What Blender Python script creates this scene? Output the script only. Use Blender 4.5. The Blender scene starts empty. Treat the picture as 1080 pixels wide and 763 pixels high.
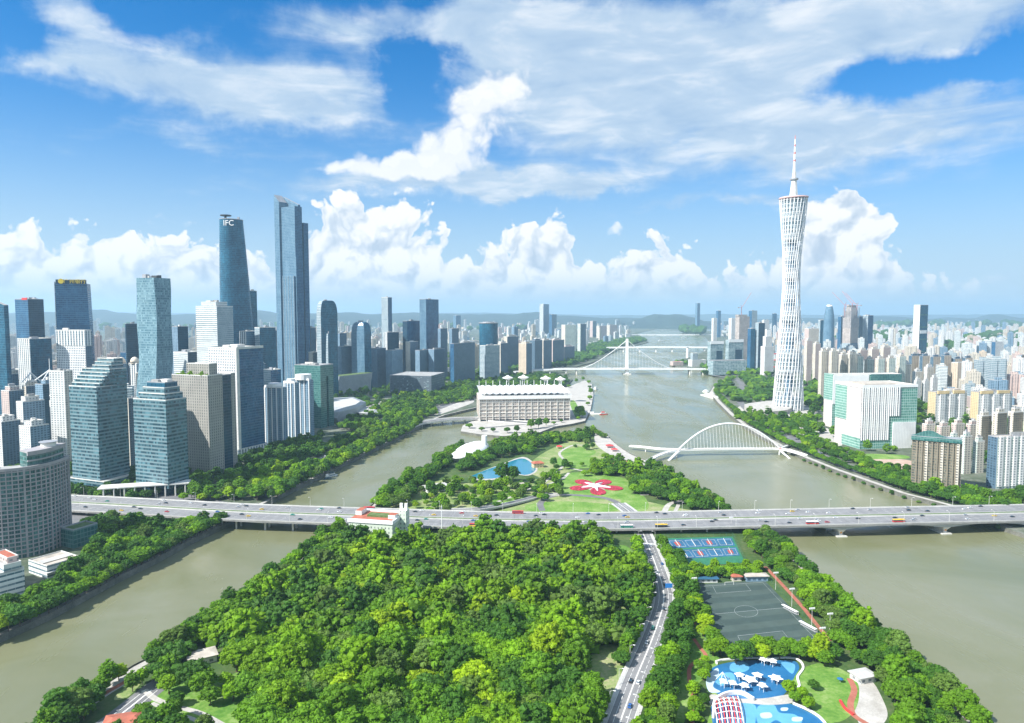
import bpy, bmesh, math, random
import numpy as np
from mathutils import Vector, Matrix, noise as mnoise
random.seed(7); RNG = np.random.default_rng(7)
SC = bpy.context.scene; COL = SC.collection
R = math.radians
# node helpers (used by the sky first)
def N(nt, t, **kw):
    n = nt.nodes.new(t)
    for k, v in kw.items():
        if k.startswith('i_'): n.inputs[int(k[2:])].default_value = v
        else: setattr(n, k, v)
    return n
def math_(nt, op, a, b=None, c=None, clamp=False):
    n = nt.nodes.new('ShaderNodeMath'); n.operation = op; n.use_clamp = clamp
    for i, v in enumerate((a, b, c)):
        if v is None: continue
        if isinstance(v, (int, float)): n.inputs[i].default_value = v
        else: nt.links.new(v, n.inputs[i])
    return n.outputs[0]
def mixc(nt, fac, a, b, mode='MIX'):
    n = nt.nodes.new('ShaderNodeMix'); n.data_type = 'RGBA'; n.blend_type = mode
    for i, v in ((0, fac), (6, a), (7, b)):
        if isinstance(v, (int, float)): n.inputs[i].default_value = v
        elif isinstance(v, (tuple, list)): n.inputs[i].default_value = (*v[:3], 1)
        else: nt.links.new(v, n.inputs[i])
    return n.outputs[2]
def ramp(nt, fac, stops, interp='LINEAR'):
    n = nt.nodes.new('ShaderNodeValToRGB'); n.color_ramp.interpolation = interp
    e = n.color_ramp.elements
    while len(e) < len(stops): e.new(0.5)
    for i, (p, c) in enumerate(stops):
        e[i].position = p; e[i].color = (*c, 1) if isinstance(c, tuple) else (c, c, c, 1)
    if fac is not None: nt.links.new(fac, n.inputs[0])
    return n.outputs[0]
def noise_(nt, vec, scale, detail=4, rough=0.55, dist=0.0):
    n = nt.nodes.new('ShaderNodeTexNoise'); n.inputs['Scale'].default_value = scale
    n.inputs['Detail'].default_value = detail; n.inputs['Roughness'].default_value = rough; n.inputs['Distortion'].default_value = dist
    if vec is not None: nt.links.new(vec, n.inputs['Vector'])
    return n.outputs[0]
# ------------------------------------------------------------------ camera
F, CX, CY, H = 740.0, 540.0, 381.5, 212.0        # focal length in photo pixels, centre, eye height in metres
P = math.atan((CY - 331.0) / F); CP, SP = math.cos(P), math.sin(P)
cam = bpy.data.cameras.new('camera'); camo = bpy.data.objects.new('camera', cam); COL.objects.link(camo)
camo.location = (0, 0, H); camo.rotation_euler = (R(90) - P, 0, 0)
cam.sensor_width = 36; cam.lens = F / 1080 * 36; cam.clip_start = 1; cam.clip_end = 120000
SC.camera = camo
# ------------------------------------------------------------------ light and exposure
SUN_EL, SUN_AZ = R(43), R(241)          # azimuth measured clockwise from +Y (the view direction)
SC.view_settings.view_transform = 'Standard'; SC.view_settings.look = 'None'
SC.view_settings.gamma = 1; SC.view_settings.use_curve_mapping = False
SC.view_settings.exposure = 0.88
SC.cycles.use_denoising = True
SC.cycles.max_bounces = 6; SC.cycles.diffuse_bounces = 3; SC.cycles.glossy_bounces = 3
SC.cycles.transmission_bounces = 3; SC.cycles.volume_bounces = 1; SC.cycles.transparent_max_bounces = 6
SUN_DIR = Vector((math.sin(SUN_AZ) * math.cos(SUN_EL), math.cos(SUN_AZ) * math.cos(SUN_EL), math.sin(SUN_EL)))
sl = bpy.data.lights.new('sun', 'SUN'); sl.energy = 4.9; sl.angle = R(0.5); sl.color = (1, 0.965, 0.91)
so = bpy.data.objects.new('sun', sl); COL.objects.link(so); so.location = (-300, -200, 900)
so.rotation_euler = (-SUN_DIR).to_track_quat('-Z', 'Y').to_euler()
# ------------------------------------------------------------------ sky: Nishita plus procedural clouds fixed in compass direction and elevation
def AE(px, py):
    a = (px - CX) / F; t = (CY - py) / F
    dy = CP + t * SP; dz = -SP + t * CP
    return math.atan2(a, dy), math.atan2(dz, math.hypot(a, dy))
def build_world():
    w = bpy.data.worlds.new('World'); SC.world = w; w.use_nodes = True
    nt = w.node_tree; bg = nt.nodes['Background']; L = nt.links.new
    M = lambda op, a, b=None, c=None, clamp=False: math_(nt, op, a, b, c, clamp)
    def sstep(x, a, b):
        n = N(nt, 'ShaderNodeMapRange'); n.interpolation_type = 'SMOOTHSTEP'; n.clamp = True
        L(x, n.inputs[0]); n.inputs[1].default_value = a; n.inputs[2].default_value = b; return n.outputs[0]
    def vadd(a, b, sc=None):
        n = N(nt, 'ShaderNodeVectorMath', operation='ADD' if sc is None else 'MULTIPLY_ADD')
        if sc is None: L(a, n.inputs[0]); L(b, n.inputs[1])
        else: L(b, n.inputs[0]); n.inputs[1].default_value = (sc,) * 3; L(a, n.inputs[2])
        return n.outputs[0]
    sky = N(nt, 'ShaderNodeTexSky'); sky.sky_type = 'NISHITA'; sky.sun_disc = False
    sky.sun_elevation = SUN_EL; sky.sun_rotation = SUN_AZ; sky.air_density = 1.0; sky.dust_density = 0.6; sky.ozone_density = 2.0; sky.altitude = 50
    tc = N(nt, 'ShaderNodeTexCoord'); sp = N(nt, 'ShaderNodeSeparateXYZ'); L(tc.outputs['Generated'], sp.inputs[0])
    x, y, z = sp.outputs
    az = M('ARCTAN2', x, y); el = M('ARCSINE', z)
    q = N(nt, 'ShaderNodeCombineXYZ'); L(az, q.inputs[0]); L(el, q.inputs[1]); q = q.outputs[0]
    def ells(lst, qa=az, qe=el):
        tot = None
        for px, py, rx, ry, wt in lst:
            a0, e0 = AE(px, py)
            dx = M('MULTIPLY', M('SUBTRACT', qa, a0), F / rx); dy = M('MULTIPLY', M('SUBTRACT', qe, e0), F / ry)
            g = M('EXPONENT', M('MULTIPLY', M('MULTIPLY_ADD', dx, dx, M('MULTIPLY', dy, dy)), -1.0))
            tot = M('MULTIPLY', g, wt) if tot is None else M('MULTIPLY_ADD', g, wt, tot)
        return tot
    # --- low-frequency warp of the direction
    wn = N(nt, 'ShaderNodeTexNoise'); wn.inputs['Scale'].default_value = 9; wn.inputs['Detail'].default_value = 3; L(q, wn.inputs['Vector'])
    cen = N(nt, 'ShaderNodeVectorMath', operation='SUBTRACT'); L(wn.outputs['Color'], cen.inputs[0]); cen.inputs[1].default_value = (0.5, 0.5, 0.5)
    q1 = vadd(q, cen.outputs[0], 0.075)
    wn2 = N(nt, 'ShaderNodeTexNoise'); wn2.inputs['Scale'].default_value = 60; wn2.inputs['Detail'].default_value = 4; L(q, wn2.inputs['Vector'])
    cen2 = N(nt, 'ShaderNodeVectorMath', operation='SUBTRACT'); L(wn2.outputs['Color'], cen2.inputs[0]); cen2.inputs[1].default_value = (0.5, 0.5, 0.5)
    q2 = vadd(q1, cen2.outputs[0], 0.012)
    s2 = N(nt, 'ShaderNodeSeparateXYZ'); L(q2, s2.inputs[0]); az2, el2 = s2.outputs[0], s2.outputs[1]
    # --- cumulus
    def puff(vec, sc):
        v = N(nt, 'ShaderNodeTexVoronoi'); v.feature = 'F1'; v.inputs['Scale'].default_value = sc
        v.voronoi_dimensions = '2D'; L(vec, v.inputs['Vector']); return v.outputs['Distance']
    def cells(vec):
        b1, b2, b3 = puff(vec, 22), puff(vec, 52), puff(vec, 120)
        s = M('MULTIPLY_ADD', M('SUBTRACT', 0.42, b2), 0.45, M('SUBTRACT', 0.42, b1))
        return M('MULTIPLY_ADD', M('SUBTRACT', 0.42, b3), 0.2, s)
    c0 = cells(q2)
    up = N(nt, 'ShaderNodeCombineXYZ'); up.inputs[0].default_value = -0.008; up.inputs[1].default_value = 0.013
    c1 = cells(vadd(q2, up.outputs[0]))
    prof = [(-60,238),(0,236),(25,232),(60,252),(90,232),(118,228),(138,240),(158,252),(185,246),(222,246),(245,262),(275,266),(312,262),(335,224),(360,214),(395,212),(425,222),(450,236),(478,262),(505,270),(530,252),(560,228),(582,228),(602,244),(618,256),(645,276),(668,266),(690,246),(718,256),(745,278),(800,276),(822,256),(852,238),(868,208),(912,206),(930,285),(1000,318),(1140,322)]
    prof = prof[:31] + [prof[-1]]
    n = N(nt, 'ShaderNodeValToRGB'); e = n.color_ramp.elements
    def put(pr):
        while len(e) < len(pr): e.new(0.5)
        for i, (px, py) in enumerate(pr):
            a0, e0 = AE(px, py); e[i].position = (a0 + 0.8) / 1.6; v = e0 * 3; e[i].color = (v, v, v, 1)
    put(prof)
    L(M('MULTIPLY_ADD', az2, 1 / 1.6, 0.5), n.inputs[0])
    h = M('DIVIDE', n.outputs[0], 3.0)
    extra = ells([(893, 226, 34, 36, 0.10), (862, 250, 40, 40, 0.05), (905, 268, 30, 40, 0.06)], az2, el2)
    rag = M('MULTIPLY', M('SUBTRACT', noise_(nt, q, 70, 5, 0.6), 0.5), 0.022)
    D = M('ADD', M('MULTIPLY_ADD', c0, 0.055, M('SUBTRACT', h, el2)), M('ADD', M('SUBTRACT', extra, 0.004), rag))
    a_cum = M('MULTIPLY', sstep(D, -0.001, 0.009), sstep(el, 0.0, 0.062))
    # towering cloud in the middle of the sky
    T = ells([(395, 182, 60, 14, 1.0), (450, 176, 60, 18, 1.0), (470, 150, 50, 24, 0.9), (505, 112, 40, 26, 0.9), (520, 84, 32, 22, 0.9), (560, 92, 40, 40, 0.6), (170, 226, 20, 12, 0.75), (205, 230, 14, 6, .6), (648, 246, 9, 9, 0.8)], az2, el2)
    D2 = M('ADD', M('MULTIPLY', M('SUBTRACT', T, 0.62), 0.06), M('MULTIPLY_ADD', c0, 0.042, rag))
    a_tow = M('MULTIPLY', sstep(D2, -0.004, 0.034), 0.9)
    lit = M('MULTIPLY_ADD', M('SUBTRACT', c0, c1), 1.5, 0.80)
    lit = M('MULTIPLY_ADD', c0, 0.22, lit)
    soft = noise_(nt, q1, 26, 5, 0.6)
    lit = M('ADD', lit, M('MULTIPLY', M('SUBTRACT', soft, 0.5), 0.5), clamp=True)
    lit = M('MAXIMUM', lit, M('MULTIPLY', sstep(D, 0.03, 0.0), 0.9))
    lowshade = sstep(el, 0.01, 0.085)
    lit = M('MULTIPLY', lit, M('MULTIPLY_ADD', lowshade, 0.32, 0.68))
    cumcol = ramp(nt, lit, [(0.0, (3.0, 3.6, 4.4)), (0.4, (3.9, 4.4, 5.0)), (0.75, (5.1, 5.3, 5.5)), (1.0, (5.9, 5.9, 5.85))])
    # --- high sheets: noise on a flat layer, with cover set by direction
    k = M('DIVIDE', 1.0, M('ADD', M('MAXIMUM', z, 0.0), 0.12))
    pl = N(nt, 'ShaderNodeCombineXYZ'); L(M('MULTIPLY', x, k), pl.inputs[0]); L(M('MULTIPLY', y, k), pl.inputs[1])
    f1 = noise_(nt, pl.outputs[0], 1.5, 9, 0.6, 0.7); f2 = noise_(nt, pl.outputs[0], 4.5, 6, 0.55, 0.5)
    stt = N(nt, 'ShaderNodeMapping'); stt.inputs['Scale'].default_value = (5, 22, 1); stt.inputs['Rotation'].default_value = (0, 0, R(12)); L(q, stt.inputs[0])
    f3 = noise_(nt, stt.outputs[0], 1.0, 6, 0.6, 0.8)
    wn3 = N(nt, 'ShaderNodeTexNoise'); wn3.inputs['Scale'].default_value = 5; wn3.inputs['Detail'].default_value = 6; wn3.inputs['Roughness'].default_value = 0.62; L(q, wn3.inputs['Vector'])
    cen3 = N(nt, 'ShaderNodeVectorMath', operation='SUBTRACT'); L(wn3.outputs['Color'], cen3.inputs[0]); cen3.inputs[1].default_value = (0.5, 0.5, 0.5)
    sc3 = N(nt, 'ShaderNodeVectorMath', operation='MULTIPLY'); L(cen3.outputs[0], sc3.inputs[0]); sc3.inputs[1].default_value = (0.34, 0.13, 0)
    s1 = N(nt, 'ShaderNodeSeparateXYZ'); L(vadd(q, sc3.outputs[0]), s1.inputs[0]); A1, E1 = s1.outputs[0], s1.outputs[1]
    S = ells([(800, 40, 260, 62, 1.0), (960, 140, 210, 34, 0.95), (640, 120, 150, 55, 0.8), (560, 40, 110, 40, 0.55), (960, 15, 160, 35, .7), (800, 130, 120, 40, 0.5), (950, 84, 85, 15, -0.9), (1060, 62, 50, 30, -0.8),
              (180, 92, 110, 20, 0.72), (300, 92, 100, 36, 0.78), (365, 28, 90, 20, 0.72), (80, 14, 50, 22, 0.5), (108, 46, 34, 26, 0.5), (310, 130, 150, 15, 0.5), (230, 156, 130, 9, 0.46), (70, 76, 40, 8, 0.4), (190, 30, 60, 16, -0.35), (30, 50, 30, 30, -0.3), (418, 84, 34, 40, -0.7), (450, 50, 50, 12, -0.4), (330, 70, 25, 14, -0.25),
              (505, 24, 70, 22, 0.7), (480, 197, 165, 13, 1.25), (590, 200, 80, 9, .6), (780, 214, 75, 6, 0.6), (215, 205, 60, 22, 0.32), (55, 152, 30, 14, 0.25), (1040, 290, 40, 6, 0.55), (960, 306, 50, 5, .4)], A1, E1)
    beyond = M('MULTIPLY', M('MAXIMUM', sstep(M('ABSOLUTE', az), 0.75, 1.3), sstep(el, 0.55, 0.95)), 0.9)  # extra cloud overhead and outside the view, added to raise the ambient light
    S = M('ADD', S, beyond)
    ds = M('MULTIPLY_ADD', f1, 1.0, M('MULTIPLY_ADD', f2, 0.5, M('MULTIPLY', f3, 0.8)))
    a_s = M('MULTIPLY', sstep(M('ADD', M('MULTIPLY', S, 0.95), M('SUBTRACT', ds, 1.19)), 0.12, 1.0), 0.93)
    sb = M('ADD', M('MULTIPLY', f2, 0.65), M('MULTIPLY', f3, 0.55))
    scol = ramp(nt, sb, [(0.42, (2.35, 3.25, 4.4)), (0.60, (3.1, 3.9, 4.8)), (0.78, (5.0, 5.3, 5.6))])
    # --- blue of the air: tint, and a pale horizon
    sk = mixc(nt, 1.0, sky.outputs[0], (SKY_T[0], SKY_T[1], SKY_T[2]), 'MULTIPLY')
    e1 = M('DIVIDE', M('MAXIMUM', el, 0.0), 0.18); hz = M('MULTIPLY', M('EXPONENT', M('MULTIPLY', M('MULTIPLY', e1, e1), -1.0)), 0.97)
    sk = mixc(nt, hz, sk, HZ)
    out = mixc(nt, a_s, sk, scol)
    out = mixc(nt, a_tow, out, cumcol)
    out = mixc(nt, a_cum, out, cumcol)
    L(out, bg.inputs[0]); bg.inputs[1].default_value = 0.1
    w.cycles.sampling_method = 'MANUAL'; w.cycles.sample_map_resolution = 256
SKY_T = (0.0, 0.50, 0.90); HZ = (3.25, 4.05, 4.75)
build_world()
# ------------------------------------------------------------------ helpers
def G(px, py, z=4.0):
    """ground point seen at a photo pixel on the plane of height z"""
    a = (px - CX) / F; t = (CY - py) / F
    dy = CP + t * SP; dz = -SP + t * CP
    k = (z - H) / dz
    return Vector((a * k, dy * k, z))
def Zat(py, Y):
    t = (CY - py) / F
    return H + Y * (t * CP - SP) / (CP + t * SP)
def Xat(px, Y, z=60.0):
    return (px - CX) / F * (Y * CP - (z - H) * SP)
def Yat(py, z=4.0): return G(CX, py, z).y
def pix(p):
    zc = p[1] * CP - (p[2] - H) * SP; yc = p[1] * SP + (p[2] - H) * CP
    return (CX + F * p[0] / zc, CY - F * yc / zc)

def empty(name, loc, label=None, cat=None, group=None, rz=0.0):
    o = bpy.data.objects.new(name, None); COL.objects.link(o)
    o.location = loc; o.rotation_euler = (0, 0, rz); o.empty_display_size = 1
    return tag(o, label, cat, group)
def tag(o, label=None, cat=None, group=None, kind=None):
    if label: o['label'] = label
    if cat: o['category'] = cat
    if group: o['group'] = group
    if kind: o['kind'] = kind
    return o

class MB:
    """collects faces with material index and metre UVs; build() makes ONE mesh object"""
    def __init__(s): s.v = []; s.f = []; s.m = []; s.uv = []
    def face(s, pts, m=0, uv=None):
        b = len(s.v); s.v += [tuple(p) for p in pts]; n = len(pts)
        s.f.append(tuple(range(b, b + n))); s.m.append(m)
        s.uv += [tuple(q) for q in uv] if uv else [(p[0], p[1]) for p in pts]
    def wall(s, a, b, z0, z1, m=0, u0=0.0):
        L = math.hypot(b[0] - a[0], b[1] - a[1])
        s.face([(a[0], a[1], z0), (b[0], b[1], z0), (b[0], b[1], z1), (a[0], a[1], z1)], m,
               [(u0, z0), (u0 + L, z0), (u0 + L, z1), (u0, z1)])
        return u0 + L
    def prism(s, poly, z0, z1, m=0, mt=None, bottom=False, top=True):
        if area2(poly) < 0: poly = poly[::-1]
        u = 0.0; n = len(poly)
        for i in range(n): u = s.wall(poly[i], poly[(i + 1) % n], z0, z1, m, u)
        if top: s.face([(p[0], p[1], z1) for p in poly], m if mt is None else mt)
        if bottom: s.face([(p[0], p[1], z0) for p in poly[::-1]], m if mt is None else mt)
    def loft(s, rings, m=0, mt=None, cap=True):
        """rings: list of (list of xyz) of equal length, bottom to top"""
        n = len(rings[0])
        for k in range(len(rings) - 1):
            u = 0.0
            for i in range(n):
                a, b = rings[k][i], rings[k][(i + 1) % n]; c, d = rings[k + 1][(i + 1) % n], rings[k + 1][i]
                L = math.dist(a[:2], b[:2])
                s.face([a, b, c, d], m, [(u, a[2]), (u + L, b[2]), (u + L, c[2]), (u, d[2])]); u += L
        if cap: s.face(rings[-1], m if mt is None else mt)
    def box(s, c, sz, m=0, rz=0.0, mt=None):
        x, y, z = sz[0] / 2, sz[1] / 2, sz[2]; ca, sa = math.cos(rz), math.sin(rz)
        p = [(c[0] + ca * i * x - sa * j * y, c[1] + sa * i * x + ca * j * y) for i, j in ((-1, -1), (1, -1), (1, 1), (-1, 1))]
        s.prism(p, c[2], c[2] + z, m, mt, bottom=True)
    def tube(s, pts, r, m=0, n=6, r1=None, cap=True):
        pts = [Vector(p) for p in pts]; rings = []
        for i, p in enumerate(pts):
            d = (pts[min(i + 1, len(pts) - 1)] - pts[max(i - 1, 0)]).normalized()
            up = Vector((0, 0, 1)) if abs(d.z) < 0.95 else Vector((1, 0, 0))
            a = d.cross(up).normalized(); b = a.cross(d).normalized()
            rr = r if r1 is None else r + (r1 - r) * i / max(1, len(pts) - 1)
            rings.append([tuple(p + a * math.cos(t) * rr + b * math.sin(t) * rr) for t in [2 * math.pi * k / n for k in range(n)]])
        for k in range(len(rings) - 1):
            for i in range(n):
                s.face([rings[k][i], rings[k + 1][i], rings[k + 1][(i + 1) % n], rings[k][(i + 1) % n]], m)
        if cap: s.face(rings[0], m); s.face(rings[-1][::-1], m)
    def ribbon(s, pts, w0, w1, dz=0.0, m=0, vert=False):
        """strip along pts between signed offsets w0..w1 (left positive)"""
        L, Rr = offset(pts, w0), offset(pts, w1); u = 0
        for i in range(len(pts) - 1):
            d = (Vector(pts[i + 1]) - Vector(pts[i])).length
            q = [Rr[i], Rr[i + 1], L[i + 1], L[i]]
            if w0 < w1: q = q[::-1]
            s.face([(a[0], a[1], a[2] + dz) for a in q], m, [(u, w1), (u + d, w1), (u + d, w0), (u, w0)]); u += d
    def beam(s, pts, w0, w1, z0, z1, m=0):
        """solid strip along pts between offsets w0,w1 and heights z0,z1 relative to pts"""
        A, B = offset(pts, max(w0, w1)), offset(pts, min(w0, w1)); u = 0
        f = lambda p, z: (p[0], p[1], p[2] + z)
        for i in range(len(pts) - 1):
            d = (Vector(pts[i + 1]) - Vector(pts[i])).length; j = i + 1
            s.face([f(B[i], z1), f(B[j], z1), f(A[j], z1), f(A[i], z1)], m)
            s.face([f(A[i], z0), f(A[j], z0), f(B[j], z0), f(B[i], z0)], m)
            s.face([f(B[i], z0), f(B[j], z0), f(B[j], z1), f(B[i], z1)], m, [(u, z0), (u + d, z0), (u + d, z1), (u, z1)])
            s.face([f(A[j], z0), f(A[i], z0), f(A[i], z1), f(A[j], z1)], m, [(u + d, z0), (u, z0), (u, z1), (u + d, z1)]); u += d
        for e, fl in ((0, False), (len(pts) - 1, True)):
            q = [f(A[e], z0), f(B[e], z0), f(B[e], z1), f(A[e], z1)]
            s.face(q[::-1] if fl else q, m)
    def build(s, name, mats, parent=None, origin=(0, 0, 0), smooth=False):
        me = bpy.data.meshes.new(name)
        o0 = Vector(origin)
        me.from_pydata([(v[0] - o0.x, v[1] - o0.y, v[2] - o0.z) for v in s.v], [], s.f)
        if not isinstance(mats, (list, tuple)): mats = [mats]
        for m in mats: me.materials.append(m)
        me.polygons.foreach_set('material_index', s.m)
        uvl = me.uv_layers.new(name='UVMap'); uvl.data.foreach_set('uv', [c for q in s.uv for c in q])
        if smooth: me.polygons.foreach_set('use_smooth', [True] * len(s.f))
        me.update()
        if smooth:
            bm = bmesh.new(); bm.from_mesh(me); bmesh.ops.remove_doubles(bm, verts=bm.verts, dist=0.002); bm.to_mesh(me); bm.free()
        o = bpy.data.objects.new(name, me); COL.objects.link(o)
        if parent: o.parent = parent
        elif any(origin): o.location = origin
        return o

def area2(p): return sum(p[i][0] * p[(i + 1) % len(p)][1] - p[(i + 1) % len(p)][0] * p[i][1] for i in range(len(p)))
def offset(pts, w):
    out = []
    for i, p in enumerate(pts):
        a = Vector(pts[max(i - 1, 0)]); b = Vector(pts[min(i + 1, len(pts) - 1)])
        d = b - a; d.z = 0; d.normalize()
        out.append(Vector(p) + Vector((-d.y, d.x, 0)) * w)
    return out
def smooth_path(pts, n=6):
    """Catmull-Rom"""
    P_ = [Vector(p) for p in pts]; P_ = [2 * P_[0] - P_[1]] + P_ + [2 * P_[-1] - P_[-2]]; out = []
    for i in range(1, len(P_) - 2):
        for k in range(n):
            t = k / n; a, b, c, d = P_[i - 1:i + 3]
            out.append(0.5 * ((2 * b) + (c - a) * t + (2 * a - 5 * b + 4 * c - d) * t * t + (3 * b - a - 3 * c + d) * t ** 3))
    out.append(P_[-2]); return out
def closed_smooth(pts, n=5):
    P_ = [Vector(p) for p in pts]; N = len(P_); out = []
    for i in range(N):
        a, b, c, d = P_[i - 1], P_[i], P_[(i + 1) % N], P_[(i + 2) % N]
        for k in range(n):
            t = k / n
            out.append(0.5 * ((2 * b) + (c - a) * t + (2 * a - 5 * b + 4 * c - d) * t * t + (3 * b - a - 3 * c + d) * t ** 3))
    return out
def inside(x, y, poly):
    c = False; n = len(poly)
    for i in range(n):
        x1, y1 = poly[i][0], poly[i][1]; x2, y2 = poly[i - 1][0], poly[i - 1][1]
        if (y1 > y) != (y2 > y) and x < (x2 - x1) * (y - y1) / (y2 - y1) + x1: c = not c
    return c
def copy_tree(o, parent=None):
    c = o.copy(); COL.objects.link(c); c.parent = parent
    for ch in o.children: copy_tree(ch, c)
    return c
def link_copy(o, parent=None):
    c = o.copy(); COL.objects.link(c); c.parent = parent; return c

# ------------------------------------------------------------------ materials
def newmat(name):
    m = bpy.data.materials.new(name); m.use_nodes = True
    nt = m.node_tree; return m, nt, nt.nodes['Principled BSDF']
def plain(name, col, rough=0.6, metal=0.0, var=0.18, scale=0.15, spec=0.4):
    """solid colour broken up by large and small noise"""
    m, nt, b = newmat(name)
    geo = N(nt, 'ShaderNodeTexCoord')
    n1 = noise_(nt, geo.outputs['Object'], scale, 5)
    f = ramp(nt, n1, [(0.3, 1 - var), (0.7, 1 + var * 0.6)])
    c = mixc(nt, 1.0, col, f, 'MULTIPLY')
    nt.links.new(c, b.inputs['Base Color'])
    b.inputs['Roughness'].default_value = rough; b.inputs['Metallic'].default_value = metal
    b.inputs['Specular IOR Level'].default_value = spec
    return m

def facade_group():
    g = bpy.data.node_groups.new('facade', 'ShaderNodeTree')
    I = g.interface
    def inp(n, t='NodeSocketFloat', d=0.0):
        s = I.new_socket(n, in_out='INPUT', socket_type=t); s.default_value = d
    inp('Wall', 'NodeSocketColor', (0.5, 0.5, 0.5, 1)); inp('Glass', 'NodeSocketColor', (0.02, 0.05, 0.08, 1)); inp('Glass2', 'NodeSocketColor', (0.1, 0.15, 0.2, 1))
    inp('cw', d=3.0); inp('ch', d=3.3); inp('ww', d=0.7); inp('wh', d=0.6); inp('gr', d=0.15); inp('var', d=0.5); inp('seed', d=0.0); inp('bandw', d=0.0)
    for n, t in (('Color', 'NodeSocketColor'), ('Rough', 'NodeSocketFloat'), ('Mask', 'NodeSocketFloat'), ('Tilt', 'NodeSocketVector')): I.new_socket(n, in_out='OUTPUT', socket_type=t)
    gi = N(g, 'NodeGroupInput'); go = N(g, 'NodeGroupOutput'); o = gi.outputs
    uv = N(g, 'ShaderNodeUVMap'); sep = N(g, 'ShaderNodeSeparateXYZ'); g.links.new(uv.outputs[0], sep.inputs[0])
    cu = math_(g, 'DIVIDE', sep.outputs[0], o['cw']); cv = math_(g, 'DIVIDE', sep.outputs[1], o['ch'])
    fu = math_(g, 'ABSOLUTE', math_(g, 'SUBTRACT', math_(g, 'FRACT', cu), 0.5))
    fv = math_(g, 'ABSOLUTE', math_(g, 'SUBTRACT', math_(g, 'FRACT', cv), 0.5))
    mu = math_(g, 'LESS_THAN', fu, math_(g, 'MULTIPLY', o['ww'], 0.5)); mv = math_(g, 'LESS_THAN', fv, math_(g, 'MULTIPLY', o['wh'], 0.5))
    mask = math_(g, 'MULTIPLY', mu, mv)
    cell = N(g, 'ShaderNodeCombineXYZ'); g.links.new(math_(g, 'FLOOR', cu), cell.inputs[0]); g.links.new(math_(g, 'FLOOR', cv), cell.inputs[1]); g.links.new(o['seed'], cell.inputs[2])
    wn = N(g, 'ShaderNodeTexWhiteNoise'); wn.noise_dimensions = '3D'; g.links.new(cell.outputs[0], wn.inputs[0])
    fl = N(g, 'ShaderNodeTexWhiteNoise'); fl.noise_dimensions = '1D'; g.links.new(math_(g, 'ADD', math_(g, 'FLOOR', math_(g, 'DIVIDE', cv, 1.0)), o['seed']), fl.inputs['W'])
    big = noise_(g, cell.outputs[0], 0.13, 3)  # broad sky reflections painted as patches into the glass colour
    r = math_(g, 'MULTIPLY', math_(g, 'POWER', wn.outputs[0], 2.5), o['var'])
    r = math_(g, 'ADD', r, math_(g, 'MULTIPLY', math_(g, 'SUBTRACT', big, 0.44), 1.7), clamp=True)
    gc = mixc(g, r, o['Glass'], o['Glass2'])
    tc = N(g, 'ShaderNodeTexCoord'); st = noise_(g, tc.outputs['Object'], 0.07, 6, 0.65)
    wc = mixc(g, 1.0, o['Wall'], ramp(g, st, [(0.3, 0.84), (0.7, 1.08)]), 'MULTIPLY')
    fb = math_(g, 'MULTIPLY', math_(g, 'POWER', fl.outputs[0], 5.0), o['bandw'])
    wc2 = mixc(g, fb, wc, mixc(g, 1.0, wc, (0.45, 0.47, 0.5), 'MULTIPLY'))
    g.links.new(mixc(g, mask, wc2, gc), go.inputs['Color'])
    rr = N(g, 'ShaderNodeMix'); g.links.new(mask, rr.inputs[0]); rr.inputs[2].default_value = 0.65; g.links.new(o['gr'], rr.inputs[3]); g.links.new(rr.outputs[0], go.inputs['Rough'])
    g.links.new(mask, go.inputs['Mask'])
    tl = N(g, 'ShaderNodeVectorMath', operation='SUBTRACT'); g.links.new(wn.outputs['Color'], tl.inputs[0]); tl.inputs[1].default_value = (0.5, 0.5, 0.5)
    ts = N(g, 'ShaderNodeVectorMath', operation='SCALE'); g.links.new(tl.outputs[0], ts.inputs[0]); g.links.new(math_(g, 'MULTIPLY', mask, 0.09), ts.inputs['Scale'])
    ge = N(g, 'ShaderNodeNewGeometry'); ta = N(g, 'ShaderNodeVectorMath', operation='ADD'); g.links.new(ge.outputs['Normal'], ta.inputs[0]); g.links.new(ts.outputs[0], ta.inputs[1])
    tn = N(g, 'ShaderNodeVectorMath', operation='NORMALIZE'); g.links.new(ta.outputs[0], tn.inputs[0]); g.links.new(tn.outputs[0], go.inputs['Tilt'])
    return g
FG = facade_group(); FSEED = [0]
def facade(name, wall, glass, glass2=None, cw=3.2, ch=3.4, ww=0.7, wh=0.6, gr=0.15, var=0.6, bandw=0.0, metal=0.0, spec=0.5):
    m, nt, b = newmat(name)
    g = N(nt, 'ShaderNodeGroup'); g.node_tree = FG; FSEED[0] += 1.37
    glass2 = glass2 or tuple(min(1, c * 3 + 0.05) for c in glass)
    for k, v in dict(Wall=(*wall, 1), Glass=(*glass, 1), Glass2=(*glass2, 1), cw=cw, ch=ch, ww=ww, wh=wh, gr=gr, var=var, seed=FSEED[0], bandw=bandw).items(): g.inputs[k].default_value = v
    nt.links.new(g.outputs['Color'], b.inputs['Base Color']); nt.links.new(g.outputs['Rough'], b.inputs['Roughness'])
    bp = N(nt, 'ShaderNodeBump'); bp.invert = True; bp.inputs['Strength'].default_value = 0.35; bp.inputs['Distance'].default_value = 0.3
    nt.links.new(g.outputs['Tilt'], bp.inputs['Normal']); nt.links.new(g.outputs['Mask'], bp.inputs['Height']); nt.links.new(bp.outputs[0], b.inputs['Normal'])
    b.inputs['Metallic'].default_value = metal; b.inputs['Specular IOR Level'].default_value = spec
    return m
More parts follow.
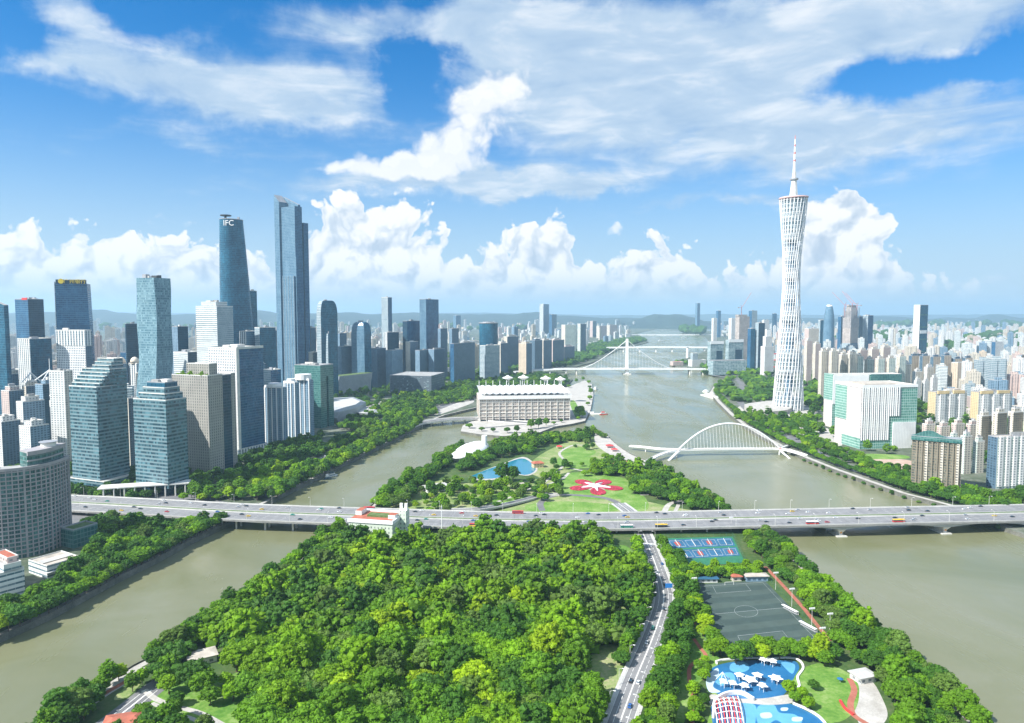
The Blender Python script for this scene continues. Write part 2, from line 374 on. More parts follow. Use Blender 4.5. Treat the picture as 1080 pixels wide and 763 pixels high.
# ------------------------------------------------------------------ the setting: water, land, roads, lawns
ZL = 4.0
def px_poly(lst, z=ZL): return [G(a, b, z) for a, b in lst]
def ground_mat(name, a, b, c, scale=0.05, rough=0.85):
    m, nt, p = newmat(name); tc = N(nt, 'ShaderNodeTexCoord')
    n1 = noise_(nt, tc.outputs['Object'], scale, 8, 0.62); n2 = noise_(nt, tc.outputs['Object'], scale * 9, 5, 0.6)
    v = math_(nt, 'MULTIPLY_ADD', n2, 0.4, math_(nt, 'MULTIPLY', n1, 0.6))
    nt.links.new(ramp(nt, v, [(0.36, a), (0.5, b), (0.64, c)]), p.inputs['Base Color'])
    p.inputs['Roughness'].default_value = rough; p.inputs['Specular IOR Level'].default_value = 0.2
    return m
MT = {}
MT['land'] = ground_mat('city_ground', (0.03, 0.06, 0.03), (0.10, 0.12, 0.08), (0.24, 0.24, 0.22), 0.014)
MT['island'] = ground_mat('island_ground', (0.035, 0.07, 0.02), (0.06, 0.11, 0.03), (0.12, 0.14, 0.06), 0.03)
MT['lawn'] = ground_mat('lawn_grass', (0.07, 0.18, 0.025), (0.14, 0.26, 0.045), (0.26, 0.34, 0.12), 0.05)
MT['drylawn'] = ground_mat('dry_lawn_grass', (0.11, 0.20, 0.045), (0.22, 0.28, 0.10), (0.36, 0.33, 0.20), 0.05)
MT['paving'] = ground_mat('pale_paving', (0.34, 0.32, 0.29), (0.42, 0.40, 0.37), (0.52, 0.50, 0.46), 0.12)
MT['concrete'] = ground_mat('concrete', (0.38, 0.38, 0.37), (0.47, 0.47, 0.45), (0.55, 0.54, 0.52), 0.08)
MT['asphalt'] = ground_mat('asphalt', (0.13, 0.13, 0.135), (0.165, 0.165, 0.17), (0.20, 0.20, 0.20), 0.10)
MT['white_line'] = plain('road_paint', (0.78, 0.78, 0.75), 0.6)
MT['yellow_line'] = plain('yellow_road_paint', (0.75, 0.5, 0.1), 0.6)
MT['redpath'] = ground_mat('red_track', (0.30, 0.10, 0.07), (0.36, 0.13, 0.09), (0.42, 0.17, 0.12), 0.2)
MT['embank'] = ground_mat('embankment_stone', (0.08, 0.085, 0.07), (0.14, 0.14, 0.12), (0.22, 0.22, 0.19), 0.1)  # stone darkened to carry the tree shadow along the water edge
MT['red'] = plain('red_paint', (0.62, 0.05, 0.05), 0.5)
MT['white'] = plain('white_paint', (0.80, 0.80, 0.79), 0.45, var=0.06)
MT['offwhite'] = plain('weathered_white', (0.66, 0.65, 0.61), 0.6)
MT['grey'] = plain('grey_metal', (0.33, 0.34, 0.36), 0.5)
MT['dark'] = plain('dark_metal', (0.05, 0.055, 0.06), 0.5)
MT['roofgrey'] = plain('roof_slab', (0.36, 0.36, 0.35), 0.8, var=0.3)
MT['roofwarm'] = plain('warm_roof_slab', (0.47, 0.42, 0.36), 0.8, var=0.3)
MT['roofred'] = plain('red_tile_roof', (0.42, 0.13, 0.08), 0.75, var=0.3)
MT['roofgreen'] = ground_mat('planted_roof', (0.05, 0.10, 0.03), (0.10, 0.16, 0.05), (0.2, 0.22, 0.12), 0.2)
MT['glassblue'] = plain('blue_window_glass', (0.02, 0.06, 0.10), 0.1, spec=0.6)
MT['steelwhite'] = plain('white_steel', (0.82, 0.82, 0.82), 0.35, var=0.05)

m, nt, p = newmat('worn_road_asphalt'); uvn = N(nt, 'ShaderNodeUVMap'); sx = N(nt, 'ShaderNodeSeparateXYZ'); nt.links.new(uvn.outputs[0], sx.inputs[0]); tc = N(nt, 'ShaderNodeTexCoord')
trk = math_(nt, 'ABSOLUTE', math_(nt, 'SINE', math_(nt, 'MULTIPLY', sx.outputs[1], math.pi / 1.85)))
jn = math_(nt, 'LESS_THAN', math_(nt, 'FRACT', math_(nt, 'DIVIDE', sx.outputs[0], 32.0)), 0.014)
pt = N(nt, 'ShaderNodeTexWhiteNoise'); cb = N(nt, 'ShaderNodeCombineXYZ'); nt.links.new(math_(nt, 'FLOOR', math_(nt, 'DIVIDE', sx.outputs[0], 17.0)), cb.inputs[0]); nt.links.new(math_(nt, 'FLOOR', math_(nt, 'DIVIDE', sx.outputs[1], 3.7)), cb.inputs[1]); nt.links.new(cb.outputs[0], pt.inputs[0])
n1 = noise_(nt, tc.outputs['Object'], .09, 8, .65); v = math_(nt, 'ADD', math_(nt, 'MULTIPLY_ADD', trk, .10, .70), math_(nt, 'MULTIPLY_ADD', n1, .5, math_(nt, 'MULTIPLY', math_(nt, 'POWER', pt.outputs[0], 4.0), -.22))); v = math_(nt, 'SUBTRACT', v, math_(nt, 'MULTIPLY', jn, .35))
vs = N(nt, 'ShaderNodeVectorMath', operation='SCALE'); vs.inputs[0].default_value = (.215, .215, .22); nt.links.new(v, vs.inputs['Scale']); nt.links.new(vs.outputs[0], p.inputs['Base Color']); p.inputs['Roughness'].default_value = .8; MT['road'] = m
# water: one sheet under everything
m, nt, p = newmat('river_water'); tc = N(nt, 'ShaderNodeTexCoord')
n1 = noise_(nt, tc.outputs['Object'], 0.006, 7, 0.62, 1.2)
nt.links.new(ramp(nt, n1, [(0.35, (0.150, 0.158, 0.078)), (0.55, (0.182, 0.186, 0.108)), (0.7, (0.205, 0.206, 0.138))]), p.inputs['Base Color'])
mp = N(nt, 'ShaderNodeMapping'); mp.inputs['Scale'].default_value = (1.0, 0.6, 1); nt.links.new(tc.outputs['Object'], mp.inputs[0])
w1 = noise_(nt, mp.outputs[0], 0.11, 8, 0.68, 0.3); mp2 = N(nt, 'ShaderNodeMapping'); mp2.inputs['Scale'].default_value = (1.0, 0.22, 1); mp2.inputs['Rotation'].default_value = (0, 0, R(20)); nt.links.new(tc.outputs['Object'], mp2.inputs[0]); w2 = noise_(nt, mp2.outputs[0], 0.012, 7, 0.62, 0.8)
bp = N(nt, 'ShaderNodeBump'); bp.inputs['Strength'].default_value = 0.4; bp.inputs['Distance'].default_value = 0.5; nt.links.new(w1, bp.inputs['Height']); nt.links.new(bp.outputs[0], p.inputs['Normal'])
nt.links.new(ramp(nt, w2, [(0.35, 0.08), (0.65, 0.36)]), p.inputs['Roughness']); p.inputs['IOR'].default_value = 1.33; p.inputs['Specular IOR Level'].default_value = 0.5
MT['water'] = m
b = MB(); b.face([(-45000, -1500, 0), (45000, -1500, 0), (45000, 45000, 0), (-45000, 45000, 0)])
tag(b.build('water', m), kind='structure')

SHORE_L = [(0, 672), (30, 659), (60, 645), (95, 626), (130, 607), (165, 590), (200, 571), (250, 547), (290, 526), (340, 501), (380, 481), (405, 469), (430, 456), (450, 446), (470, 438), (500, 431), (520, 426), (540, 421), (565, 414), (585, 409), (598, 406), (604, 400), (598, 394), (592, 391), (626, 382), (652, 369), (684, 361), (677, 356), (672, 351.5), (690, 347.5), (703, 345)]
SHORE_R = [(747, 345), (750, 349), (735, 350.3), (719, 351.6), (742, 354.5), (749, 360), (745, 369), (735, 375), (712, 381), (706, 385), (735, 389.5), (752, 393), (766, 396), (764, 402), (752, 408), (748, 414), (757, 425), (770, 438), (785, 450), (803, 461), (822, 471), (850, 484), (880, 496), (950, 521), (1000, 534), (1060, 557)]
ISLAND = [(1040, 770), (1012, 742), (975, 712), (940, 682), (910, 654), (880, 626), (855, 603), (830, 581), (806, 566), (785, 552), (767, 538), (745, 526), (718, 508), (690, 490), (665, 479), (648, 467), (640, 459), (628, 453), (605, 456), (575, 459), (540, 462), (510, 466), (482, 470), (457, 487), (430, 506), (402, 523), (391, 534), (368, 549), (347, 566), (322, 585), (295, 604), (262, 626), (230, 649), (197, 670), (165, 690), (140, 703), (120, 716), (98, 730), (75, 745), (45, 766), (20, 790)]
HAIXIN = [(486, 455), (505, 458), (530, 460), (552, 459.5), (567, 457), (585, 450), (604, 447), (617, 444), (623, 432), (626, 416), (624, 405), (617, 401), (600, 408), (580, 413), (560, 418), (540, 424), (522, 430), (506, 436), (501, 443), (488, 449)]
def land(name, poly, mat, top=ZL):
    b = MB(); poly = [(p[0], p[1]) for p in poly]
    b.prism(poly, -2.5, top, 1, 0)
    o = b.build(name, [mat, MT['embank']]); tag(o, kind='structure'); return o
gl = px_poly(SHORE_L); gr = px_poly(SHORE_R); gi = px_poly(ISLAND); gh = px_poly(HAIXIN)
LAND_L = [(-338, -900), (-334, 150)] + [(p.x, p.y) for p in gl] + [(4000, 33000), (-45000, 33000), (-45000, -900)]
LAND_R = [(9000, 33000)] + [(p.x, p.y) for p in gr] + [(505, 560), (520, 300), (540, -900), (45000, -900), (45000, 33000)]
ISL = [(232, 120)] + [(p.x, p.y) for p in gi] + [(-230, 120)]
land('north_bank_ground', LAND_L, MT['land']); land('south_bank_ground', LAND_R, MT['land'])
land('park_island_ground', ISL, MT['island']); land('stadium_island_ground', gh, MT['paving'])

# embankment promenades with a parapet, as ribbons just inside the shore
def shore_walk(name, pts, sgn, wd=5.0, mat='paving'):
    b = MB(); pts = [Vector((p[0], p[1], ZL)) for p in pts]
    a, c = (0.6 * sgn, (0.6 + wd) * sgn)
    b.ribbon(pts, max(a, c), min(a, c), 0.03, 0); tag(b.build(name, MT[mat]), kind='structure')
    w = MB(); w.beam(pts, 0.45 * sgn, 0.05 * sgn, 0, 1.0); return tag(w.build('embankment_parapet', MT['embank'] if sgn > 0 and mat == 'paving' else MT['concrete']), kind='structure')  # parapet shares the stone with the tree shadow in its colour
shore_walk('north_riverside_path', gl[:17], 1, 6); shore_walk('south_riverside_path', gr[14:], 1, 9)
SH_IS_R = smooth_path(gi[:20], 3); SH_IS_L = smooth_path(gi[21:], 3)
shore_walk('island_east_path', SH_IS_R, 1, 5); shore_walk('island_west_path', SH_IS_L, 1, 5)

SHEETN = [0]
def sheet(name, px, mat, dz=0.05, sm=True, world=False, label=None, cat=None):
    pts = px if world else [G(a, b, ZL) for a, b in px]
    if sm: pts = closed_smooth(pts, 5)
    SHEETN[0] += 1; zz = ZL + dz + 0.002 * (SHEETN[0] % 20)
    pl = [(p[0], p[1], zz) for p in pts]
    if area2(pl) < 0: pl = pl[::-1]
    b = MB(); b.face(pl); o = b.build(name, MT[mat] if isinstance(mat, str) else mat)
    if label: tag(o, label, cat)
    else: tag(o, kind='structure')
    return o
def path(name, px, w, mat, dz=0.09, world=False, sm=True, n=5, z=ZL):
    pts = px if world else [G(a, b, z) for a, b in px]
    if sm: pts = smooth_path(pts, n)
    SHEETN[0] += 1
    b = MB(); b.ribbon(pts, w / 2, -w / 2, dz + 0.002 * (SHEETN[0] % 20)); return tag(b.build(name, MT[mat]), kind='structure')

# --- island road, running under the bridge
ROAD = smooth_path([G(a, b) for a, b in [(636, 830), (650, 775), (660, 745), (671, 715), (684, 684), (693, 660), (699, 640), (700, 626), (697, 612), (690, 592), (683, 574), (677, 560), (672, 549), (664, 540), (652, 531)]], 6)
b = MB(); b.ribbon(ROAD, 6.6, -6.6, 0.14); tag(b.build('road', MT['road']), kind='structure')
b = MB(); b.ribbon(ROAD, 8.8, 6.6, 0.28); b.ribbon(ROAD, -6.6, -8.8, 0.28); tag(b.build('pavement', MT['concrete']), kind='structure')
b = MB(); b.beam(ROAD, 6.75, 6.55, 0, 0.30); b.beam(ROAD, -6.55, -6.75, 0, 0.30); tag(b.build('kerb', MT['concrete']), kind='structure')
b = MB(); b.ribbon(ROAD, 0.4, -0.4, 0.16); tag(b.build('centre_marking', MT['offwhite']), kind='structure')
b = MB()
for off in (3.4, -3.4, 6.3, -6.3):
    s = 0
    for i in range(len(ROAD) - 1):
        a, c = ROAD[i], ROAD[i + 1]; L = (c - a).length; k = 0.0
        d = (c - a).normalized(); nrm = Vector((-d.y, d.x, 0)); st = 9.0 if abs(off) < 5 else L
        while k < L:
            e = min(k + (4 if abs(off) < 5 else L), L)
            p0, p1 = a + d * k + nrm * off, a + d * e + nrm * off
            b.face([(p + nrm * q)[:2] + (ZL + 0.164,) if False else ((p + nrm * q).x, (p + nrm * q).y, ZL + 0.164) for p, q in ((p0, -.12), (p1, -.12), (p1, .12), (p0, .12))]); k += st
tag(b.build('lane_marking', MT['white_line']), kind='structure')
path('side_road', [(690, 603), (678, 606), (668, 600), (655, 590), (640, 578)], 9, 'asphalt', 0.12)
sheet('junction_asphalt', [(668, 597), (690, 592), (697, 612), (694, 618), (678, 611)], 'asphalt', 0.10, sm=False)
# crosswalks under the bridge
b = MB()
c0 = G(683, 574); d = (G(677, 560) - c0).normalized(); nr = Vector((-d.y, d.x, 0))
for k in range(-7, 8):
    p = c0 + nr * k * 1.0
    b.face([((p + nr * q + d * w).x, (p + nr * q + d * w).y, ZL + 0.17) for q, w in ((-.25, -2), (.25, -2), (.25, 2), (-.25, 2))])
tag(b.build('crossing_marking', MT['white_line']), kind='structure')
# --- south-west corner road, cycle track and footpaths
path('west_road', [(70, 800), (105, 771), (135, 748), (160, 728), (176, 716), (200, 695)], 14, 'asphalt', 0.12)
b = MB(); wr = smooth_path([G(a, c) for a, c in [(70, 800), (105, 771), (135, 748), (160, 728)]], 5)
b.ribbon(wr, 0.4, -0.4, 0.16); b.ribbon(wr, 3.6, 3.3, 0.16); b.ribbon(wr, -3.3, -3.6, 0.16); tag(b.build('road_line', MT['white_line']), kind='structure')
path('riverside_track', [(86, 748), (112, 731), (131, 720), (150, 708)], 3.2, 'redpath', 0.14)
path('riverside_paving', [(80, 749), (107, 731), (127, 719), (150, 704)], 11, 'paving', 0.07)
sheet('verge', [(120, 738), (131, 726), (146, 718), (148, 722), (134, 736)], 'drylawn', 0.1)
path('park_footpath', [(152, 728), (165, 738), (188, 746), (212, 753), (240, 768)], 3.4, 'paving', 0.12)
path('lower_footpath', [(160, 742), (185, 752), (215, 764), (245, 785)], 2.6, 'paving', 0.12)
sheet('park_lawn', [(150, 732), (175, 722), (235, 715), (262, 705), (275, 725), (255, 760), (225, 775), (190, 765)], 'lawn', 0.06)
sheet('park_lawn', [(616, 692), (636, 681), (657, 683), (655, 712), (644, 742), (624, 744), (613, 718)], 'drylawn', 0.06)
sheet('park_lawn', [(640, 640), (662, 632), (668, 650), (652, 660), (636, 654)], 'drylawn', 0.06)
sheet('park_lawn', [(636, 578), (660, 576), (672, 590), (660, 600), (640, 592)], 'lawn', 0.06)
sheet('park_lawn', [(350, 606), (368, 600), (372, 616), (352, 622)], 'lawn', 0.06)
sheet('park_lawn', [(285, 640), (310, 634), (318, 648), (292, 656)], 'drylawn', 0.06)
sheet('park_lawn', [(300, 750), (345, 742), (360, 764), (310, 780)], 'drylawn', 0.06)
# --- lawns by the pitch, winding red path
sheet('park_lawn', [(716, 672), (728, 655), (745, 668), (758, 690), (752, 712), (738, 720), (728, 745), (715, 770), (706, 720)], 'lawn', 0.06)
path('winding_track', [(729, 640), (733, 655), (729, 668), (738, 683), (744, 693), (729, 702), (727, 716), (731, 735), (730, 765)], 2.4, 'redpath', 0.13)
sheet('play_lawn', [(836, 712), (862, 700), (885, 705), (903, 718), (906, 735), (900, 752), (884, 762), (866, 758), (850, 740), (838, 728)], 'lawn', 0.06)
sheet('play_lawn', [(742, 712), (752, 735), (745, 765), (735, 790), (868, 790), (880, 765), (862, 756), (760, 726)], 'lawn', 0.055)
sheet('plaza', [(898, 722), (918, 718), (931, 738), (936, 756), (925, 768), (908, 766), (900, 744)], 'paving', 0.07)
path('garden_track', [(896, 716), (901, 728), (897, 742), (900, 754), (913, 763), (930, 772)], 3.2, 'redpath', 0.13)
path('pitch_track', [(807, 598), (826, 618), (846, 640), (862, 660), (876, 676)], 3.0, 'redpath', 0.12)
path('east_lane', [(787, 560), (800, 575), (826, 600), (852, 626), (880, 655), (910, 684)], 6, 'asphalt', 0.11)
# ------------------------------------------------------------------ trees
def ico(sub):
    bm = bmesh.new(); bmesh.ops.create_icosphere(bm, subdivisions=sub, radius=1.0)
    v = np.array([q.co[:] for q in bm.verts]); f = np.array([[q.index for q in p.verts] for p in bm.faces]); bm.free(); return v, f
ICO = {1: ico(1), 2: ico(2), 3: ico(3)}
def crown_np(seed, nclump, sub, nleaf, shape='round', leafs=(0.07, 0.15), cr=(0.25, 0.42)):
    """unit crown (radius about 1, base z=0): triangles as (verts, tris, tone)"""
    r = np.random.default_rng(seed); V = []; Fc = []; T = []; nb = 0
    if shape == 'round': hz, sq = 0.80, 0.9
    elif shape == 'flat': hz, sq = 0.5, 0.8
    elif shape == 'tall': hz, sq = 1.35, 1.0
    C = []
    for i in range(nclump):
        t = (i + 0.5) / nclump; zz = 1 - 1.28 * t; ph = i * 2.399963 + r.uniform(-.3, .3)
        rr = math.sqrt(max(0, 1 - zz * zz)); k = r.uniform(0.6, 0.88)
        if r.random() < 0.12: k *= 1.18
        C.append((rr * math.cos(ph) * k, rr * math.sin(ph) * k, (zz * k * hz + hz * 0.62), r.uniform(*cr)))
    C.append((0, 0, hz * 0.55, 0.68))
    iv, fi = ICO[sub]
    for (x, y, z, rad) in C:
        d = 1 + r.normal(0, 0.24, (len(iv), 1)); v = iv * d * rad * np.array([1, 1, 0.78]) + np.array([x, y, z])
        V.append(v); Fc.append(fi + nb); nb += len(v); T.append(np.full(len(v), r.uniform(0.82, 1.2)))
    C = np.array(C)
    if nleaf:
        ci = r.integers(0, len(C), nleaf); d = r.normal(size=(nleaf, 3)); d[:, 2] = np.abs(d[:, 2]) * 0.9 - 0.25
        d /= np.linalg.norm(d, axis=1, keepdims=True); p = C[ci, :3] + d * C[ci, 3:4] * r.uniform(0.9, 1.28, (nleaf, 1)) * np.array([1, 1, .8])
        a = r.normal(size=(nleaf, 3)); a /= np.linalg.norm(a, axis=1, keepdims=True); bb = np.cross(a, d); bb /= np.linalg.norm(bb, axis=1, keepdims=True) + 1e-6
        s = r.uniform(*leafs, (nleaf, 1)); a = a * s; bb = bb * s * 0.7
        q = np.stack([p - a - bb * .4, p + a * .1 - bb, p + a, p - a * .1 + bb], 1).reshape(-1, 3)
        idx = np.arange(nleaf)[:, None] * 4 + nb
        V.append(q); Fc.append(np.concatenate([idx + [[0, 1, 2]], idx + [[0, 2, 3]]])); T.append(np.repeat(r.uniform(0.8, 1.25, nleaf), 4))
    return np.concatenate(V), np.concatenate(Fc), np.concatenate(T)
def np_mesh(name, V, Fc, T, mats, midx=None):
    me = bpy.data.meshes.new(name); nv, nf = len(V), len(Fc)
    me.vertices.add(nv); me.vertices.foreach_set('co', np.asarray(V, np.float32).ravel())
    me.loops.add(nf * 3); me.loops.foreach_set('vertex_index', np.asarray(Fc, np.int32).ravel())
    me.polygons.add(nf); me.polygons.foreach_set('loop_start', np.arange(0, nf * 3, 3, dtype=np.int32)); me.polygons.foreach_set('loop_total', np.full(nf, 3, np.int32))
    at = me.attributes.new('tone', 'FLOAT', 'POINT'); at.data.foreach_set('value', np.asarray(T, np.float32))
    for m in mats: me.materials.append(m)
    if midx is not None: me.polygons.foreach_set('material_index', np.asarray(midx, np.int32))
    me.polygons.foreach_set('use_smooth', np.zeros(nf, bool))
    me.update(calc_edges=True); return me
def foliage(name, col, j=0.35):
    m, nt, b = newmat(name); at = N(nt, 'ShaderNodeAttribute'); at.attribute_name = 'tone'
    oi = N(nt, 'ShaderNodeObjectInfo'); tc = N(nt, 'ShaderNodeNewGeometry')
    nz = noise_(nt, tc.outputs['Position'], 0.35, 4, 0.6); big = noise_(nt, tc.outputs['Position'], 0.035, 2)
    f = math_(nt, 'MULTIPLY', at.outputs['Fac'], math_(nt, 'MULTIPLY_ADD', nz, 0.7, 0.66))
    f = math_(nt, 'MULTIPLY', f, math_(nt, 'MULTIPLY_ADD', oi.outputs['Random'], j, 1 - j / 2))
    warm = mixc(nt, math_(nt, 'MULTIPLY', math_(nt, 'SUBTRACT', big, 0.35), 1.3, clamp=True), col, (col[0] * 1.2, col[1] * 1.05, col[2] * 0.85))
    c = mixc(nt, 1.0, warm, (0, 0, 0), 'MULTIPLY'); cc = N(nt, 'ShaderNodeVectorMath', operation='SCALE'); nt.links.new(warm, cc.inputs[0]); nt.links.new(f, cc.inputs['Scale'])
    nt.links.new(cc.outputs[0], b.inputs['Base Color']); b.inputs['Roughness'].default_value = 0.65; b.inputs['Specular IOR Level'].default_value = 0.25
    tr = N(nt, 'ShaderNodeBsdfTranslucent'); mx = N(nt, 'ShaderNodeMixShader'); mx.inputs[0].default_value = 0.30
    t2 = N(nt, 'ShaderNodeVectorMath', operation='MULTIPLY'); nt.links.new(cc.outputs[0], t2.inputs[0]); t2.inputs[1].default_value = (1.5, 1.4, 0.7); nt.links.new(t2.outputs[0], tr.inputs[0])
    nt.links.new(b.outputs[0], mx.inputs[1]); nt.links.new(tr.outputs[0], mx.inputs[2]); nt.links.new(mx.outputs[0], nt.nodes['Material Output'].inputs[0])
    return m
TONES = [('dark green', (0.050, 0.140, 0.012)), ('mid green', (0.098, 0.225, 0.008)), ('bright green', (0.150, 0.300, 0.006)), ('yellow-green', (0.225, 0.36, 0.006)), ('olive green', (0.098, 0.180, 0.028))]
FOL = [foliage('foliage_' + n.replace(' ', '_').replace('-', '_'), c) for n, c in TONES]
BARK = plain('bark', (0.14, 0.10, 0.075), 0.85, scale=0.6)
SH = ['round', 'flat', 'round', 'tall', 'round', 'flat', 'round', 'tall']
NEARV = [crown_np(100 + i, 84 if s != 'flat' else 76, 1, 2600, s, (0.035, 0.085), (0.12, 0.26)) for i, s in enumerate(SH)]
LOWV = [crown_np(200 + i, 26, 1, 260, s, (0.06, 0.13), (0.18, 0.33)) for i, s in enumerate(SH)]
TINYV = []
for i in range(4):
    r = np.random.default_rng(300 + i); iv, fi = ICO[1]
    v = iv * (1 + r.normal(0, 0.22, (len(iv), 1))) * np.array([1, 1, .7]) + np.array([0, 0, .6]); TINYV.append((v, fi, r.uniform(.7, 1.3, len(v))))
CROWN = {}
def crown_mesh(v, t):
    if (v, t) not in CROWN: CROWN[(v, t)] = np_mesh('crown', *NEARV[v], [FOL[t]])
    return CROWN[(v, t)]
def trunk_mesh():
    b = MB(); b.tube([(0, 0, -0.05), (0.03, 0.01, 0.5), (0.0, 0.03, 1.0)], 0.065, 0, 6, r1=0.035)
    for a in range(4): b.tube([(0, 0.02, 0.55), (math.cos(a * 1.6) * .2, math.sin(a * 1.6) * .2, 0.85), (math.cos(a * 1.6) * .42, math.sin(a * 1.6) * .42, 1.12)], 0.03, 0, 5, r1=0.012)
    o = b.build('trunk', BARK); me = o.data; bpy.data.objects.remove(o); return me
TRUNK = trunk_mesh()
def tree(name, x, y, z, rad, v, t, label, group, rz, stem=0.55):
    r0 = empty(name, (x, y, z), label, 'tree', group, rz)
    c = bpy.data.objects.new('crown', crown_mesh(v, t)); COL.objects.link(c); c.parent = r0
    c.scale = (rad, rad, rad); c.location = (0, 0, rad * stem)
    k = bpy.data.objects.new('trunk', TRUNK); COL.objects.link(k); k.parent = r0; k.scale = (rad, rad, rad * (stem + 0.35))
    return r0
STUFF = {}   # name -> list of (x,y,z,rad,variant,tone,rz,lod)
def add_stuff(name, *a): STUFF.setdefault(name, []).append(a)
def flush_stuff():
    for name, L in STUFF.items():
        V = []; Fc = []; T = []; M_ = []; nb = 0
        for (x, y, z, rad, v, t, rz, lod) in L:
            src = LOWV[v] if lod else TINYV[v % 4]
            ca, sa = math.cos(rz), math.sin(rz); p = src[0] * rad
            p = np.stack([p[:, 0] * ca - p[:, 1] * sa + x, p[:, 0] * sa + p[:, 1] * ca + y, p[:, 2] * 1.05 + z + rad * (0.3 if lod else 0.1)], 1)
            V.append(p); Fc.append(src[1] + nb); nb += len(p); T.append(src[2] * random.uniform(.8, 1.2)); M_.append(np.full(len(src[1]), t))
        me = np_mesh(name, np.concatenate(V), np.concatenate(Fc), np.concatenate(T), FOL, np.concatenate(M_))
        o = bpy.data.objects.new(name, me); COL.objects.link(o); tag(o, STUFF_LABEL.get(name, 'mass of green trees covering the ground'), 'trees', kind='stuff')
STUFF_LABEL = {}
def scatter(poly, sp, excl=(), jit=0.42, seed=1):
    r = random.Random(seed); xs = [p[0] for p in poly]; ys = [p[1] for p in poly]; out = []
    y = min(ys); row = 0
    while y < max(ys):
        x = min(xs) + (row % 2) * sp / 2
        while x < max(xs):
            a, c = x + r.uniform(-jit, jit) * sp, y + r.uniform(-jit, jit) * sp
            if inside(a, c, poly) and not any(inside(a, c, e) for e in excl): out.append((a, c))
            x += sp
        y += sp * 0.87; row += 1
    return out
def along(pts, sp, off=0.0, jit=1.0, seed=1):
    r = random.Random(seed); out = []; P_ = offset(pts, off); acc = 0.0
    for i in range(len(P_) - 1):
        a, c = P_[i], P_[i + 1]; L = (c - a).length
        while acc < L:
            p = a + (c - a) * (acc / L); out.append((p.x + r.uniform(-jit, jit), p.y + r.uniform(-jit, jit))); acc += sp * r.uniform(.85, 1.15)
        acc -= L
    return out
def pw(lst): return [(G(a, b).x, G(a, b).y) for a, b in lst]
def pick(w, r): return r.choices(range(5), w)[0]
FOOT = []
def free(x, y): return not any(a < x < b and c < y < d and inside(x, y, q) for a, b, c, d, q in FOOT)
def add_foot(q, g=3.0):
    cx, cy = sum(p[0] for p in q) / len(q), sum(p[1] for p in q) / len(q); o = []
    for p in q:
        v = Vector((p[0] - cx, p[1] - cy)); L = v.length or 1; v *= (L + g) / L; o.append((cx + v.x, cy + v.y))
    FOOT.append((min(p[0] for p in o), max(p[0] for p in o), min(p[1] for p in o), max(p[1] for p in o), o))
def plant(pts, name, where, group, rad, w, limit=0, stuff=None, seed=1, z=ZL, stem=0.55, shapes=None, lod=True, kindword='broadleaf tree'):
    """nearest `limit` trees become things, the rest join one stuff object"""
    r = random.Random(seed); pts = sorted(pts, key=lambda p: p[0] ** 2 + p[1] ** 2)
    pts = [p for p in pts if free(*p)]
    vis = [p for p in pts if -60 < pix((p[0], p[1], z + 8))[0] < 1140 and pix((p[0], p[1], z + 8))[1] < 800]
    for i, (x, y) in enumerate(vis):
        rd = r.uniform(*rad) * (1.12 if r.random() < .18 else .78 if r.random() < .2 else 1); v = r.choice(shapes) if shapes else r.randrange(8); nn = mnoise.noise(Vector((x * .022, y * .022, seed))) ; n2 = mnoise.noise(Vector((x * .03 + 9, y * .03, seed))); t = pick([wi * math.exp(k * nn + q * n2) for wi, k, q in zip(w, (3.2, .5, -2.5, -3, .5), (-1, 0, 0, 0, 4))], r); rz = r.uniform(0, 6.28)
        if i < limit: tree(name, x, y, z, rd, v, t, f'{TONES[t][0]} {kindword} {where}', group, rz, stem)
        else: add_stuff(stuff or name + '_mass', x, y, z, rd, v, t, rz, lod)
# ------------------------------------------------------------------ buildings
FM = {}
def fm(k, *a, **kw): FM[k] = facade('facade_' + k, *a, **kw)
fm('bands', (0.155, 0.24, 0.27), (0.006, 0.035, 0.055), (0.10, 0.22, 0.26), cw=2.3, ch=4.2, ww=1.0, wh=0.55, gr=0.1, var=1.1, bandw=.5)
fm('curtain_teal', (0.020, 0.12, 0.19), (0.004, 0.055, 0.105), (0.03, 0.18, 0.28), cw=3.0, ch=4.0, ww=0.9, wh=0.8, gr=0.1, var=0.5, bandw=.5)
fm('curtain_blue', (0.040, 0.135, 0.24), (0.007, 0.055, 0.13), (0.05, 0.17, 0.30), cw=3.0, ch=3.9, ww=0.92, wh=0.72, gr=0.1, var=0.5, bandw=.6)
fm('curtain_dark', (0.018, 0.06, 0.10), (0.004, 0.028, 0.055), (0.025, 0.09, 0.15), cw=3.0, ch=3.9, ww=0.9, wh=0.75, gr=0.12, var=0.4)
fm('curtain_grey', (0.17, 0.27, 0.36), (0.035, 0.11, 0.18), (0.15, 0.27, 0.36), cw=1.6, ch=4.0, ww=0.75, wh=0.85, gr=0.14, var=0.4, bandw=.4)
fm('curtain_pale', (0.42, 0.48, 0.50), (0.13, 0.21, 0.26), (0.32, 0.40, 0.44), cw=2.2, ch=3.8, ww=0.8, wh=0.6, gr=0.18, var=0.6, bandw=.5)
fm('curtain_green', (0.10, 0.22, 0.20), (0.02, 0.10, 0.10), (0.10, 0.25, 0.23), cw=3.2, ch=3.9, ww=0.86, wh=0.8, gr=0.12, var=0.6)
fm('wavy', (0.16, 0.28, 0.34), (0.03, 0.11, 0.15), (0.25, 0.40, 0.45), cw=2.6, ch=3.9, ww=0.62, wh=0.7, gr=0.15, var=1.0)
fm('stone', (0.35, 0.335, 0.30), (0.06, 0.07, 0.07), (0.16, 0.17, 0.16), cw=3.6, ch=3.6, ww=0.34, wh=0.62, gr=0.3, var=0.5)
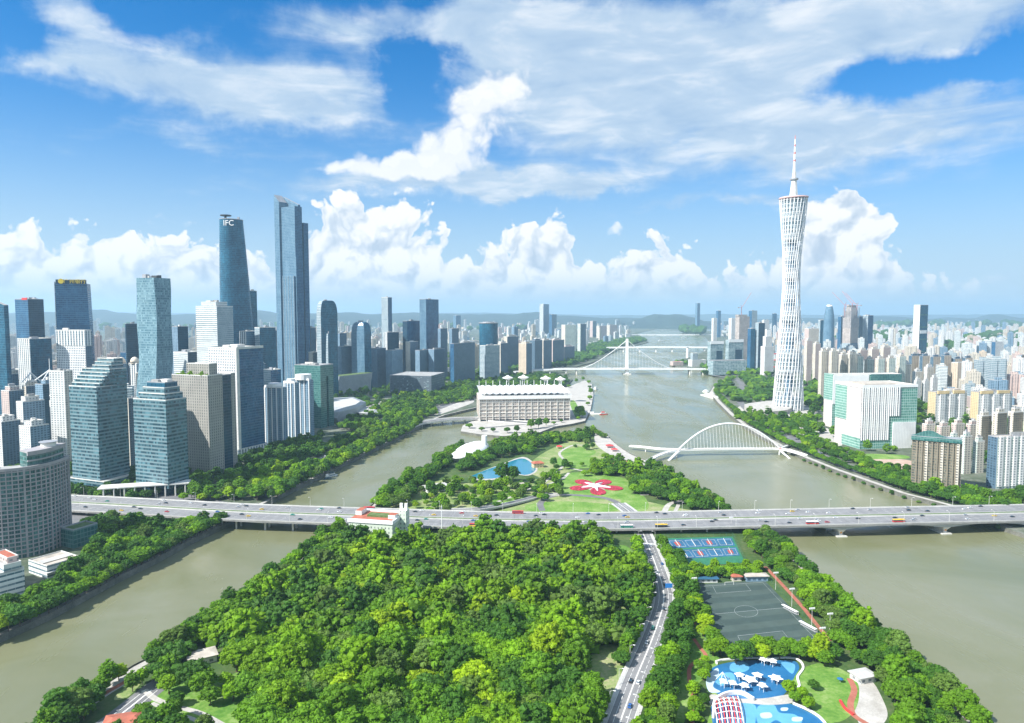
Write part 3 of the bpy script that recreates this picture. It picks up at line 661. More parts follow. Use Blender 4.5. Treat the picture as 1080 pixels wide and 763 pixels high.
fm('white_grid', (0.74, 0.74, 0.73), (0.03, 0.06, 0.10), (0.14, 0.2, 0.26), cw=3.4, ch=4.0, ww=0.45, wh=0.62, gr=0.2, var=0.4)
fm('white_bands', (0.72, 0.74, 0.72), (0.08, 0.15, 0.19), (0.3, 0.38, 0.4), cw=5.0, ch=3.9, ww=0.97, wh=0.36, gr=0.2, var=0.7, bandw=.5)
fm('white_columns', (0.72, 0.72, 0.70), (0.05, 0.10, 0.14), (0.15, 0.22, 0.26), cw=5.5, ch=3.8, ww=0.45, wh=0.9, gr=0.2, var=0.5)
fm('resi_white', (0.68, 0.68, 0.66), (0.10, 0.13, 0.16), (0.30, 0.33, 0.34), cw=4.4, ch=3.1, ww=0.48, wh=0.5, gr=0.3, var=0.7)
fm('resi_cream', (0.62, 0.57, 0.48), (0.13, 0.13, 0.13), (0.32, 0.31, 0.28), cw=4.8, ch=3.1, ww=0.46, wh=0.5, gr=0.35, var=0.7)
fm('resi_pink', (0.58, 0.46, 0.42), (0.12, 0.12, 0.13), (0.3, 0.28, 0.27), cw=4.8, ch=3.1, ww=0.45, wh=0.5, gr=0.35, var=0.7)
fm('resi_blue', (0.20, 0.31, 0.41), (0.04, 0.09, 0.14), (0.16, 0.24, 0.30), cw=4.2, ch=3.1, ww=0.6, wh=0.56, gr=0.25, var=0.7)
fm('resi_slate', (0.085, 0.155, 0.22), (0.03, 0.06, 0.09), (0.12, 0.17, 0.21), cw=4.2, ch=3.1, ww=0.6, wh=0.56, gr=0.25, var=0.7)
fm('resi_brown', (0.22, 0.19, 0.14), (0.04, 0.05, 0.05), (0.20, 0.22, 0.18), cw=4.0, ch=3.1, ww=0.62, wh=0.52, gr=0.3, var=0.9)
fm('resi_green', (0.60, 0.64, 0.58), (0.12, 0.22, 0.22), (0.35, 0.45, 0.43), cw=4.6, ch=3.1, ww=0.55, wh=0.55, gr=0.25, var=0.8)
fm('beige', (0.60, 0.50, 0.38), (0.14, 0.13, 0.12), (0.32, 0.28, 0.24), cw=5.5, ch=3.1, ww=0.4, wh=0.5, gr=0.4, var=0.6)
fm('yellow_trim', (0.62, 0.50, 0.30), (0.20, 0.17, 0.12), (0.4, 0.34, 0.24), cw=4.0, ch=3.1, ww=0.4, wh=0.5, gr=0.4, var=0.6)
fm('hotel_glass', (0.12, 0.19, 0.19), (0.015, 0.075, 0.075), (0.10, 0.25, 0.24), cw=2.1, ch=3.55, ww=0.9, wh=0.8, gr=0.15, var=0.9)
fm('mall_glass', (0.40, 0.48, 0.50), (0.06, 0.14, 0.17), (0.30, 0.40, 0.42), cw=6, ch=5, ww=0.8, wh=0.7, gr=0.15, var=1.0)
fm('green_glass', (0.42, 0.58, 0.52), (0.06, 0.22, 0.17), (0.22, 0.42, 0.36), cw=3.2, ch=4.2, ww=0.8, wh=0.8, gr=0.12, var=0.6)
fm('pink_stone', (0.66, 0.60, 0.57), (0.50, 0.42, 0.40), (0.68, 0.62, 0.6), cw=4.0, ch=2.4, ww=0.6, wh=0.6, gr=0.6, var=0.9)
fm('rib', (0.80, 0.80, 0.79), (0.6, 0.61, 0.62), (0.7, 0.7, 0.7), cw=2.6, ch=200, ww=0.22, wh=1.0, gr=0.5, var=0.2)
fm('site', (0.50, 0.44, 0.40), (0.07, 0.07, 0.07), (0.35, 0.32, 0.3), cw=6, ch=4.2, ww=0.6, wh=0.6, gr=0.7, var=1.0)
fm('black_box', (0.09, 0.12, 0.15), (0.04, 0.06, 0.08), (0.3, 0.36, 0.4), cw=9, ch=6, ww=0.5, wh=0.35, gr=0.3, var=0.6)
fm('book_stone', (0.40, 0.42, 0.44), (0.25, 0.28, 0.31), (0.45, 0.47, 0.48), cw=3, ch=1.6, ww=0.8, wh=0.6, gr=0.5, var=0.8)
fm('stadium_grid', (0.70, 0.65, 0.58), (0.22, 0.18, 0.16), (0.50, 0.42, 0.36), cw=3.4, ch=4.2, ww=0.8, wh=0.76, gr=0.5, var=1.0)

class T:
    """rectangular building seen at a corner: px0 left edge, pxc near corner, px1 right edge, yt roof, yb foot"""
    def __init__(s, name, label, cat, px0, pxc, px1, yt, yb, al=18, dep=28, group=None):
        s.C = G(pxc, yb, ZL); a = R(al); s.dl = Vector((-math.cos(a), math.sin(a), 0)); s.dr = Vector((math.sin(a), math.cos(a), 0))
        Y = s.C.y
        def ext(px, d):
            k = (px - CX) / F * CP; den = d.x - k * d.y
            return (k * Y - s.C.x + (px - CX) / F * (H - 60) * SP) / den if abs(den) > 1e-3 else dep
        s.wl = ext(px0, s.dl) if px0 < pxc - .01 else dep
        s.wr = ext(px1, s.dr) if px1 > pxc + .01 else dep
        if s.wl < 3 or s.wl > 400: s.wl = dep
        if s.wr < 3 or s.wr > 400: s.wr = dep
        s.zt = Zat(yt, Y); s.root = empty(name, s.C, label, cat, group); s.h = s.zt - ZL
    def p(s, u, v): return s.dl * u + s.dr * v              # local metres
    def rect(s, u0, u1, v0, v1): return [tuple(s.p(*q)) for q in ((u0, v0), (u0, v1), (u1, v1), (u1, v0))]
    def block(s, part, u0, u1, v0, v1, z0, z1, mL, mR=None, mt='roofgrey', parapet=1.2, rel=True):
        if rel: u0, u1, v0, v1 = u0 * s.wl, u1 * s.wl, v0 * s.wr, v1 * s.wr
        if mR is None: mR = mL
        b = MB(); A, B, Cc, D = s.rect(u0, u1, v0, v1)
        if z0 < 6: add_foot([(q[0] + s.C.x, q[1] + s.C.y) for q in (A, B, Cc, D)])
        # outward order: A(near) B(right end) Cc(far) D(left end)
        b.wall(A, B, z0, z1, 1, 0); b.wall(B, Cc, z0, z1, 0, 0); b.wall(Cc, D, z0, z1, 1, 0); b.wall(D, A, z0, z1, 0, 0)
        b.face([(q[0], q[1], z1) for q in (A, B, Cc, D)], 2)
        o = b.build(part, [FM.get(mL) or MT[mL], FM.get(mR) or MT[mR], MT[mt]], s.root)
        if parapet:
            q = MB(); t = 0.5
            for (a0, a1, b0, b1) in ((u0, u1, v0, v0 + t), (u0, u1, v1 - t, v1), (u0, u0 + t, v0 + t, v1 - t), (u1 - t, u1, v0 + t, v1 - t)):
                q.prism(s.rect(a0, a1, b0, b1), z1, z1 + parapet)
            q.build('parapet', [FM.get(mL) if False else (MT['offwhite'] if mL in LIGHT else MT['grey'])], o)
        return o
    def plant(s, z, n=3, seed=0, u0=0.15, u1=0.85, v0=0.15, v1=0.85, mat='roofgrey', hh=(2, 5)):
        r = random.Random(seed + int(abs(s.C.x)))
        for i in range(n):
            b = MB(); uu, vv = r.uniform(u0, u1 - .2), r.uniform(v0, v1 - .2); du, dv = r.uniform(.12, .3), r.uniform(.12, .3)
            b.prism(s.rect(uu * s.wl, min(uu + du, u1) * s.wl, vv * s.wr, min(vv + dv, v1) * s.wr), z, z + r.uniform(*hh) + .01 * i)
            b.build('plant_room', MT[r.choice((mat, 'grey', 'offwhite'))], s.root)
    def panel(s, part, side, a0, a1, z0, z1, mat, proud=0.35, thick=0.8):
        """slab standing proud of the left (L) or right (R) face; a in metres along the face from the near corner"""
        if side == 'R': pl = s.rect(-proud, thick, a0, a1)
        else: pl = s.rect(a0, a1, -proud, thick)
        b = MB(); b.prism(pl, z0, z1, 0, bottom=True); return b.build(part, mat if not isinstance(mat, str) else FM.get(mat) or MT[mat], s.root)
LIGHT = {'white_grid', 'white_bands', 'white_columns', 'resi_white', 'resi_cream', 'resi_green', 'pink_stone', 'rib', 'stone', 'resi_pink', 'beige', 'bands', 'curtain_pale'}
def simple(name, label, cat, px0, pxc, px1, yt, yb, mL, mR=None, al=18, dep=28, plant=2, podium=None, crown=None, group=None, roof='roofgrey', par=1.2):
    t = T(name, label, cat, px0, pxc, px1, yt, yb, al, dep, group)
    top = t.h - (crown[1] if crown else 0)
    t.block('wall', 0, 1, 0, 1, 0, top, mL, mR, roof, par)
    if crown:                         # (inset fraction, height, material)
        i, hh, mm = crown; t.block('crown', i, 1 - i, i, 1 - i, top, top + hh, mm, None, roof, par)
        if plant: t.plant(top + hh, plant, 5, i + .05, .95 - i, i + .05, .95 - i)
    elif plant: t.plant(top, plant, 3)
    if podium: t.block('podium', -podium[0], 1 + podium[0], -podium[0], 1 + podium[0], 0, podium[1], podium[2], None, 'roofwarm', 1.0)
    return t

# ---- left foreground: curved hotel
def hotel():
    pts = [G(a, b) for a, b in [(-95, 588), (-50, 593), (-15, 593), (15, 590), (40, 585), (60, 578), (76, 569)]]
    arc = smooth_path(pts, 5); o = pts[3]; arc = [p - o for p in arc]; back = offset(arc, 24)
    add_foot([(p.x + o.x, p.y + o.y) for p in arc] + [(p.x + o.x, p.y + o.y) for p in back[::-1]], 2); r0 = empty('hotel', o, 'curved pinkish grey hotel slab with green glass windows beside the left river bank', 'hotel')
    ht = Zat(497, o.y) - ZL
    b = MB(); b.prism([(p.x, p.y) for p in arc] + [(p.x, p.y) for p in back[::-1]], 0, ht, 0, 1); b.build('wall', [FM['hotel_glass'], MT['roofgrey']], r0)
    L = 0; pos = []
    for i in range(len(arc) - 1):
        a, c = arc[i], arc[i + 1]; d = (c - a).length; k = (-L) % 4.2
        while k < d: pos.append((a + (c - a) * (k / d), (c - a).normalized())); k += 4.2
        L += d
    stone = plain('hotel_stone', (0.35, 0.33, 0.34), 0.7)
    b = MB()
    for n, (p, d) in enumerate(pos):
        w = 1.5 if n % 5 == 0 else 0.8; nr = Vector((d.y, -d.x, 0))
        b.box((p + nr * 0.45).to_tuple()[:2] + (0,), (w, 1.3, ht), 0, math.atan2(d.y, d.x))
    # end wall toward the river and its piers
    e0, e1 = arc[-1], back[-1]; dd = (e1 - e0).normalized()
    for k in range(7): b.box((e0 + dd * k * 4)[:2] + (0,), (1.0, 1.2, ht), 0, math.atan2(dd.y, dd.x))
    b.build('pier_grid', stone, r0)
    b = MB()
    for f in range(1, int(ht / 3.55) + 1):
        b.beam([Vector((p.x, p.y, f * 3.55)) for p in arc + [e1]], -0.8, 0.35, -0.45, 0.45)
    b.build('floor_bands', stone, r0)
    b = MB(); b.beam([Vector((p.x, p.y, ht)) for p in arc + [e1]], -1.1, 0.6, -0.3, 2.2); b.build('cornice', stone, r0)
    i0 = int(len(arc) * .62)
    pa = arc[i0:]; pb = [q for q in offset(pa, 18)]; pa = offset(pa, 4)
    b = MB(); b.prism([(p.x, p.y) for p in pa] + [(p.x, p.y) for p in pb[::-1]], ht, ht + 13, 0, 1); b.build('penthouse', [FM['hotel_glass'], MT['roofgrey']], r0)
    b = MB(); b.beam([Vector((p.x, p.y, ht + 13)) for p in pa], -1.8, 14, -2.4, 1.2); b.beam([Vector((p.x, p.y, ht + 6)) for p in pa], -1.2, 1, -.6, .6); b.build('penthouse_band', stone, r0)
    c = pa[len(pa) // 2] + Vector((-5, 8, 0))
    b = MB(); b.tube([(c.x, c.y, ht + 14), (c.x, c.y, ht + 18)], 6, 0, 16); b.build('round_plant_room', MT['offwhite'], r0)
    b = MB(); b.tube([(c.x, c.y, ht + 18), (c.x, c.y, ht + 18.5)], 7.4, 0, 18); b.build('helipad', MT['grey'], r0)
    tr = MB()
    c2 = arc[8] + Vector((0, 12, 0)); tr.box((c2.x, c2.y, ht + .1), (26, 12, .8), 0, .1); tr.build('roof_garden', MT['roofgreen'], r0)
hotel()
t = T('annex', 'low office annex with a flat tan roof between the curved hotel and the river', 'building', 27, 50, 82, 594, 611, 30)
t.block('wall', 0, 1, 0, 1, 0, 10, 'white_bands', None, 'roofwarm', 0.8); t.panel('canopy', 'R', -1, t.wr + 1, 4.6, 5.4, 'offwhite', 2.2); t.block('roof_strip', .3, .6, .05, .95, 10, 10.8, 'roofwarm', None, 'concrete', 0)
t = T('annex', 'grey green low block with a planted roof right behind the curved hotel', 'building', 62, 78, 101, 560, 579, 25)
t.block('wall', 0, 1, 0, 1, 0, t.h, 'curtain_green', None, 'roofgreen', 1.2)
t = T('terrace_block', 'white stepped terrace block with red top storey at the left edge', 'building', -30, 0, 23, 596, 634, 35)
t.block('wall', 0, 1, 0, 1, 0, t.h * .72, 'white_bands', None, 'roofgrey', 1.1); t.block('upper_storey', .0, .8, .2, .9, t.h * .72, t.h * .92, 'white_bands', None, 'roofgrey', 1); t.block('top_storey', .1, .6, .45, .9, t.h * .92, t.h * 1.06, 'resi_pink', None, 'roofred', .6)

# ---- the stepped glass twins by the bridge road
t = T('office_tower', 'taller stepped glass office tower with diagonal roof terraces by the bridge road', 'tower', 75, 106, 136, 409, 517, 22)
h = t.h; t.block('wall', 0, 1, 0, 1, 9, h, 'bands', None, 'roofgrey', 1.0)
hb = Zat(379, t.C.y + 25) - ZL; n = 8
for k in range(n):
    z0 = h + (hb - h) * k / n; z1 = h + (hb - h) * (k + 1) / n
    t.block('terrace_storey', 0.0 if k < 5 else .12, .62 - .0 * k if False else 1.0 - .0 * k if k < 5 else .72, 0.10 + 0.085 * k, 1, z0, z1, 'bands', None, 'roofgreen' if k % 3 == 0 else 'roofgrey', 0.8)
t.block('base', .08, .92, .08, .92, 0, 9, 'curtain_dark', None, 'roofgrey', 0)
t.block('podium', -.25, 1.1, -.1, 1.0, 5, 11, 'bands', None, 'concrete', 1.0)
t = T('office_tower', 'shorter glass office tower with a set-back top beside the stepped glass tower', 'tower', 142, 178, 198, 423, 524, 22)
h = t.h; t.block('wall', 0, 1, 0, 1, 9, h, 'bands', None, 'roofgrey', 1.0)
hb = Zat(404, t.C.y + 15) - ZL
t.block('upper_storey', .1, .9, .12, 1, h, h + (hb - h) * .35, 'bands', None, 'roofgrey', 1); t.block('upper_storey', .16, .82, .2, .95, h + (hb - h) * .35, h + (hb - h) * .7, 'bands', None, 'roofgrey', 1); t.block('glass_crown', .2, .75, .3, .9, h + (hb - h) * .7, hb, 'curtain_teal', None, 'roofgrey', 1)
t.block('base', .08, .92, .08, .92, 0, 9, 'curtain_dark', None, 'roofgrey', 0); t.plant(hb, 2, 3, .25, .7, .35, .85)
# colonnaded podium in front of the twins
c0 = G(110, 528); r0 = empty('colonnade', c0, 'long flat white colonnade roof in front of the glass twin towers', 'canopy')
b = MB(); e = G(196, 522) - c0; ex = e.normalized(); pn = Vector((-ex.y, ex.x, 0))
q = [(pn * a + ex * k) for k, a in ((-6, -3), (e.length + 4, -3), (e.length + 4, 16), (-6, 16))]
b.prism([(p.x, p.y) for p in q], 13, 14.2, 0, bottom=True); b.build('roof', MT['offwhite'], r0)
for k in range(9):
    b = MB(); p = ex * (k * e.length / 8) - pn * 2; b.tube([(p.x, p.y, 0), (p.x, p.y, 13)], 0.8, 0, 8); b.build('column', MT['offwhite'], r0)

S = simple
t = S('slab_tower', 'narrow cream end wall slab between the two glass twins', 'tower', 134, 138, 147, 421, 497, 'resi_cream', 'resi_slate', 30, plant=1)
t = S('slab_tower', 'tall thin white slab left of the stepped glass tower', 'tower', 54, 72, 79, 392, 493, 'resi_white', 'resi_cream', 10, plant=2)
# stone block with garden roof
t = T('office_block', 'stone grid office block with roof garden trees, half in shadow', 'building', 183, 222, 245, 397, 503, 20)
t.block('wall', 0, 1, 0, .62, 0, t.h, 'stone', 'stone', 'roofgreen', 1.2); t.block('dark_wing', .0, .55, .62, 1, 0, t.h * .99, 'curtain_dark', None, 'roofgrey', 1.0); t.block('end_bay', .0, .3, 1, 1.2, 0, t.h, 'stone', None, 'roofgrey', 1)
hb = Zat(384, t.C.y + 20) - ZL; t.block('penthouse', .12, .75, .25, .6, t.h, hb, 'stone', None, 'roofgrey', 1)
b = MB(); r = random.Random(4)
V = []; Fc = []; Tn = []; nb = 0
for k in range(14):
    q = t.p((.05 + .065 * k) * t.wl, r.uniform(.03, .14) * t.wr); src = LOWV[k % 8]; rd = r.uniform(1.6, 3)
    V.append(src[0] * rd + np.array([q.x, q.y, t.h])); Fc.append(src[1] + nb); nb += len(src[0]); Tn.append(src[2])
me = np_mesh('roof_trees', np.concatenate(V), np.concatenate(Fc), np.concatenate(Tn), [FOL[2]]); o = bpy.data.objects.new('roof_trees', me); COL.objects.link(o); o.parent = t.root
# glass tower with white gridded side
t = T('office_tower', 'blue glass office tower with a white gridded left side near the park strip', 'tower', 222, 252, 279, 368, 483, 24)
t.block('wall', 0, 1, 0, 1, 5, t.h, 'white_grid', 'curtain_blue', 'roofgrey', 1.5); t.panel('corner_pier', 'R', -.4, 5, 0, t.h + 1, 'offwhite', .5); t.panel('roof_band', 'R', 0, t.wr, t.h - 1, t.h + 2.5, 'offwhite', .8)
t.block('podium', -.04, 1.05, -.05, 1.05, 0, 12, 'white_columns', None, 'roofgrey', 1); t.plant(t.h, 3, 8)
S('office_tower', 'white horizontally banded tower in front of the tapering round skyscraper', 'tower', 209, 232, 248, 319, 446, 'white_bands', 'curtain_pale', 20, crown=(.15, 8, 'white_bands'))
# wavy tower
def wavy():
    t = T('office_tower', 'pale blue tower with folded in and out bulging sides left of the skyscrapers', 'tower', 147, 168, 183, 293, 468, 22)
    rings = []; n = 16
    for k in range(n + 1):
        f = k / n; z = t.h * f; w = 1.0 - .07 * math.cos(f * 4 * math.pi) ; w2 = 1.0 - .07 * math.cos(f * 4 * math.pi + math.pi)
        q = [(0, 0), (0, t.wr * w2), (t.wl * w, t.wr * w2), (t.wl * w, 0)]
        off = 2.2 * math.sin(f * 2 * math.pi)
        rings.append([tuple(t.p(u + off, v - off * .6) + Vector((0, 0, z))) for u, v in q])
    b = MB(); b.loft(rings, 0, 1); b.build('wall', [FM['wavy'], MT['roofgrey']], t.root)
    t.plant(t.h, 4, 2, hh=(3, 7), mat='dark')
wavy()
# bank tower with yellow sign
t = T('bank_tower', 'blue glass bank tower with yellow rooftop lettering near the left edge', 'tower', 60, 64, 97, 299, 450, 70, 30)
rings = [[tuple(t.p(u, v) + Vector((0, 0, z))) for u, v in ((0, 0), (0, t.wr * k), (t.wl, t.wr * k), (t.wl, 0))] for z, k in ((0, 1.05), (t.h * .6, 1.03), (t.h, .98))]
b = MB(); b.loft(rings, 0, 1); b.build('wall', [FM['curtain_blue'], MT['roofgrey']], t.root)
t.panel('side_fin', 'L', 0, t.wl, 0, t.h + 3, 'curtain_pale', .4); t.panel('sign_board', 'R', 2, t.wr * .97, t.h, t.h + 7, 'curtain_dark', .1)
YEL = plain('yellow_sign', (0.85, 0.62, 0.06), 0.5, var=.05)
def text_on(t, txt, size, a, z, mat, side='R', name='sign_letters', proud=.9):
    cu = bpy.data.curves.new(name, 'FONT'); cu.body = txt; cu.size = size; cu.extrude = .25; cu.align_x = 'LEFT'
    o = bpy.data.objects.new(name, cu); COL.objects.link(o); dg = bpy.context.evaluated_depsgraph_get()
    me = bpy.data.meshes.new_from_object(o.evaluated_get(dg)); bpy.data.objects.remove(o); me.materials.clear(); me.materials.append(mat)
    o = bpy.data.objects.new(name, me); COL.objects.link(o); o.parent = t.root
    d = t.dr if side == 'R' else -t.dl
    q = t.p(-proud, a) if side == 'R' else t.p(a, -proud)
    o.location = (q.x, q.y, z); o.rotation_euler = (R(90), 0, math.atan2(d.y, d.x)); return o
text_on(t, '广州银行', t.wr * .17, t.wr * .28, t.h + .8, YEL)
q = t.p(-.8, t.wr * .2); b = MB(); b.tube([q + Vector((0, 0, t.h + 4)) - t.dl * .6, q + Vector((0, 0, t.h + 4)) + t.dl * .6], 4.6, 0, 18); o = b.build('sign_emblem', YEL, t.root)
S('office_tower', 'white gridded tower directly in front of the blue bank tower', 'tower', 62, 94, 100, 349, 462, 'white_grid', 'resi_slate', 12, crown=(0.0, 26, 'white_columns'))
t = T('office_tower', 'dark glass tower with a sloping top cut by the left edge', 'tower', -40, 11, 14, 322, 466, 20, 40)
hl = t.h; b = MB(); A, B_, C_, D_ = t.rect(0, t.wl, 0, t.wr)
zs = [hl, hl, hl + 32, hl + 32]; q = [A, B_, C_, D_]
for i in range(4):
    a, c = q[i], q[(i + 1) % 4]; L = math.dist(a, c)
    b.face([(a[0], a[1], 0), (c[0], c[1], 0), (c[0], c[1], zs[(i + 1) % 4]), (a[0], a[1], zs[i])], 0, [(0, 0), (L, 0), (L, zs[(i + 1) % 4]), (0, zs[i])])
b.face([(p[0], p[1], z) for p, z in zip(q, zs)], 1); b.build('wall', [FM['curtain_teal'], MT['roofgrey']], t.root)
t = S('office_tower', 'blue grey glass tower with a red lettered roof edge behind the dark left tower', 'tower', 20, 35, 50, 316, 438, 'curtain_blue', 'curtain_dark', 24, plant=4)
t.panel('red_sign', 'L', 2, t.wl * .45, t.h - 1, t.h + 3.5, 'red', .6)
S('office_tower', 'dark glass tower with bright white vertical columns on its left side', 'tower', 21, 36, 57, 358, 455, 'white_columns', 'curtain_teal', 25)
S('office_tower', 'small plain dark tower left of the pale folded tower', 'tower', 134, 136, 148, 342, 436, 'curtain_dark', None, 40)
S('office_tower', 'bluish tower base behind the cream domes', 'tower', 128, 137, 148, 372, 428, 'curtain_blue', 'curtain_pale', 22)
# domed building
for k, (x0, x1) in enumerate(((124, 135), (137, 150))):
    t = T('domed_tower', ('left' if k == 0 else 'right') + ' one of the two cream towers topped by a round dome', 'tower', x0, x1 - 3, x1, 384, 452, 20)
    t.block('wall', 0, 1, 0, 1, 0, t.h, 'white_columns', 'resi_blue', 'roofwarm', 1.5)
    c = t.p(t.wl * .5, t.wr * .5); rr = min(t.wl, 16) * .42
    b = MB(); b.loft([[(c.x + math.cos(a) * rr * k_, c.y + math.sin(a) * rr * k_, t.h + z * rr) for a in [j * math.pi / 8 for j in range(16)]] for k_, z in ((1, 0), (1, .35), (1.12, .4), (1.1, .75), (.95, 1.15), (.7, 1.5), (.35, 1.75), (.05, 1.85))]); b.build('dome', plain('cream_dome', (0.72, 0.62, 0.5), .5), t.root, smooth=True)
# residential towers at the left edge
for (x0, xc, x1, yt, yb, mL, mR, lab) in (
    (-12, 4, 22, 441, 497, 'resi_white', 'resi_slate', 'dark sided apartment tower with white edges lowest at the left edge behind the hotel'),
    (18, 27, 48, 420, 492, 'resi_white', 'resi_blue', 'white apartment tower with jagged rooftop, upper of two behind the hotel'),
    (20, 34, 52, 446, 500, 'resi_white', 'resi_blue', 'white bay windowed apartment tower directly behind the hotel roof'),
    (53, 57, 66, 419, 486, 'resi_white', 'resi_blue', 'slender white apartment tower with pointed roof left of the thin white slab'),
    (2, 12, 26, 409, 470, 'resi_pink', 'resi_slate', 'pinkish apartment block behind the white towers at the left'),
    (-10, 8, 36, 392, 452, 'resi_cream', 'resi_slate', 'long beige apartment block with a domed turret at the left'),
    (38, 48, 70, 402, 470, 'resi_blue', 'curtain_dark', 'dark glass tower with a white pyramid frame on top'),
    (24, 30, 44, 404, 465, 'resi_cream', 'resi_slate', 'beige slab left of the pyramid topped tower'),
    (60, 64, 74, 452, 492, 'resi_white', 'resi_blue', 'short white apartment block at the foot of the thin white slab')):
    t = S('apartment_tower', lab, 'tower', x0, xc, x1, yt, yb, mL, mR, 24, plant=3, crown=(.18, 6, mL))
    if 'pyramid' in lab:
        b = MB(); c = t.p(t.wl * .5, t.wr * .5)
        for u, v in ((0, 0), (1, 0), (1, 1), (0, 1)): b.tube([t.p(u * t.wl, v * t.wr) + Vector((0, 0, t.h)), c + Vector((0, 0, t.h + 16))], .9, 0, 5)
        b.tube([c + Vector((0, 0, t.h + 14)), c + Vector((0, 0, t.h + 34))], .5, 0, 5); b.build('roof_frame', MT['white'], t.root)
    if 'domed' in lab:
        b = MB(); c = t.p(t.wl * .3, t.wr * .2); b.box((c.x, c.y, t.h), (12, 12, 12)); b.loft([[(c.x + math.cos(a) * k_, c.y + math.sin(a) * k_, t.h + z) for a in [j * math.pi / 6 for j in range(12)]] for k_, z in ((6.5, 12), (6, 16), (3.5, 20), (.6, 24))]); b.build('turret', plain('cream_turret', (0.66, 0.6, 0.52)), t.root)
    if 'pointed' in lab:
        b = MB(); q = t.rect(0, t.wl, 0, t.wr); c = t.p(t.wl * .5, t.wr * .5)
        for i in range(4): b.face([(q[i][0], q[i][1], t.h + 1.3), (q[(i + 1) % 4][0], q[(i + 1) % 4][1], t.h + 1.3), (c.x, c.y, t.h + 20)])
        b.build('pointed_roof', MT['offwhite'], t.root)

# ---- the two supertall towers
def ifc():
    C0 = G(249, 428); Y = C0.y; r0 = empty('skyscraper', C0, 'tapering round cornered teal skyscraper with letters near its top', 'skyscraper')
    ht = Zat(231, Y) - ZL; sc = Y / F
    prof = [(0, 15.4), (.12, 16.0), (.3, 16.2), (.5, 15.6), (.7, 14.2), (.85, 12.9), (1, 11.4)]
    b = MB(); rings = []
    for i in range(29):
        f = i / 28
        k = max(j for j in range(6) if prof[j][0] <= f); a0, a1 = prof[k], prof[k + 1]; w = (a0[1] + (a1[1] - a0[1]) * (f - a0[0]) / (a1[0] - a0[0])) * sc * 1.02
        ring = []
        for j in range(36):
            a = 2 * math.pi * j / 36 + .35; rad = w * (1 + .07 * math.cos(3 * (a - .35)))
            ring.append((rad * math.cos(a) + (1 - f) * 2.6 * sc * 0, rad * math.sin(a) + 20, ht * f))
        rings.append(ring)
    off = [(-1.2 + 0) * 0] 
    for i, ring in enumerate(rings):
        f = i / 28; dx = (244.5 - 249) * sc * f; rings[i] = [(x + dx, y, z) for x, y, z in ring]
    b.loft(rings, 0, 1); b.build('wall', [FM['curtain_teal'], MT['dark']], r0)
    dx = (244.5 - 249) * sc
    b = MB(); b.tube([(dx - 11, 20, ht), (dx - 11, 20, ht + 9)], 2.5, 0, 10); b.tube([(dx - 10, 20, ht + 9), (dx - 10, 20, ht + 11)], 12, 0, 24); b.build('helipad', MT['dark'], r0)
    b = MB(); b.tube([rings[-1][j] for j in range(36)] + [rings[-1][0]], .9, 0, 5, cap=False); b.box((dx + 20, 16, ht), (4, 4, 6)); b.build('roof_rim', MT['grey'], r0)
    class D: pass
    d = D(); d.root = r0; d.dr = Vector((1, 0, 0)); d.dl = Vector((0, 1, 0)); d.p = lambda u, v: Vector((v, u, 0))
    text_on(d, 'IFC', 17, -15, ht - 15.5, MT['white'], 'R', 'sign_letters', proud=8.0)
ifc()
def ctf():
    t = T('skyscraper', 'tallest grey blue skyscraper with sloping notched top left of the river', 'skyscraper', 293, 313, 329, 214, 415, 33)
    h = t.h; wl, wr = t.wl, t.wr; m1, m2 = 'curtain_grey', 'curtain_blue'
    def shaft(part, u0, u1, v0, v1, z1, z1b, mL, mR):      # z1 at u0, z1b at u1
        b = MB(); q = t.rect(u0 * wl, u1 * wl, v0 * wr, v1 * wr); zs = [z1, z1, z1b, z1b]
        for i in range(4):
            a, c = q[i], q[(i + 1) % 4]; L = math.dist(a, c)
            b.face([(a[0], a[1], 0), (c[0], c[1], 0), (c[0], c[1], zs[(i + 1) % 4]), (a[0], a[1], zs[i])], 1 if i in (0, 2) else 0, [(0, 0), (L, 0), (L, zs[(i + 1) % 4]), (0, zs[i])])
        b.face([(p[0], p[1], z) for p, z in zip(q, zs)], 2); b.build(part, [FM[mL], FM[mR], MT['grey']], t.root)
    shaft('main_shaft', .0, .74, .1, .55, h * .985, h * .985, m1, m2)
    shaft('left_blade', .74, 1.0, .0, .5, h * 1.015, h * 1.055, m1, m1)
    shaft('rear_blade', .2, .98, .55, .7, h * 1.0, h * 1.05, m1, m2)
    shaft('front_shaft', .0, .62, -.02, .1, h * .62, h * .62, m1, m2)
    shaft('right_shaft', .05, .8, .7, 1.0, h * .905, h * .905, m1, m2)
    shaft('corner_shaft', -.06, .0, .06, .5, h * .72, h * .72, m1, m2)
    for k in range(5):
        t.panel('vertical_rib', 'L', wl * (.02 + .14 * k), wl * (.02 + .14 * k) + 1.2, 6, h * .62, 'curtain_pale', .02 * wr + .7, .2)
ctf()
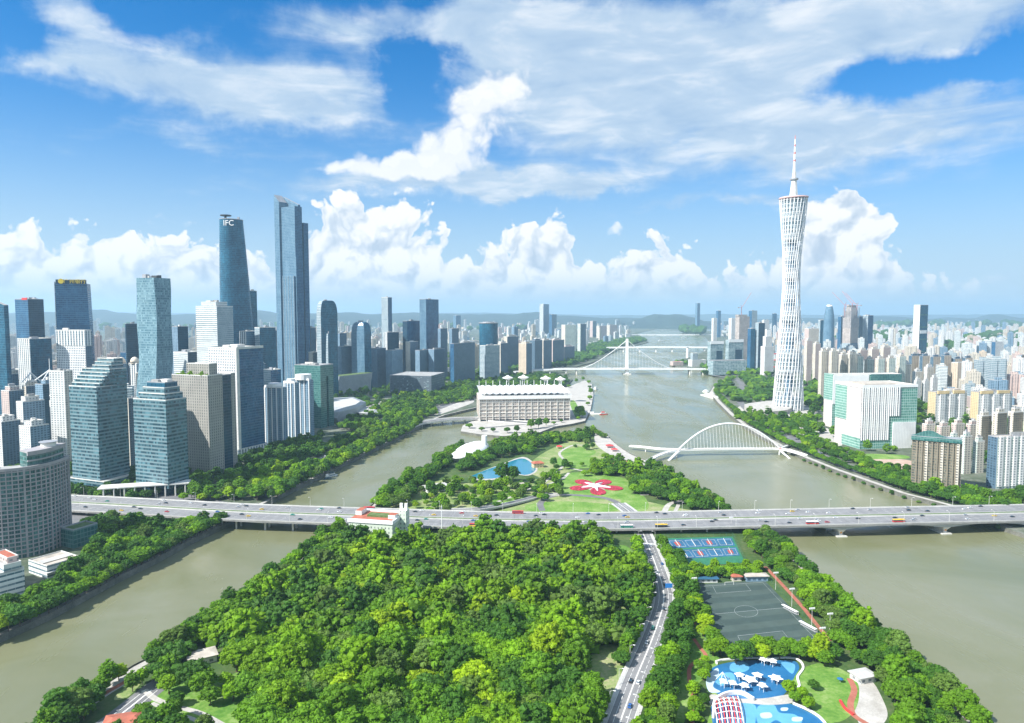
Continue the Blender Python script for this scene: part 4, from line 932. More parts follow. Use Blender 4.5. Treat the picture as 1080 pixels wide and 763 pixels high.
for a in (
    ('office_tower', 'thin tower with a slanted top peeking out right of the tapering skyscraper', 'tower', 263, 266, 273, 307, 424, 'curtain_pale', 'curtain_teal', 25),
    ('office_tower', 'leaning blue glass slab left of the tallest skyscraper', 'tower', 270, 276, 292, 346, 440, 'curtain_pale', 'curtain_teal', 30),
    ('office_block', 'striped white and grey block below the tapering skyscraper', 'building', 254, 262, 273, 350, 440, 'white_columns', 'curtain_grey', 25),
    ('apartment_tower', 'pale cream tower glimpsed left behind the tallest skyscraper', 'tower', 282, 287, 293, 349, 424, 'resi_cream', 'resi_slate', 25),
    ('office_block', 'white and blue block behind the three wavy apartment towers', 'building', 275, 287, 297, 391, 456, 'curtain_pale', 'curtain_blue', 25),
    ('apartment_tower', 'cream narrow tower glimpsed right of the tallest skyscraper', 'tower', 324, 329, 334, 346, 412, 'resi_cream', 'resi_slate', 25),
    ('office_block', 'low grey office roofs left of the white banded tower', 'building', 184, 200, 213, 372, 440, 'white_bands', 'curtain_dark', 20),
    ('office_tower', 'slate glass tower right behind the pale folded tower', 'tower', 182, 190, 200, 345, 430, 'resi_blue', 'curtain_dark', 20),
    ('office_block', 'low dark block below the white banded tower', 'building', 186, 205, 222, 398, 462, 'curtain_dark', 'curtain_blue', 20),
    ('office_block', 'white low block below the wavy apartment towers at the left', 'building', 275, 282, 292, 412, 462, 'white_grid', 'resi_blue', 25)):
    S(*a)
# three wavy residential towers with white frames
for k, (x0, xc, x1, yt, yb) in enumerate(((280, 299, 303, 409, 472), (300, 312, 316, 404, 466), (311, 327, 331, 401, 461))):
    lab = ('left', 'middle', 'right')[k] + ' one of the three white framed blue apartment towers by the park strip'
    t = T('apartment_tower', lab, 'tower', x0, xc, x1, yt, yb, 24, 22)
    pts = []
    for j in range(9):
        f = j / 8; pts.append(t.p(f * t.wl, -2.2 * math.sin(f * math.pi)))
    pl = [t.p(0, t.wr)] + [pts[0]] + pts[1:] + [t.p(t.wl, t.wr)]
    b = MB(); b.prism([(p.x, p.y) for p in pl][::-1], 0, t.h, 0, 1); b.build('wall', [FM['resi_blue'], MT['roofgrey']], t.root)
    b = MB()
    for f in (0, .28, .55, .82, 1.0):
        q = t.p(f * t.wl, -2.2 * math.sin(f * math.pi) - .4); b.box((q.x, q.y, 0), (1.3, 1.3, t.h + 1), 0, R(-24))
    b.beam([Vector((p.x, p.y, t.h)) for p in pts], -1.4, .8, -1.0, 2.5); b.beam([Vector((p.x, p.y, 3)) for p in pts], -1.4, .8, -.8, .8)
    b.build('white_frame', MT['white'], t.root)
    c = t.p(t.wl * .5, t.wr * .4); b = MB(); b.tube([(c.x, c.y, t.h), (c.x, c.y, t.h + (6 if k < 2 else 9))], t.wl * (.3 if k < 2 else .42), 0, 18); b.build('round_penthouse', MT['white'], t.root)
    if k == 0: t.block('side_wall', 1.0, 1.12, .1, .9, 0, t.h * .98, 'resi_white', None)
# green grey office
t = T('office_block', 'green grey stone office with a dark recessed slot, right of the wavy apartments', 'building', 311, 339, 352, 386, 452, 22)
t.block('wall', 0, 1, 0, .45, 0, t.h, 'curtain_green', 'curtain_green', 'roofgrey', 1.2); t.block('top_storey', .0, .95, .45, 1, t.h * .82, t.h, 'curtain_green', 'curtain_green', 'roofgrey', 1.2); t.block('recess', .2, .9, .45, .6, 0, t.h * .82, 'curtain_dark', None, 'roofgrey', 0); t.block('end_wall', 0, 1, .6, 1, 0, t.h * .82, 'curtain_green', None, 'roofgrey', 0); t.plant(t.h, 5, 6)
# rounded shouldered tower and friends
def shoulder(name, label, px0, pxc, px1, yt, yb, mL, mR, al=25, sh=.12):
    t = T(name, label, 'tower', px0, pxc, px1, yt, yb, al); rings = []
    for f, k in ((0, 1), (1 - sh, 1), (1 - sh * .6, .95), (1 - sh * .3, .86), (1 - sh * .08, .7), (1, .5)):
        a = (1 - k) / 2; rings.append([tuple(t.p(t.wl * u, t.wr * v) + Vector((0, 0, t.h * f))) for u, v in ((a, a), (a, 1 - a), (1 - a, 1 - a), (1 - a, a))])
    b = MB(); n = 4
    for k in range(len(rings) - 1):
        for i in range(n):
            a, c, d, e = rings[k][i], rings[k][(i + 1) % n], rings[k + 1][(i + 1) % n], rings[k + 1][i]; L = math.dist(a[:2], c[:2])
            b.face([a, c, d, e], 1 if i in (0, 2) else 0, [(0, a[2]), (L, a[2]), (L, d[2]), (0, d[2])])
    b.face(rings[-1], 2); b.build('wall', [FM[mL], FM[mR], MT['roofgrey']], t.root); t.plant(t.h, 1, 3, .3, .7, .3, .7); return t
shoulder('office_tower', 'dark teal tower with rounded shoulders right of the tallest skyscraper', 335, 340, 357, 317, 424, 'curtain_pale', 'curtain_teal', 30)
shoulder('office_tower', 'round shouldered tower with a lit pale left face near the curved museum', 371, 385, 392, 340, 412, 'curtain_grey', 'curtain_teal', 20, .16)  # lit left and dark right side put into two facade colours
t = shoulder('lit_face_sliver', 'thin pointed sliver standing in for a lit tower face before the dark teal tower', 344, 347, 350, 352, 426, 'curtain_pale', 'curtain_teal', 30, .75)  # pale pointed block made up for the sunlit face of a tower
for a in (
    ('office_tower', 'slim pale tower with a bright top far behind the museum', 'tower', 403, 410, 414, 314, 396, 'curtain_pale', 'curtain_blue', 25),
    ('office_tower', 'tall plain tower with grey left and bright blue right face beyond the museums', 'tower', 443, 450, 463, 316, 402, 'curtain_grey', 'curtain_blue', 25),
    ('office_tower', 'dark blue tower with a stepped top left of the grey and blue tower', 'tower', 425, 430, 445, 339, 402, 'curtain_dark', 'curtain_blue', 25),
    ('office_tower', 'dark tower with vertical white stripes left above the box museum', 'tower', 405, 409, 421, 351, 404, 'white_columns', 'curtain_dark', 25),
    ('apartment_tower', 'slate apartment slab right of the grey and blue tower', 'tower', 462, 465, 472, 347, 402, 'resi_blue', 'resi_slate', 25),
    ('office_block', 'wide dark blue block right behind the box museum', 'building', 475, 479, 501, 363, 408, 'curtain_blue', 'resi_slate', 25),
    ('apartment_tower', 'thin slate tower between the box museum and the dark blue block', 'tower', 474, 477, 484, 347, 398, 'resi_blue', 'resi_slate', 25),
    ('apartment_tower', 'blue grey apartment tower left behind the box museum', 'tower', 391, 398, 407, 368, 409, 'resi_blue', 'resi_slate', 25),
    ('apartment_tower', 'pale blue apartment tower above the left end of the box museum', 'tower', 407, 414, 425, 370, 410, 'resi_blue', None, 25),
    ('apartment_tower', 'tall cream edged tower above the middle of the box museum', 'tower', 428, 433, 441, 361, 408, 'resi_cream', 'resi_slate', 25),
    ('apartment_tower', 'slate apartment slab above the right half of the box museum', 'tower', 438, 443, 456, 370, 409, 'resi_blue', 'resi_slate', 25),
    ('apartment_tower', 'slate apartment slab above the right corner of the box museum', 'tower', 452, 458, 469, 369, 408, 'resi_blue', 'resi_slate', 25),
    ('apartment_tower', 'dark apartment cluster left of the round shouldered tower', 'tower', 357, 361, 372, 366, 412, 'resi_blue', 'resi_slate', 25),
    ('office_block', 'slate block with lit cream edge behind the green grey office', 'building', 326, 331, 338, 372, 420, 'resi_cream', 'curtain_dark', 25),
    ('apartment_tower', 'dark slab behind the dark teal tower', 'tower', 356, 359, 366, 352, 402, 'resi_blue', 'resi_slate', 25)):
    S(*a)
# round tower by the stadium
def cyl(name, label, px0, px1, yt, yb, mat):
    pc = (px0 + px1) / 2; C0 = G(pc, yb); rad = (px1 - px0) / 2 * C0.y / F; r0 = empty(name, C0, label, 'tower'); ht = Zat(yt, C0.y) - ZL
    b = MB(); b.loft([[(rad * math.cos(a), rad * math.sin(a) * .8 + rad, z) for a in [j * math.pi / 12 for j in range(24)]] for z in (0, ht)], 0, 1); b.build('wall', [FM[mat], MT['roofgrey']], r0)
    b = MB(); b.tube([(rad * 1.0 * math.cos(a), rad * math.sin(a) * .8 + rad, ht) for a in [j * math.pi / 12 for j in range(25)]], 1.6, 0, 6, cap=False); b.tube([(0, rad, ht), (0, rad, ht + 4)], rad * .6, 0, 20); b.build('roof_rim', MT['grey'], r0)
    return r0
cyl('round_tower', 'teal round glass tower above the left end of the stadium', 505, 525, 341, 401, 'curtain_teal')
S('office_block', 'grey glass block attached in front of the round teal tower', 'building', 506, 512, 527, 365, 403, 'curtain_pale', 'curtain_pale', 45)

# ---- cultural buildings
t = T('museum', 'dark grey box shaped museum with scattered bright openings', 'museum', 411, 455, 469, 397, 417, 12)
t.block('wall', 0, 1, 0, 1, 4, t.h, 'black_box', None, 'roofgrey', 1); t.block('base', .06, .94, .06, .94, 0, 4, 'curtain_dark', None, 'roofgrey', 0)
b = MB(); r = random.Random(9)
for k in range(26):
    u = r.uniform(.04, .92) * t.wl; z = r.uniform(.2, .85) * t.h; s_, w = r.uniform(1.5, 6), r.uniform(1, 2.4); b.prism(t.rect(u, u + s_, -.3, .2), z, z + w, 0, bottom=True)
b.build('window_openings', FM['mall_glass'], t.root)
# library: two leaning stone wings
c0 = G(372, 414); r0 = empty('library', c0, 'leaning grey stone library like an open book left of the box museum', 'library')
def leaning(part, a, c, wd, ht, lean, mat):
    a, c = G(*a) - c0, G(*c) - c0; d = (c - a).normalized(); n_ = Vector((-d.y, d.x, 0)); b = MB(); k = 6; rings = []
    for z, o_ in ((0, 0), (ht * .5, lean * .35), (ht, lean)):
        front = [a + (c - a) * (i / k) - n_ * (o_ + 3 * math.sin(i / k * math.pi)) for i in range(k + 1)]
        rings.append([(p.x, p.y, z) for p in front] + [(p.x + n_.x * (wd + o_), p.y + n_.y * (wd + o_), z) for p in front[::-1]])
    b.loft(rings, 0, 1); b.build(part, [FM[mat], MT['roofgreen']], r0)
leaning('front_wing', (356, 417), (391, 412), 26, Zat(393, c0.y) - ZL - 4, 7, 'book_stone')
leaning('rear_wing', (346, 412), (372, 407), 20, Zat(392, c0.y) - ZL - 3, 7, 'book_stone')
# opera house: faceted boulder
c0 = G(365, 441); r0 = empty('opera_house', c0, 'low grey faceted boulder like opera house behind the left bank trees', 'opera house')
q = [G(a, b_) - c0 for a, b_ in [(336, 444), (356, 446), (377, 440), (385, 434), (372, 428), (345, 429), (334, 436)]]
b = MB(); rings = [[(p.x * k + dx, p.y * k, z) for p in q] for k, z, dx in ((.92, 0, 0), (1.08, 9, 0), (.98, 20, 3), (.62, 26, 5))]
b.loft(rings, 0, 1); b.build('shell', [FM['book_stone'], MT['concrete']], r0)
q2 = [(p.x * .5 + 52, p.y * .45 + 14) for p in q]; b = MB(); b.loft([[(x * k, y * k, z) for x, y in q2] for k, z in ((.95, 0), (1.03, 6), (.8, 11))], 0, 1); b.build('small_shell', [FM['book_stone'], MT['concrete']], r0)
# ------------------------------------------------------------------ right bank buildings
# white and green office complex: front and rear block
t = T('office_complex', 'front white and green cube office with white fin screen on the right bank', 'building', 881, 907, 967, 408, 474, 82)
t.wr = min(t.wr, 95); h = t.h
t.block('wall', 0, 1, 0, 1, 0, h, 'pink_stone', 'green_glass', 'roofwarm', 2.0)
t.panel('glass_corner', 'L', t.wl * .55, t.wl * 1.0, h * .42, h * .97, 'green_glass', .6); t.panel('glass_base', 'L', 0, t.wl * .7, 0, h * .17, 'green_glass', .6)
t.panel('fin_screen', 'R', 0, t.wr * .5, h * .14, h * .98, 'white_columns', .7); t.panel('fin_screen', 'R', t.wr * .5, t.wr * .7, h * .52, h * .98, 'white_columns', .7)
t.panel('ribbed_panel', 'R', t.wr * .57, t.wr * .98, 0, h * .42, 'rib', 1.4)
for k in range(19):
    a = t.wr * (.01 + .036 * k)
    t.panel('fin', 'R', a, a + .9, h * (.14 if a < t.wr * .5 else .52), h * .98, 'white', 1.6, .2)
t.panel('roof_frame', 'R', 0, t.wr, h * .98, h + 2.5, 'white', .9); t.panel('roof_frame', 'L', 0, t.wl, h * .98, h + 2.5, 'white', .9)
t.block('roof_screen', .2, .8, .15, .7, h, h + 2.5, 'roofwarm', None, 'roofwarm', 0)
t = T('office_complex', 'rear white and green cube office half hidden by the front cube', 'building', 869, 877, 950, 396, 451, 84)
t.wr = min(t.wr, 150); h = t.h
t.block('wall', 0, 1, 0, 1, 0, h, 'pink_stone', 'green_glass', 'concrete', 1.5); t.panel('white_panel', 'R', 0, t.wr * .52, h * .45, h, 'white', .9); t.panel('glass_corner', 'L', 0, t.wl, h * .52, h, 'green_glass', .7); t.panel('glass_top', 'R', t.wr * .55, t.wr, h * .8, h + 1.2, 'curtain_green', .8)
t.panel('roof_frame', 'L', 0, t.wl, h, h + 2, 'green_glass', .8)
# brown curved roof apartment block
t = T('apartment_block', 'brown balcony apartment block with a wavy glass roof on the right bank', 'building', 962, 1011, 1031, 468, 522, 33)
h = t.h; t.block('wall', 0, 1, 0, 1, 0, h, 'resi_brown', 'resi_brown', 'roofgrey', 1)
rs = random.Random(3)
for k in range(9):
    a = t.wl * (.02 + .107 * k); t.panel('balcony_stack', 'L', a, a + t.wl * .055, 3, h * .985, 'resi_brown' if k % 3 else 'resi_cream', 1.6, .2)
for k in range(4):
    a = t.wr * (.06 + .24 * k); t.panel('balcony_stack', 'R', a, a + t.wr * .12, 3, h * .985, 'yellow_trim' if k == 1 else 'resi_brown', 1.5, .2)
b = MB(); n = 16; U = [t.wl * (1.02 - 1.04 * i / n) for i in range(n + 1)]
zf = lambda f: h + 4 + 8.5 * math.exp(-((f - .36) / .27) ** 2) + 1.5 * math.exp(-((f - 1.0) / .15) ** 2)
for i in range(n):
    f0, f1 = i / n, (i + 1) / n
    A = t.p(U[i], -1); B_ = t.p(U[i + 1], -1); C_ = t.p(U[i + 1], t.wr); D_ = t.p(U[i], t.wr)
    b.face([(A.x, A.y, h), (B_.x, B_.y, h), (B_.x, B_.y, zf(f1)), (A.x, A.y, zf(f0))], 0, [(U[i], 0), (U[i + 1], 0), (U[i + 1], zf(f1)), (U[i], zf(f0))])
    b.face([(A.x, A.y, zf(f0)), (B_.x, B_.y, zf(f1)), (C_.x, C_.y, h + 2.5), (D_.x, D_.y, h + 2.5)], 1)
b.build('curved_roof', [FM['curtain_green'], MT['grey']], t.root)
t.block('roof_terrace', -.02, 1.02, -.06, 0, h, h + 4.5, 'curtain_green', None, 'roofgreen', .6)
t = T('apartment_block', 'white blue windowed apartment block cut by the right edge above the bank', 'building', 1042, 1050, 1105, 462, 516, 80)
h = t.h; t.block('wall', 0, 1, 0, 1, 0, h, 'resi_slate', 'resi_green', 'roofwarm', 1)
for k in range(7): t.panel('white_bay', 'R', t.wr * (.03 + .14 * k), t.wr * (.03 + .14 * k) + t.wr * .07, 3, h + 1.5, 'resi_white', 1.6, .2)
t.plant(h, 4, 5)
YWALL = plain('yellow_wall', (.62, .47, .25)); S = simple; rz = random.Random(77)
def slab_group(lab, px0, px1, yt, yb, n, mL, mR, al, gap=.25, name='apartment_tower', jit=2, crown=True):
    w = (px1 - px0) / n
    for k in range(n):
        x0 = px0 + w * k; x1 = x0 + w * (1 - gap * .5); ord_ = 'far left,second,third,fourth,fifth,sixth,seventh,eighth,ninth'.split(',')[k]
        S(name, (lab % ord_), 'tower', x0, x0 + w * .22, x1, yt + rz.uniform(-jit, jit), yb + rz.uniform(-1, 1), mL, mR, al, 30, plant=3, crown=(.2, 5, mL) if crown else None, group=None)
# yellow trimmed slabs
for lab, x0, x1 in (('left of two white slabs with yellow trim beyond the brown apartments', 979, 1020), ('right of two white slabs with yellow trim beyond the brown apartments', 1024, 1068)):
    t = T('apartment_block', lab, 'building', x0, x0 + 7, x1, 414, 446, 78)
    t.block('wall', 0, 1, 0, 1, 0, t.h, 'yellow_trim', 'resi_white', 'roofwarm', 1)
    for k in range(3): t.panel('white_bay', 'R', t.wr * (.1 + .31 * k), t.wr * (.26 + .31 * k), 2, t.h - 4, 'resi_white', 4, .3)
    for k in range(2): t.panel('yellow_trim', 'R', t.wr * (.04 + .5 * k), t.wr * (.4 + .5 * k), t.h - 3, t.h + 2.5, YWALL, 2.2, 1.4)
    t.plant(t.h, 5, 3, mat='roofwarm')
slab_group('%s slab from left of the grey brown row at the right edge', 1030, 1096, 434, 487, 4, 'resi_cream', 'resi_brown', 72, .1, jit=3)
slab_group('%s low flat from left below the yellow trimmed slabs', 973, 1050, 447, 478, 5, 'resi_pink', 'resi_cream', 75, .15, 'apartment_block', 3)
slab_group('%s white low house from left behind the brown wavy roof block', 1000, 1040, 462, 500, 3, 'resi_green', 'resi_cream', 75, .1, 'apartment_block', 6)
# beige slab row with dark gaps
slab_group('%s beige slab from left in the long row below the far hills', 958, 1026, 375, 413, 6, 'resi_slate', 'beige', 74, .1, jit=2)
S('apartment_tower', 'broad plain beige slab at the right end of the long beige row', 'tower', 1003, 1009, 1027, 383, 416, 'beige', 'beige', 74, crown=None)
S('apartment_tower', 'navy blue low block at the left foot of the beige row', 'tower', 959, 961, 972, 374, 398, 'curtain_dark', None, 74)
# cream apartment mass behind the office complex
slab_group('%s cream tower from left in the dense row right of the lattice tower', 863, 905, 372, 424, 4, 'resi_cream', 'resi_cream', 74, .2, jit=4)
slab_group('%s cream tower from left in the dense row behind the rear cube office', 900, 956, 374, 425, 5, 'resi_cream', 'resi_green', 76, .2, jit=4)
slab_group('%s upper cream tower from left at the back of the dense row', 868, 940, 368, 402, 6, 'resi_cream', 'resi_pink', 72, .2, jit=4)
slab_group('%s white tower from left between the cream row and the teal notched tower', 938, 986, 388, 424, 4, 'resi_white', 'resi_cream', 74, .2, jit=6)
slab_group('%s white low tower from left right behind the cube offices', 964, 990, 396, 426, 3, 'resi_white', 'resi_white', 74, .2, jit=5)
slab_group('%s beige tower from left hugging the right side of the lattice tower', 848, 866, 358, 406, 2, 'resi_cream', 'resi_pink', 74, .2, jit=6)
for a in (
    ('office_tower', 'pinkish stepped tower right of the lattice tower', 'tower', 848, 852, 863, 347, 388, 'resi_pink', 'resi_cream', 74),
    ('office_tower', 'thin teal glass tower left of the bullet shaped tower', 'tower', 862, 864, 869, 338, 382, 'curtain_pale', 'curtain_teal', 74),
    ('office_tower', 'white framed lower block in front of the bullet shaped tower', 'tower', 870, 873, 881, 356, 380, 'white_grid', None, 74),
    ('office_tower', 'dark blue slab between the bullet tower and the tower under construction', 'tower', 883, 886, 891, 334, 376, 'curtain_blue', 'curtain_dark', 60),
    ('office_tower', 'dark blue tower right against the tower under construction', 'tower', 903, 905, 911, 334, 378, 'curtain_teal', 'curtain_dark', 60),
    ('office_tower', 'blue tower with bright left face right of the tower under construction', 'tower', 909, 914, 920, 333, 381, 'curtain_pale', 'curtain_blue', 60),
    ('office_tower', 'dark navy tower right of the white stepped tower by the river', 'tower', 796, 799, 806, 341, 392, 'curtain_pale', 'curtain_dark', 70),
    ('office_tower', 'dark blue tower left of the navy tower by the convention halls', 'tower', 788, 791, 796, 347, 392, 'curtain_blue', 'curtain_teal', 70),
    ('office_tower', 'light blue glass tower behind the half built tower by the river', 'tower', 789, 792, 798, 328, 372, 'curtain_blue', 'curtain_pale', 70),
    ('apartment_tower', 'white tower left of the half built tower by the river', 'tower', 768, 771, 776, 336, 370, 'resi_white', None, 74),
    ('apartment_tower', 'white tower above the left convention hall', 'tower', 750, 752, 756, 336, 372, 'resi_white', None, 74),
    ('office_tower', 'far slender blue tower above the white tower by the convention halls', 'tower', 755, 757, 760, 328, 356, 'curtain_blue', None, 74),
    ('office_tower', 'far dark blue tower left beside the lattice tower', 'tower', 814, 816, 819, 331, 358, 'curtain_dark', 'curtain_blue', 74),
    ('apartment_tower', 'white slim tower left of the lattice tower', 'tower', 803, 805, 811, 338, 372, 'resi_white', None, 74),
    ('office_tower', 'dark brown tower cut by the right edge', 'tower', 1073, 1076, 1090, 375, 416, 'resi_slate', 'resi_brown', 74),
    ('office_tower', 'white and blue block right of the long beige row', 'tower', 1044, 1049, 1058, 361, 384, 'curtain_blue', 'resi_white', 74),
    ('apartment_block', 'white row of flats between the beige row and the blue block', 'building', 1026, 1029, 1044, 365, 386, 'resi_white', 'resi_blue', 74),
    ('warehouse', 'long flat white hall right of the long beige row', 'building', 1024, 1028, 1052, 379, 388, 'resi_white', 'resi_white', 76)):
    S(*a)
# white stepped tower
t = T('apartment_tower', 'white stepped tower with a tapering top left of the lattice tower', 'tower', 802, 806, 816, 366, 396, 74); h = t.h
t.block('wall', 0, 1, 0, 1, 0, h, 'resi_white', 'resi_white'); t.block('upper_storey', .15, .85, .15, .85, h, h * 1.35, 'resi_white', None); t.block('top_storey', .3, .7, .3, .7, h * 1.35, h * 1.6, 'white', None)
# notched teal tower
t = T('office_tower', 'tall teal glass tower with a grey blank left face and a white notch', 'tower', 962, 968, 977, 322, 390, 66); h = t.h
t.block('wall', 0, 1, 0, 1, 0, h, 'curtain_pale', 'curtain_teal'); t.panel('white_notch', 'R', t.wr * .1, t.wr * .9, h * .56, h * .61, 'white', .8)
for k in range(5): t.panel('glass_band', 'R', 0, t.wr, h * (.08 + .19 * k), h * (.1 + .19 * k), 'curtain_green', .6)
t.panel('side_panel', 'L', 0, t.wl, 0, h, 'offwhite', .4)
# bullet tower
C0 = G(875.5, 384); r0 = empty('office_tower', C0, 'bullet shaped glass tower left of the tower under construction', 'tower', None); rad = 5.6 * C0.y / F; ht = Zat(321, C0.y) - ZL
b = MB(); b.loft([[(rad * k * math.cos(a), rad * k * math.sin(a) + rad, ht * f) for a in [j * math.pi / 10 for j in range(20)]] for f, k in ((0, 1), (.5, 1), (.7, .94), (.82, .84), (.91, .68), (.96, .55), (1, .3))], 0, 1); b.build('wall', [FM['curtain_grey'], MT['grey']], r0)
b = MB(); b.loft([[(rad * k * math.cos(a), rad * k * math.sin(a) + rad, ht * f) for a in [j * math.pi / 10 for j in range(20)]] for f, k in ((.965, .56), (.99, .42))], 0, 0); b.build('crown', MT['white'], r0)
CRANE = plain('faded_crane_red', (.5, .2, .2), .5)
# towers under construction with cranes
def crane(x, y, z, hh, jib, ang, parent_group, lab):
    r0 = empty('tower_crane', (x, y, z), lab, 'crane', None)
    b = MB(); b.box((0, 0, 0), (2.2, 2.2, hh)); b.build('mast', CRANE, r0)
    b = MB(); d = Vector((math.cos(ang), math.sin(ang), 0)); e = Vector((0, 0, hh)); b.tube([e - d * jib * .22, e + d * 2, e + d * jib * .6 + Vector((0, 0, jib * .62))], .8, 0, 5); b.tube([e, e + Vector((0, 0, 12)) - d * 5], .8, 0, 5); b.build('jib', CRANE, r0)
    b = MB(); b.box((-d.x * jib * .2, -d.y * jib * .2, hh - 3), (5, 5, 5)); b.build('counterweight', MT['grey'], r0)
t = T('construction_tower', 'concrete tower under construction topped by red cranes', 'tower', 888, 896, 905, 322, 382, 50); h = t.h
t.block('wall', 0, 1, 0, 1, 0, h * .78, 'site', 'site', 'roofgrey', 0); t.block('glazed_base', -.02, 1.02, -.02, 1.02, 0, h * .33, 'curtain_pale', 'curtain_blue', 'roofgrey', 0)
for k, (u0, u1, v0, v1, z1) in enumerate(((.1, .9, .1, .9, .9), (.2, .8, .2, .8, 1.0))): t.block('core', u0, u1, v0, v1, h * .78, h * z1, 'site', None, 'roofgrey', 0)
b = MB()
for k in range(9):
    for fc in (0, 1):
        q = t.p(t.wl * k / 8, -.3) if fc == 0 else t.p(-.3, t.wr * k / 8); b.box((q.x, q.y, h * .6), (1.2, 1.2, h * .36))
b.build('scaffold', MT['grey'], t.root)
for k, (u, v, hh, ang, w) in enumerate(((.9, .1, 50, 2.4, 'left'), (.2, .3, 55, 2.0, 'middle'), (.1, .8, 48, 2.2, 'right'))):
    q = t.C + t.p(u * t.wl, v * t.wr); crane(q.x, q.y, ZL + h * .8, hh, 90, ang, None, f'{w} red crane on top of the concrete tower under construction')
t = T('construction_tower', 'half built beige tower with a dark crane by the river', 'tower', 775, 779, 790, 334, 380, 70); h = t.h
t.block('wall', 0, 1, 0, 1, 0, h, 'site', 'site', 'roofwarm', 0); t.block('top_slab', .1, .9, -.05, .8, h, h * 1.04, 'site', None, 'roofwarm', 0)
q = t.C + t.p(.3 * t.wl, .3 * t.wr); crane(q.x, q.y, ZL + h, 40, 110, .6, None, 'crane on the roof of the half built beige tower')
# red gantry tower by the lattice tower
C0 = G(817, 392); r0 = empty('gantry', C0, 'red steel gantry frame just left of the lattice tower', 'gantry')
b = MB()
for dx in (-12, 12): b.box((dx, 0, 0), (4, 4, 70))
for z in (15, 40, 62): b.box((0, 0, z), (28, 3.2, 3.2))
b.tube([(-12, 0, 70), (-22, 0, 92)], 1.5, 0, 5); b.build('frame', MT['red'], r0)
# convention halls by the river
for lab, x0, xc, x1, yt, yb in (('left glass convention hall with white grid by the river', 746, 749, 763, 361, 392), ('right glass convention hall with white grid by the river', 765, 768, 784, 359, 392)):
    t = T('convention_hall', lab, 'building', x0, xc, x1, yt, yb, 74); h = t.h
    t.block('wall', 0, 1, 0, 1, 0, h, 'mall_glass', 'mall_glass', 'roofgreen', 2); t.panel('dark_panel', 'R', t.wr * .45, t.wr * .9, h * .25, h * .7, 'curtain_dark', .5); t.panel('white_frame', 'R', 0, t.wr, h * .93, h + 3, 'white', 1.2)  # dark glass panel standing proud of the right face
t = T('convention_hall', 'low wide glass podium in front of the convention halls', 'building', 747, 752, 787, 381, 396, 78); t.block('wall', 0, 1, 0, 1, 0, t.h, 'mall_glass', None, 'concrete', 2)
t = T('pier_hall', 'low white hall with a domed roof left of the convention halls', 'building', 726, 730, 745, 380, 387, 74); t.block('wall', 0, 1, 0, 1, 0, t.h, 'resi_white', None, 'offwhite', 1); t.block('upper_hall', .2, .8, .1, .45, t.h, t.h * 2.0, 'curtain_pale', None, 'offwhite', 1)
t = T('pier_hall', 'small red roofed waterfront pavilion near the suspension bridge', 'pavilion', 707, 710, 721, 382, 386, 74); t.block('wall', 0, 1, 0, 1, 0, t.h, 'resi_pink', None, 'red', 1)
# arena dome at right edge
C0 = G(1075, 424); r0 = empty('arena', C0, 'dark grey slanted arena drum at the right edge', 'arena')
b = MB(); n = 28; rad = 14 * C0.y / F
b.loft([[(rad * k * math.cos(a) + o_, rad * k * math.sin(a) * .8 + rad, z + .12 * rad * k * math.cos(a) * (z > 5)) for a in [j * 2 * math.pi / n for j in range(n)]] for z, k, o_ in ((0, .82, 0), (18, 1.0, 0), (30, 1.02, 0), (33, .9, 0))], 0, 1); b.build('shell', [FM['book_stone'], MT['grey']], r0)
b = MB(); b.tube([(rad * 1.02 * math.cos(a), rad * 1.02 * math.sin(a) * .8 + rad, 31 + .12 * rad * math.cos(a)) for a in [j * 2 * math.pi / n for j in range(n + 1)]], 1.3, 0, 5, cap=False); b.build('rim', MT['offwhite'], r0)
# left far landmark group
for a in (
    ('office_tower', 'far tall blue tower with a white left side beyond the slab apartments', 'tower', 569, 573, 579, 321, 354, 'white_columns', 'curtain_blue', 30),
    ('office_tower', 'far shorter blue tower right beside the far tall blue tower', 'tower', 579, 582, 587, 332, 354, 'curtain_blue', 'curtain_dark', 30),
    ('apartment_tower', 'broad cream and green twin slab by the river beyond the stadium', 'tower', 592, 596, 608, 343, 374, 'resi_cream', 'resi_green', 70),
    ('apartment_tower', 'narrower cream and green slab right of the broad one by the river', 'tower', 609, 612, 618, 342, 374, 'resi_green', 'resi_slate', 40),
    ('apartment_tower', 'far pinkish brown tower on the river bend', 'tower', 622, 625, 629, 339, 356, 'resi_pink', 'resi_slate', 40),
    ('apartment_tower', 'far wide cream slab on the river bend', 'tower', 629, 632, 640, 344, 357, 'resi_cream', 'resi_pink', 60),
    ('apartment_tower', 'far second cream slab on the river bend', 'tower', 640, 643, 651, 343, 356, 'resi_cream', 'resi_pink', 60),
    ('office_tower', 'far slim tapering tower above the river vanishing point', 'tower', 733, 735, 738, 320, 351, 'curtain_grey', 'curtain_blue', 60),
    ('office_tower', 'far pale round topped tower on the hazy left skyline', 'tower', 478, 481, 486, 333, 356, 'curtain_grey', 'curtain_blue', 30)):
    S(*a)
ORD = 'first,second,third,fourth,fifth,sixth,seventh,eighth'.split(',')
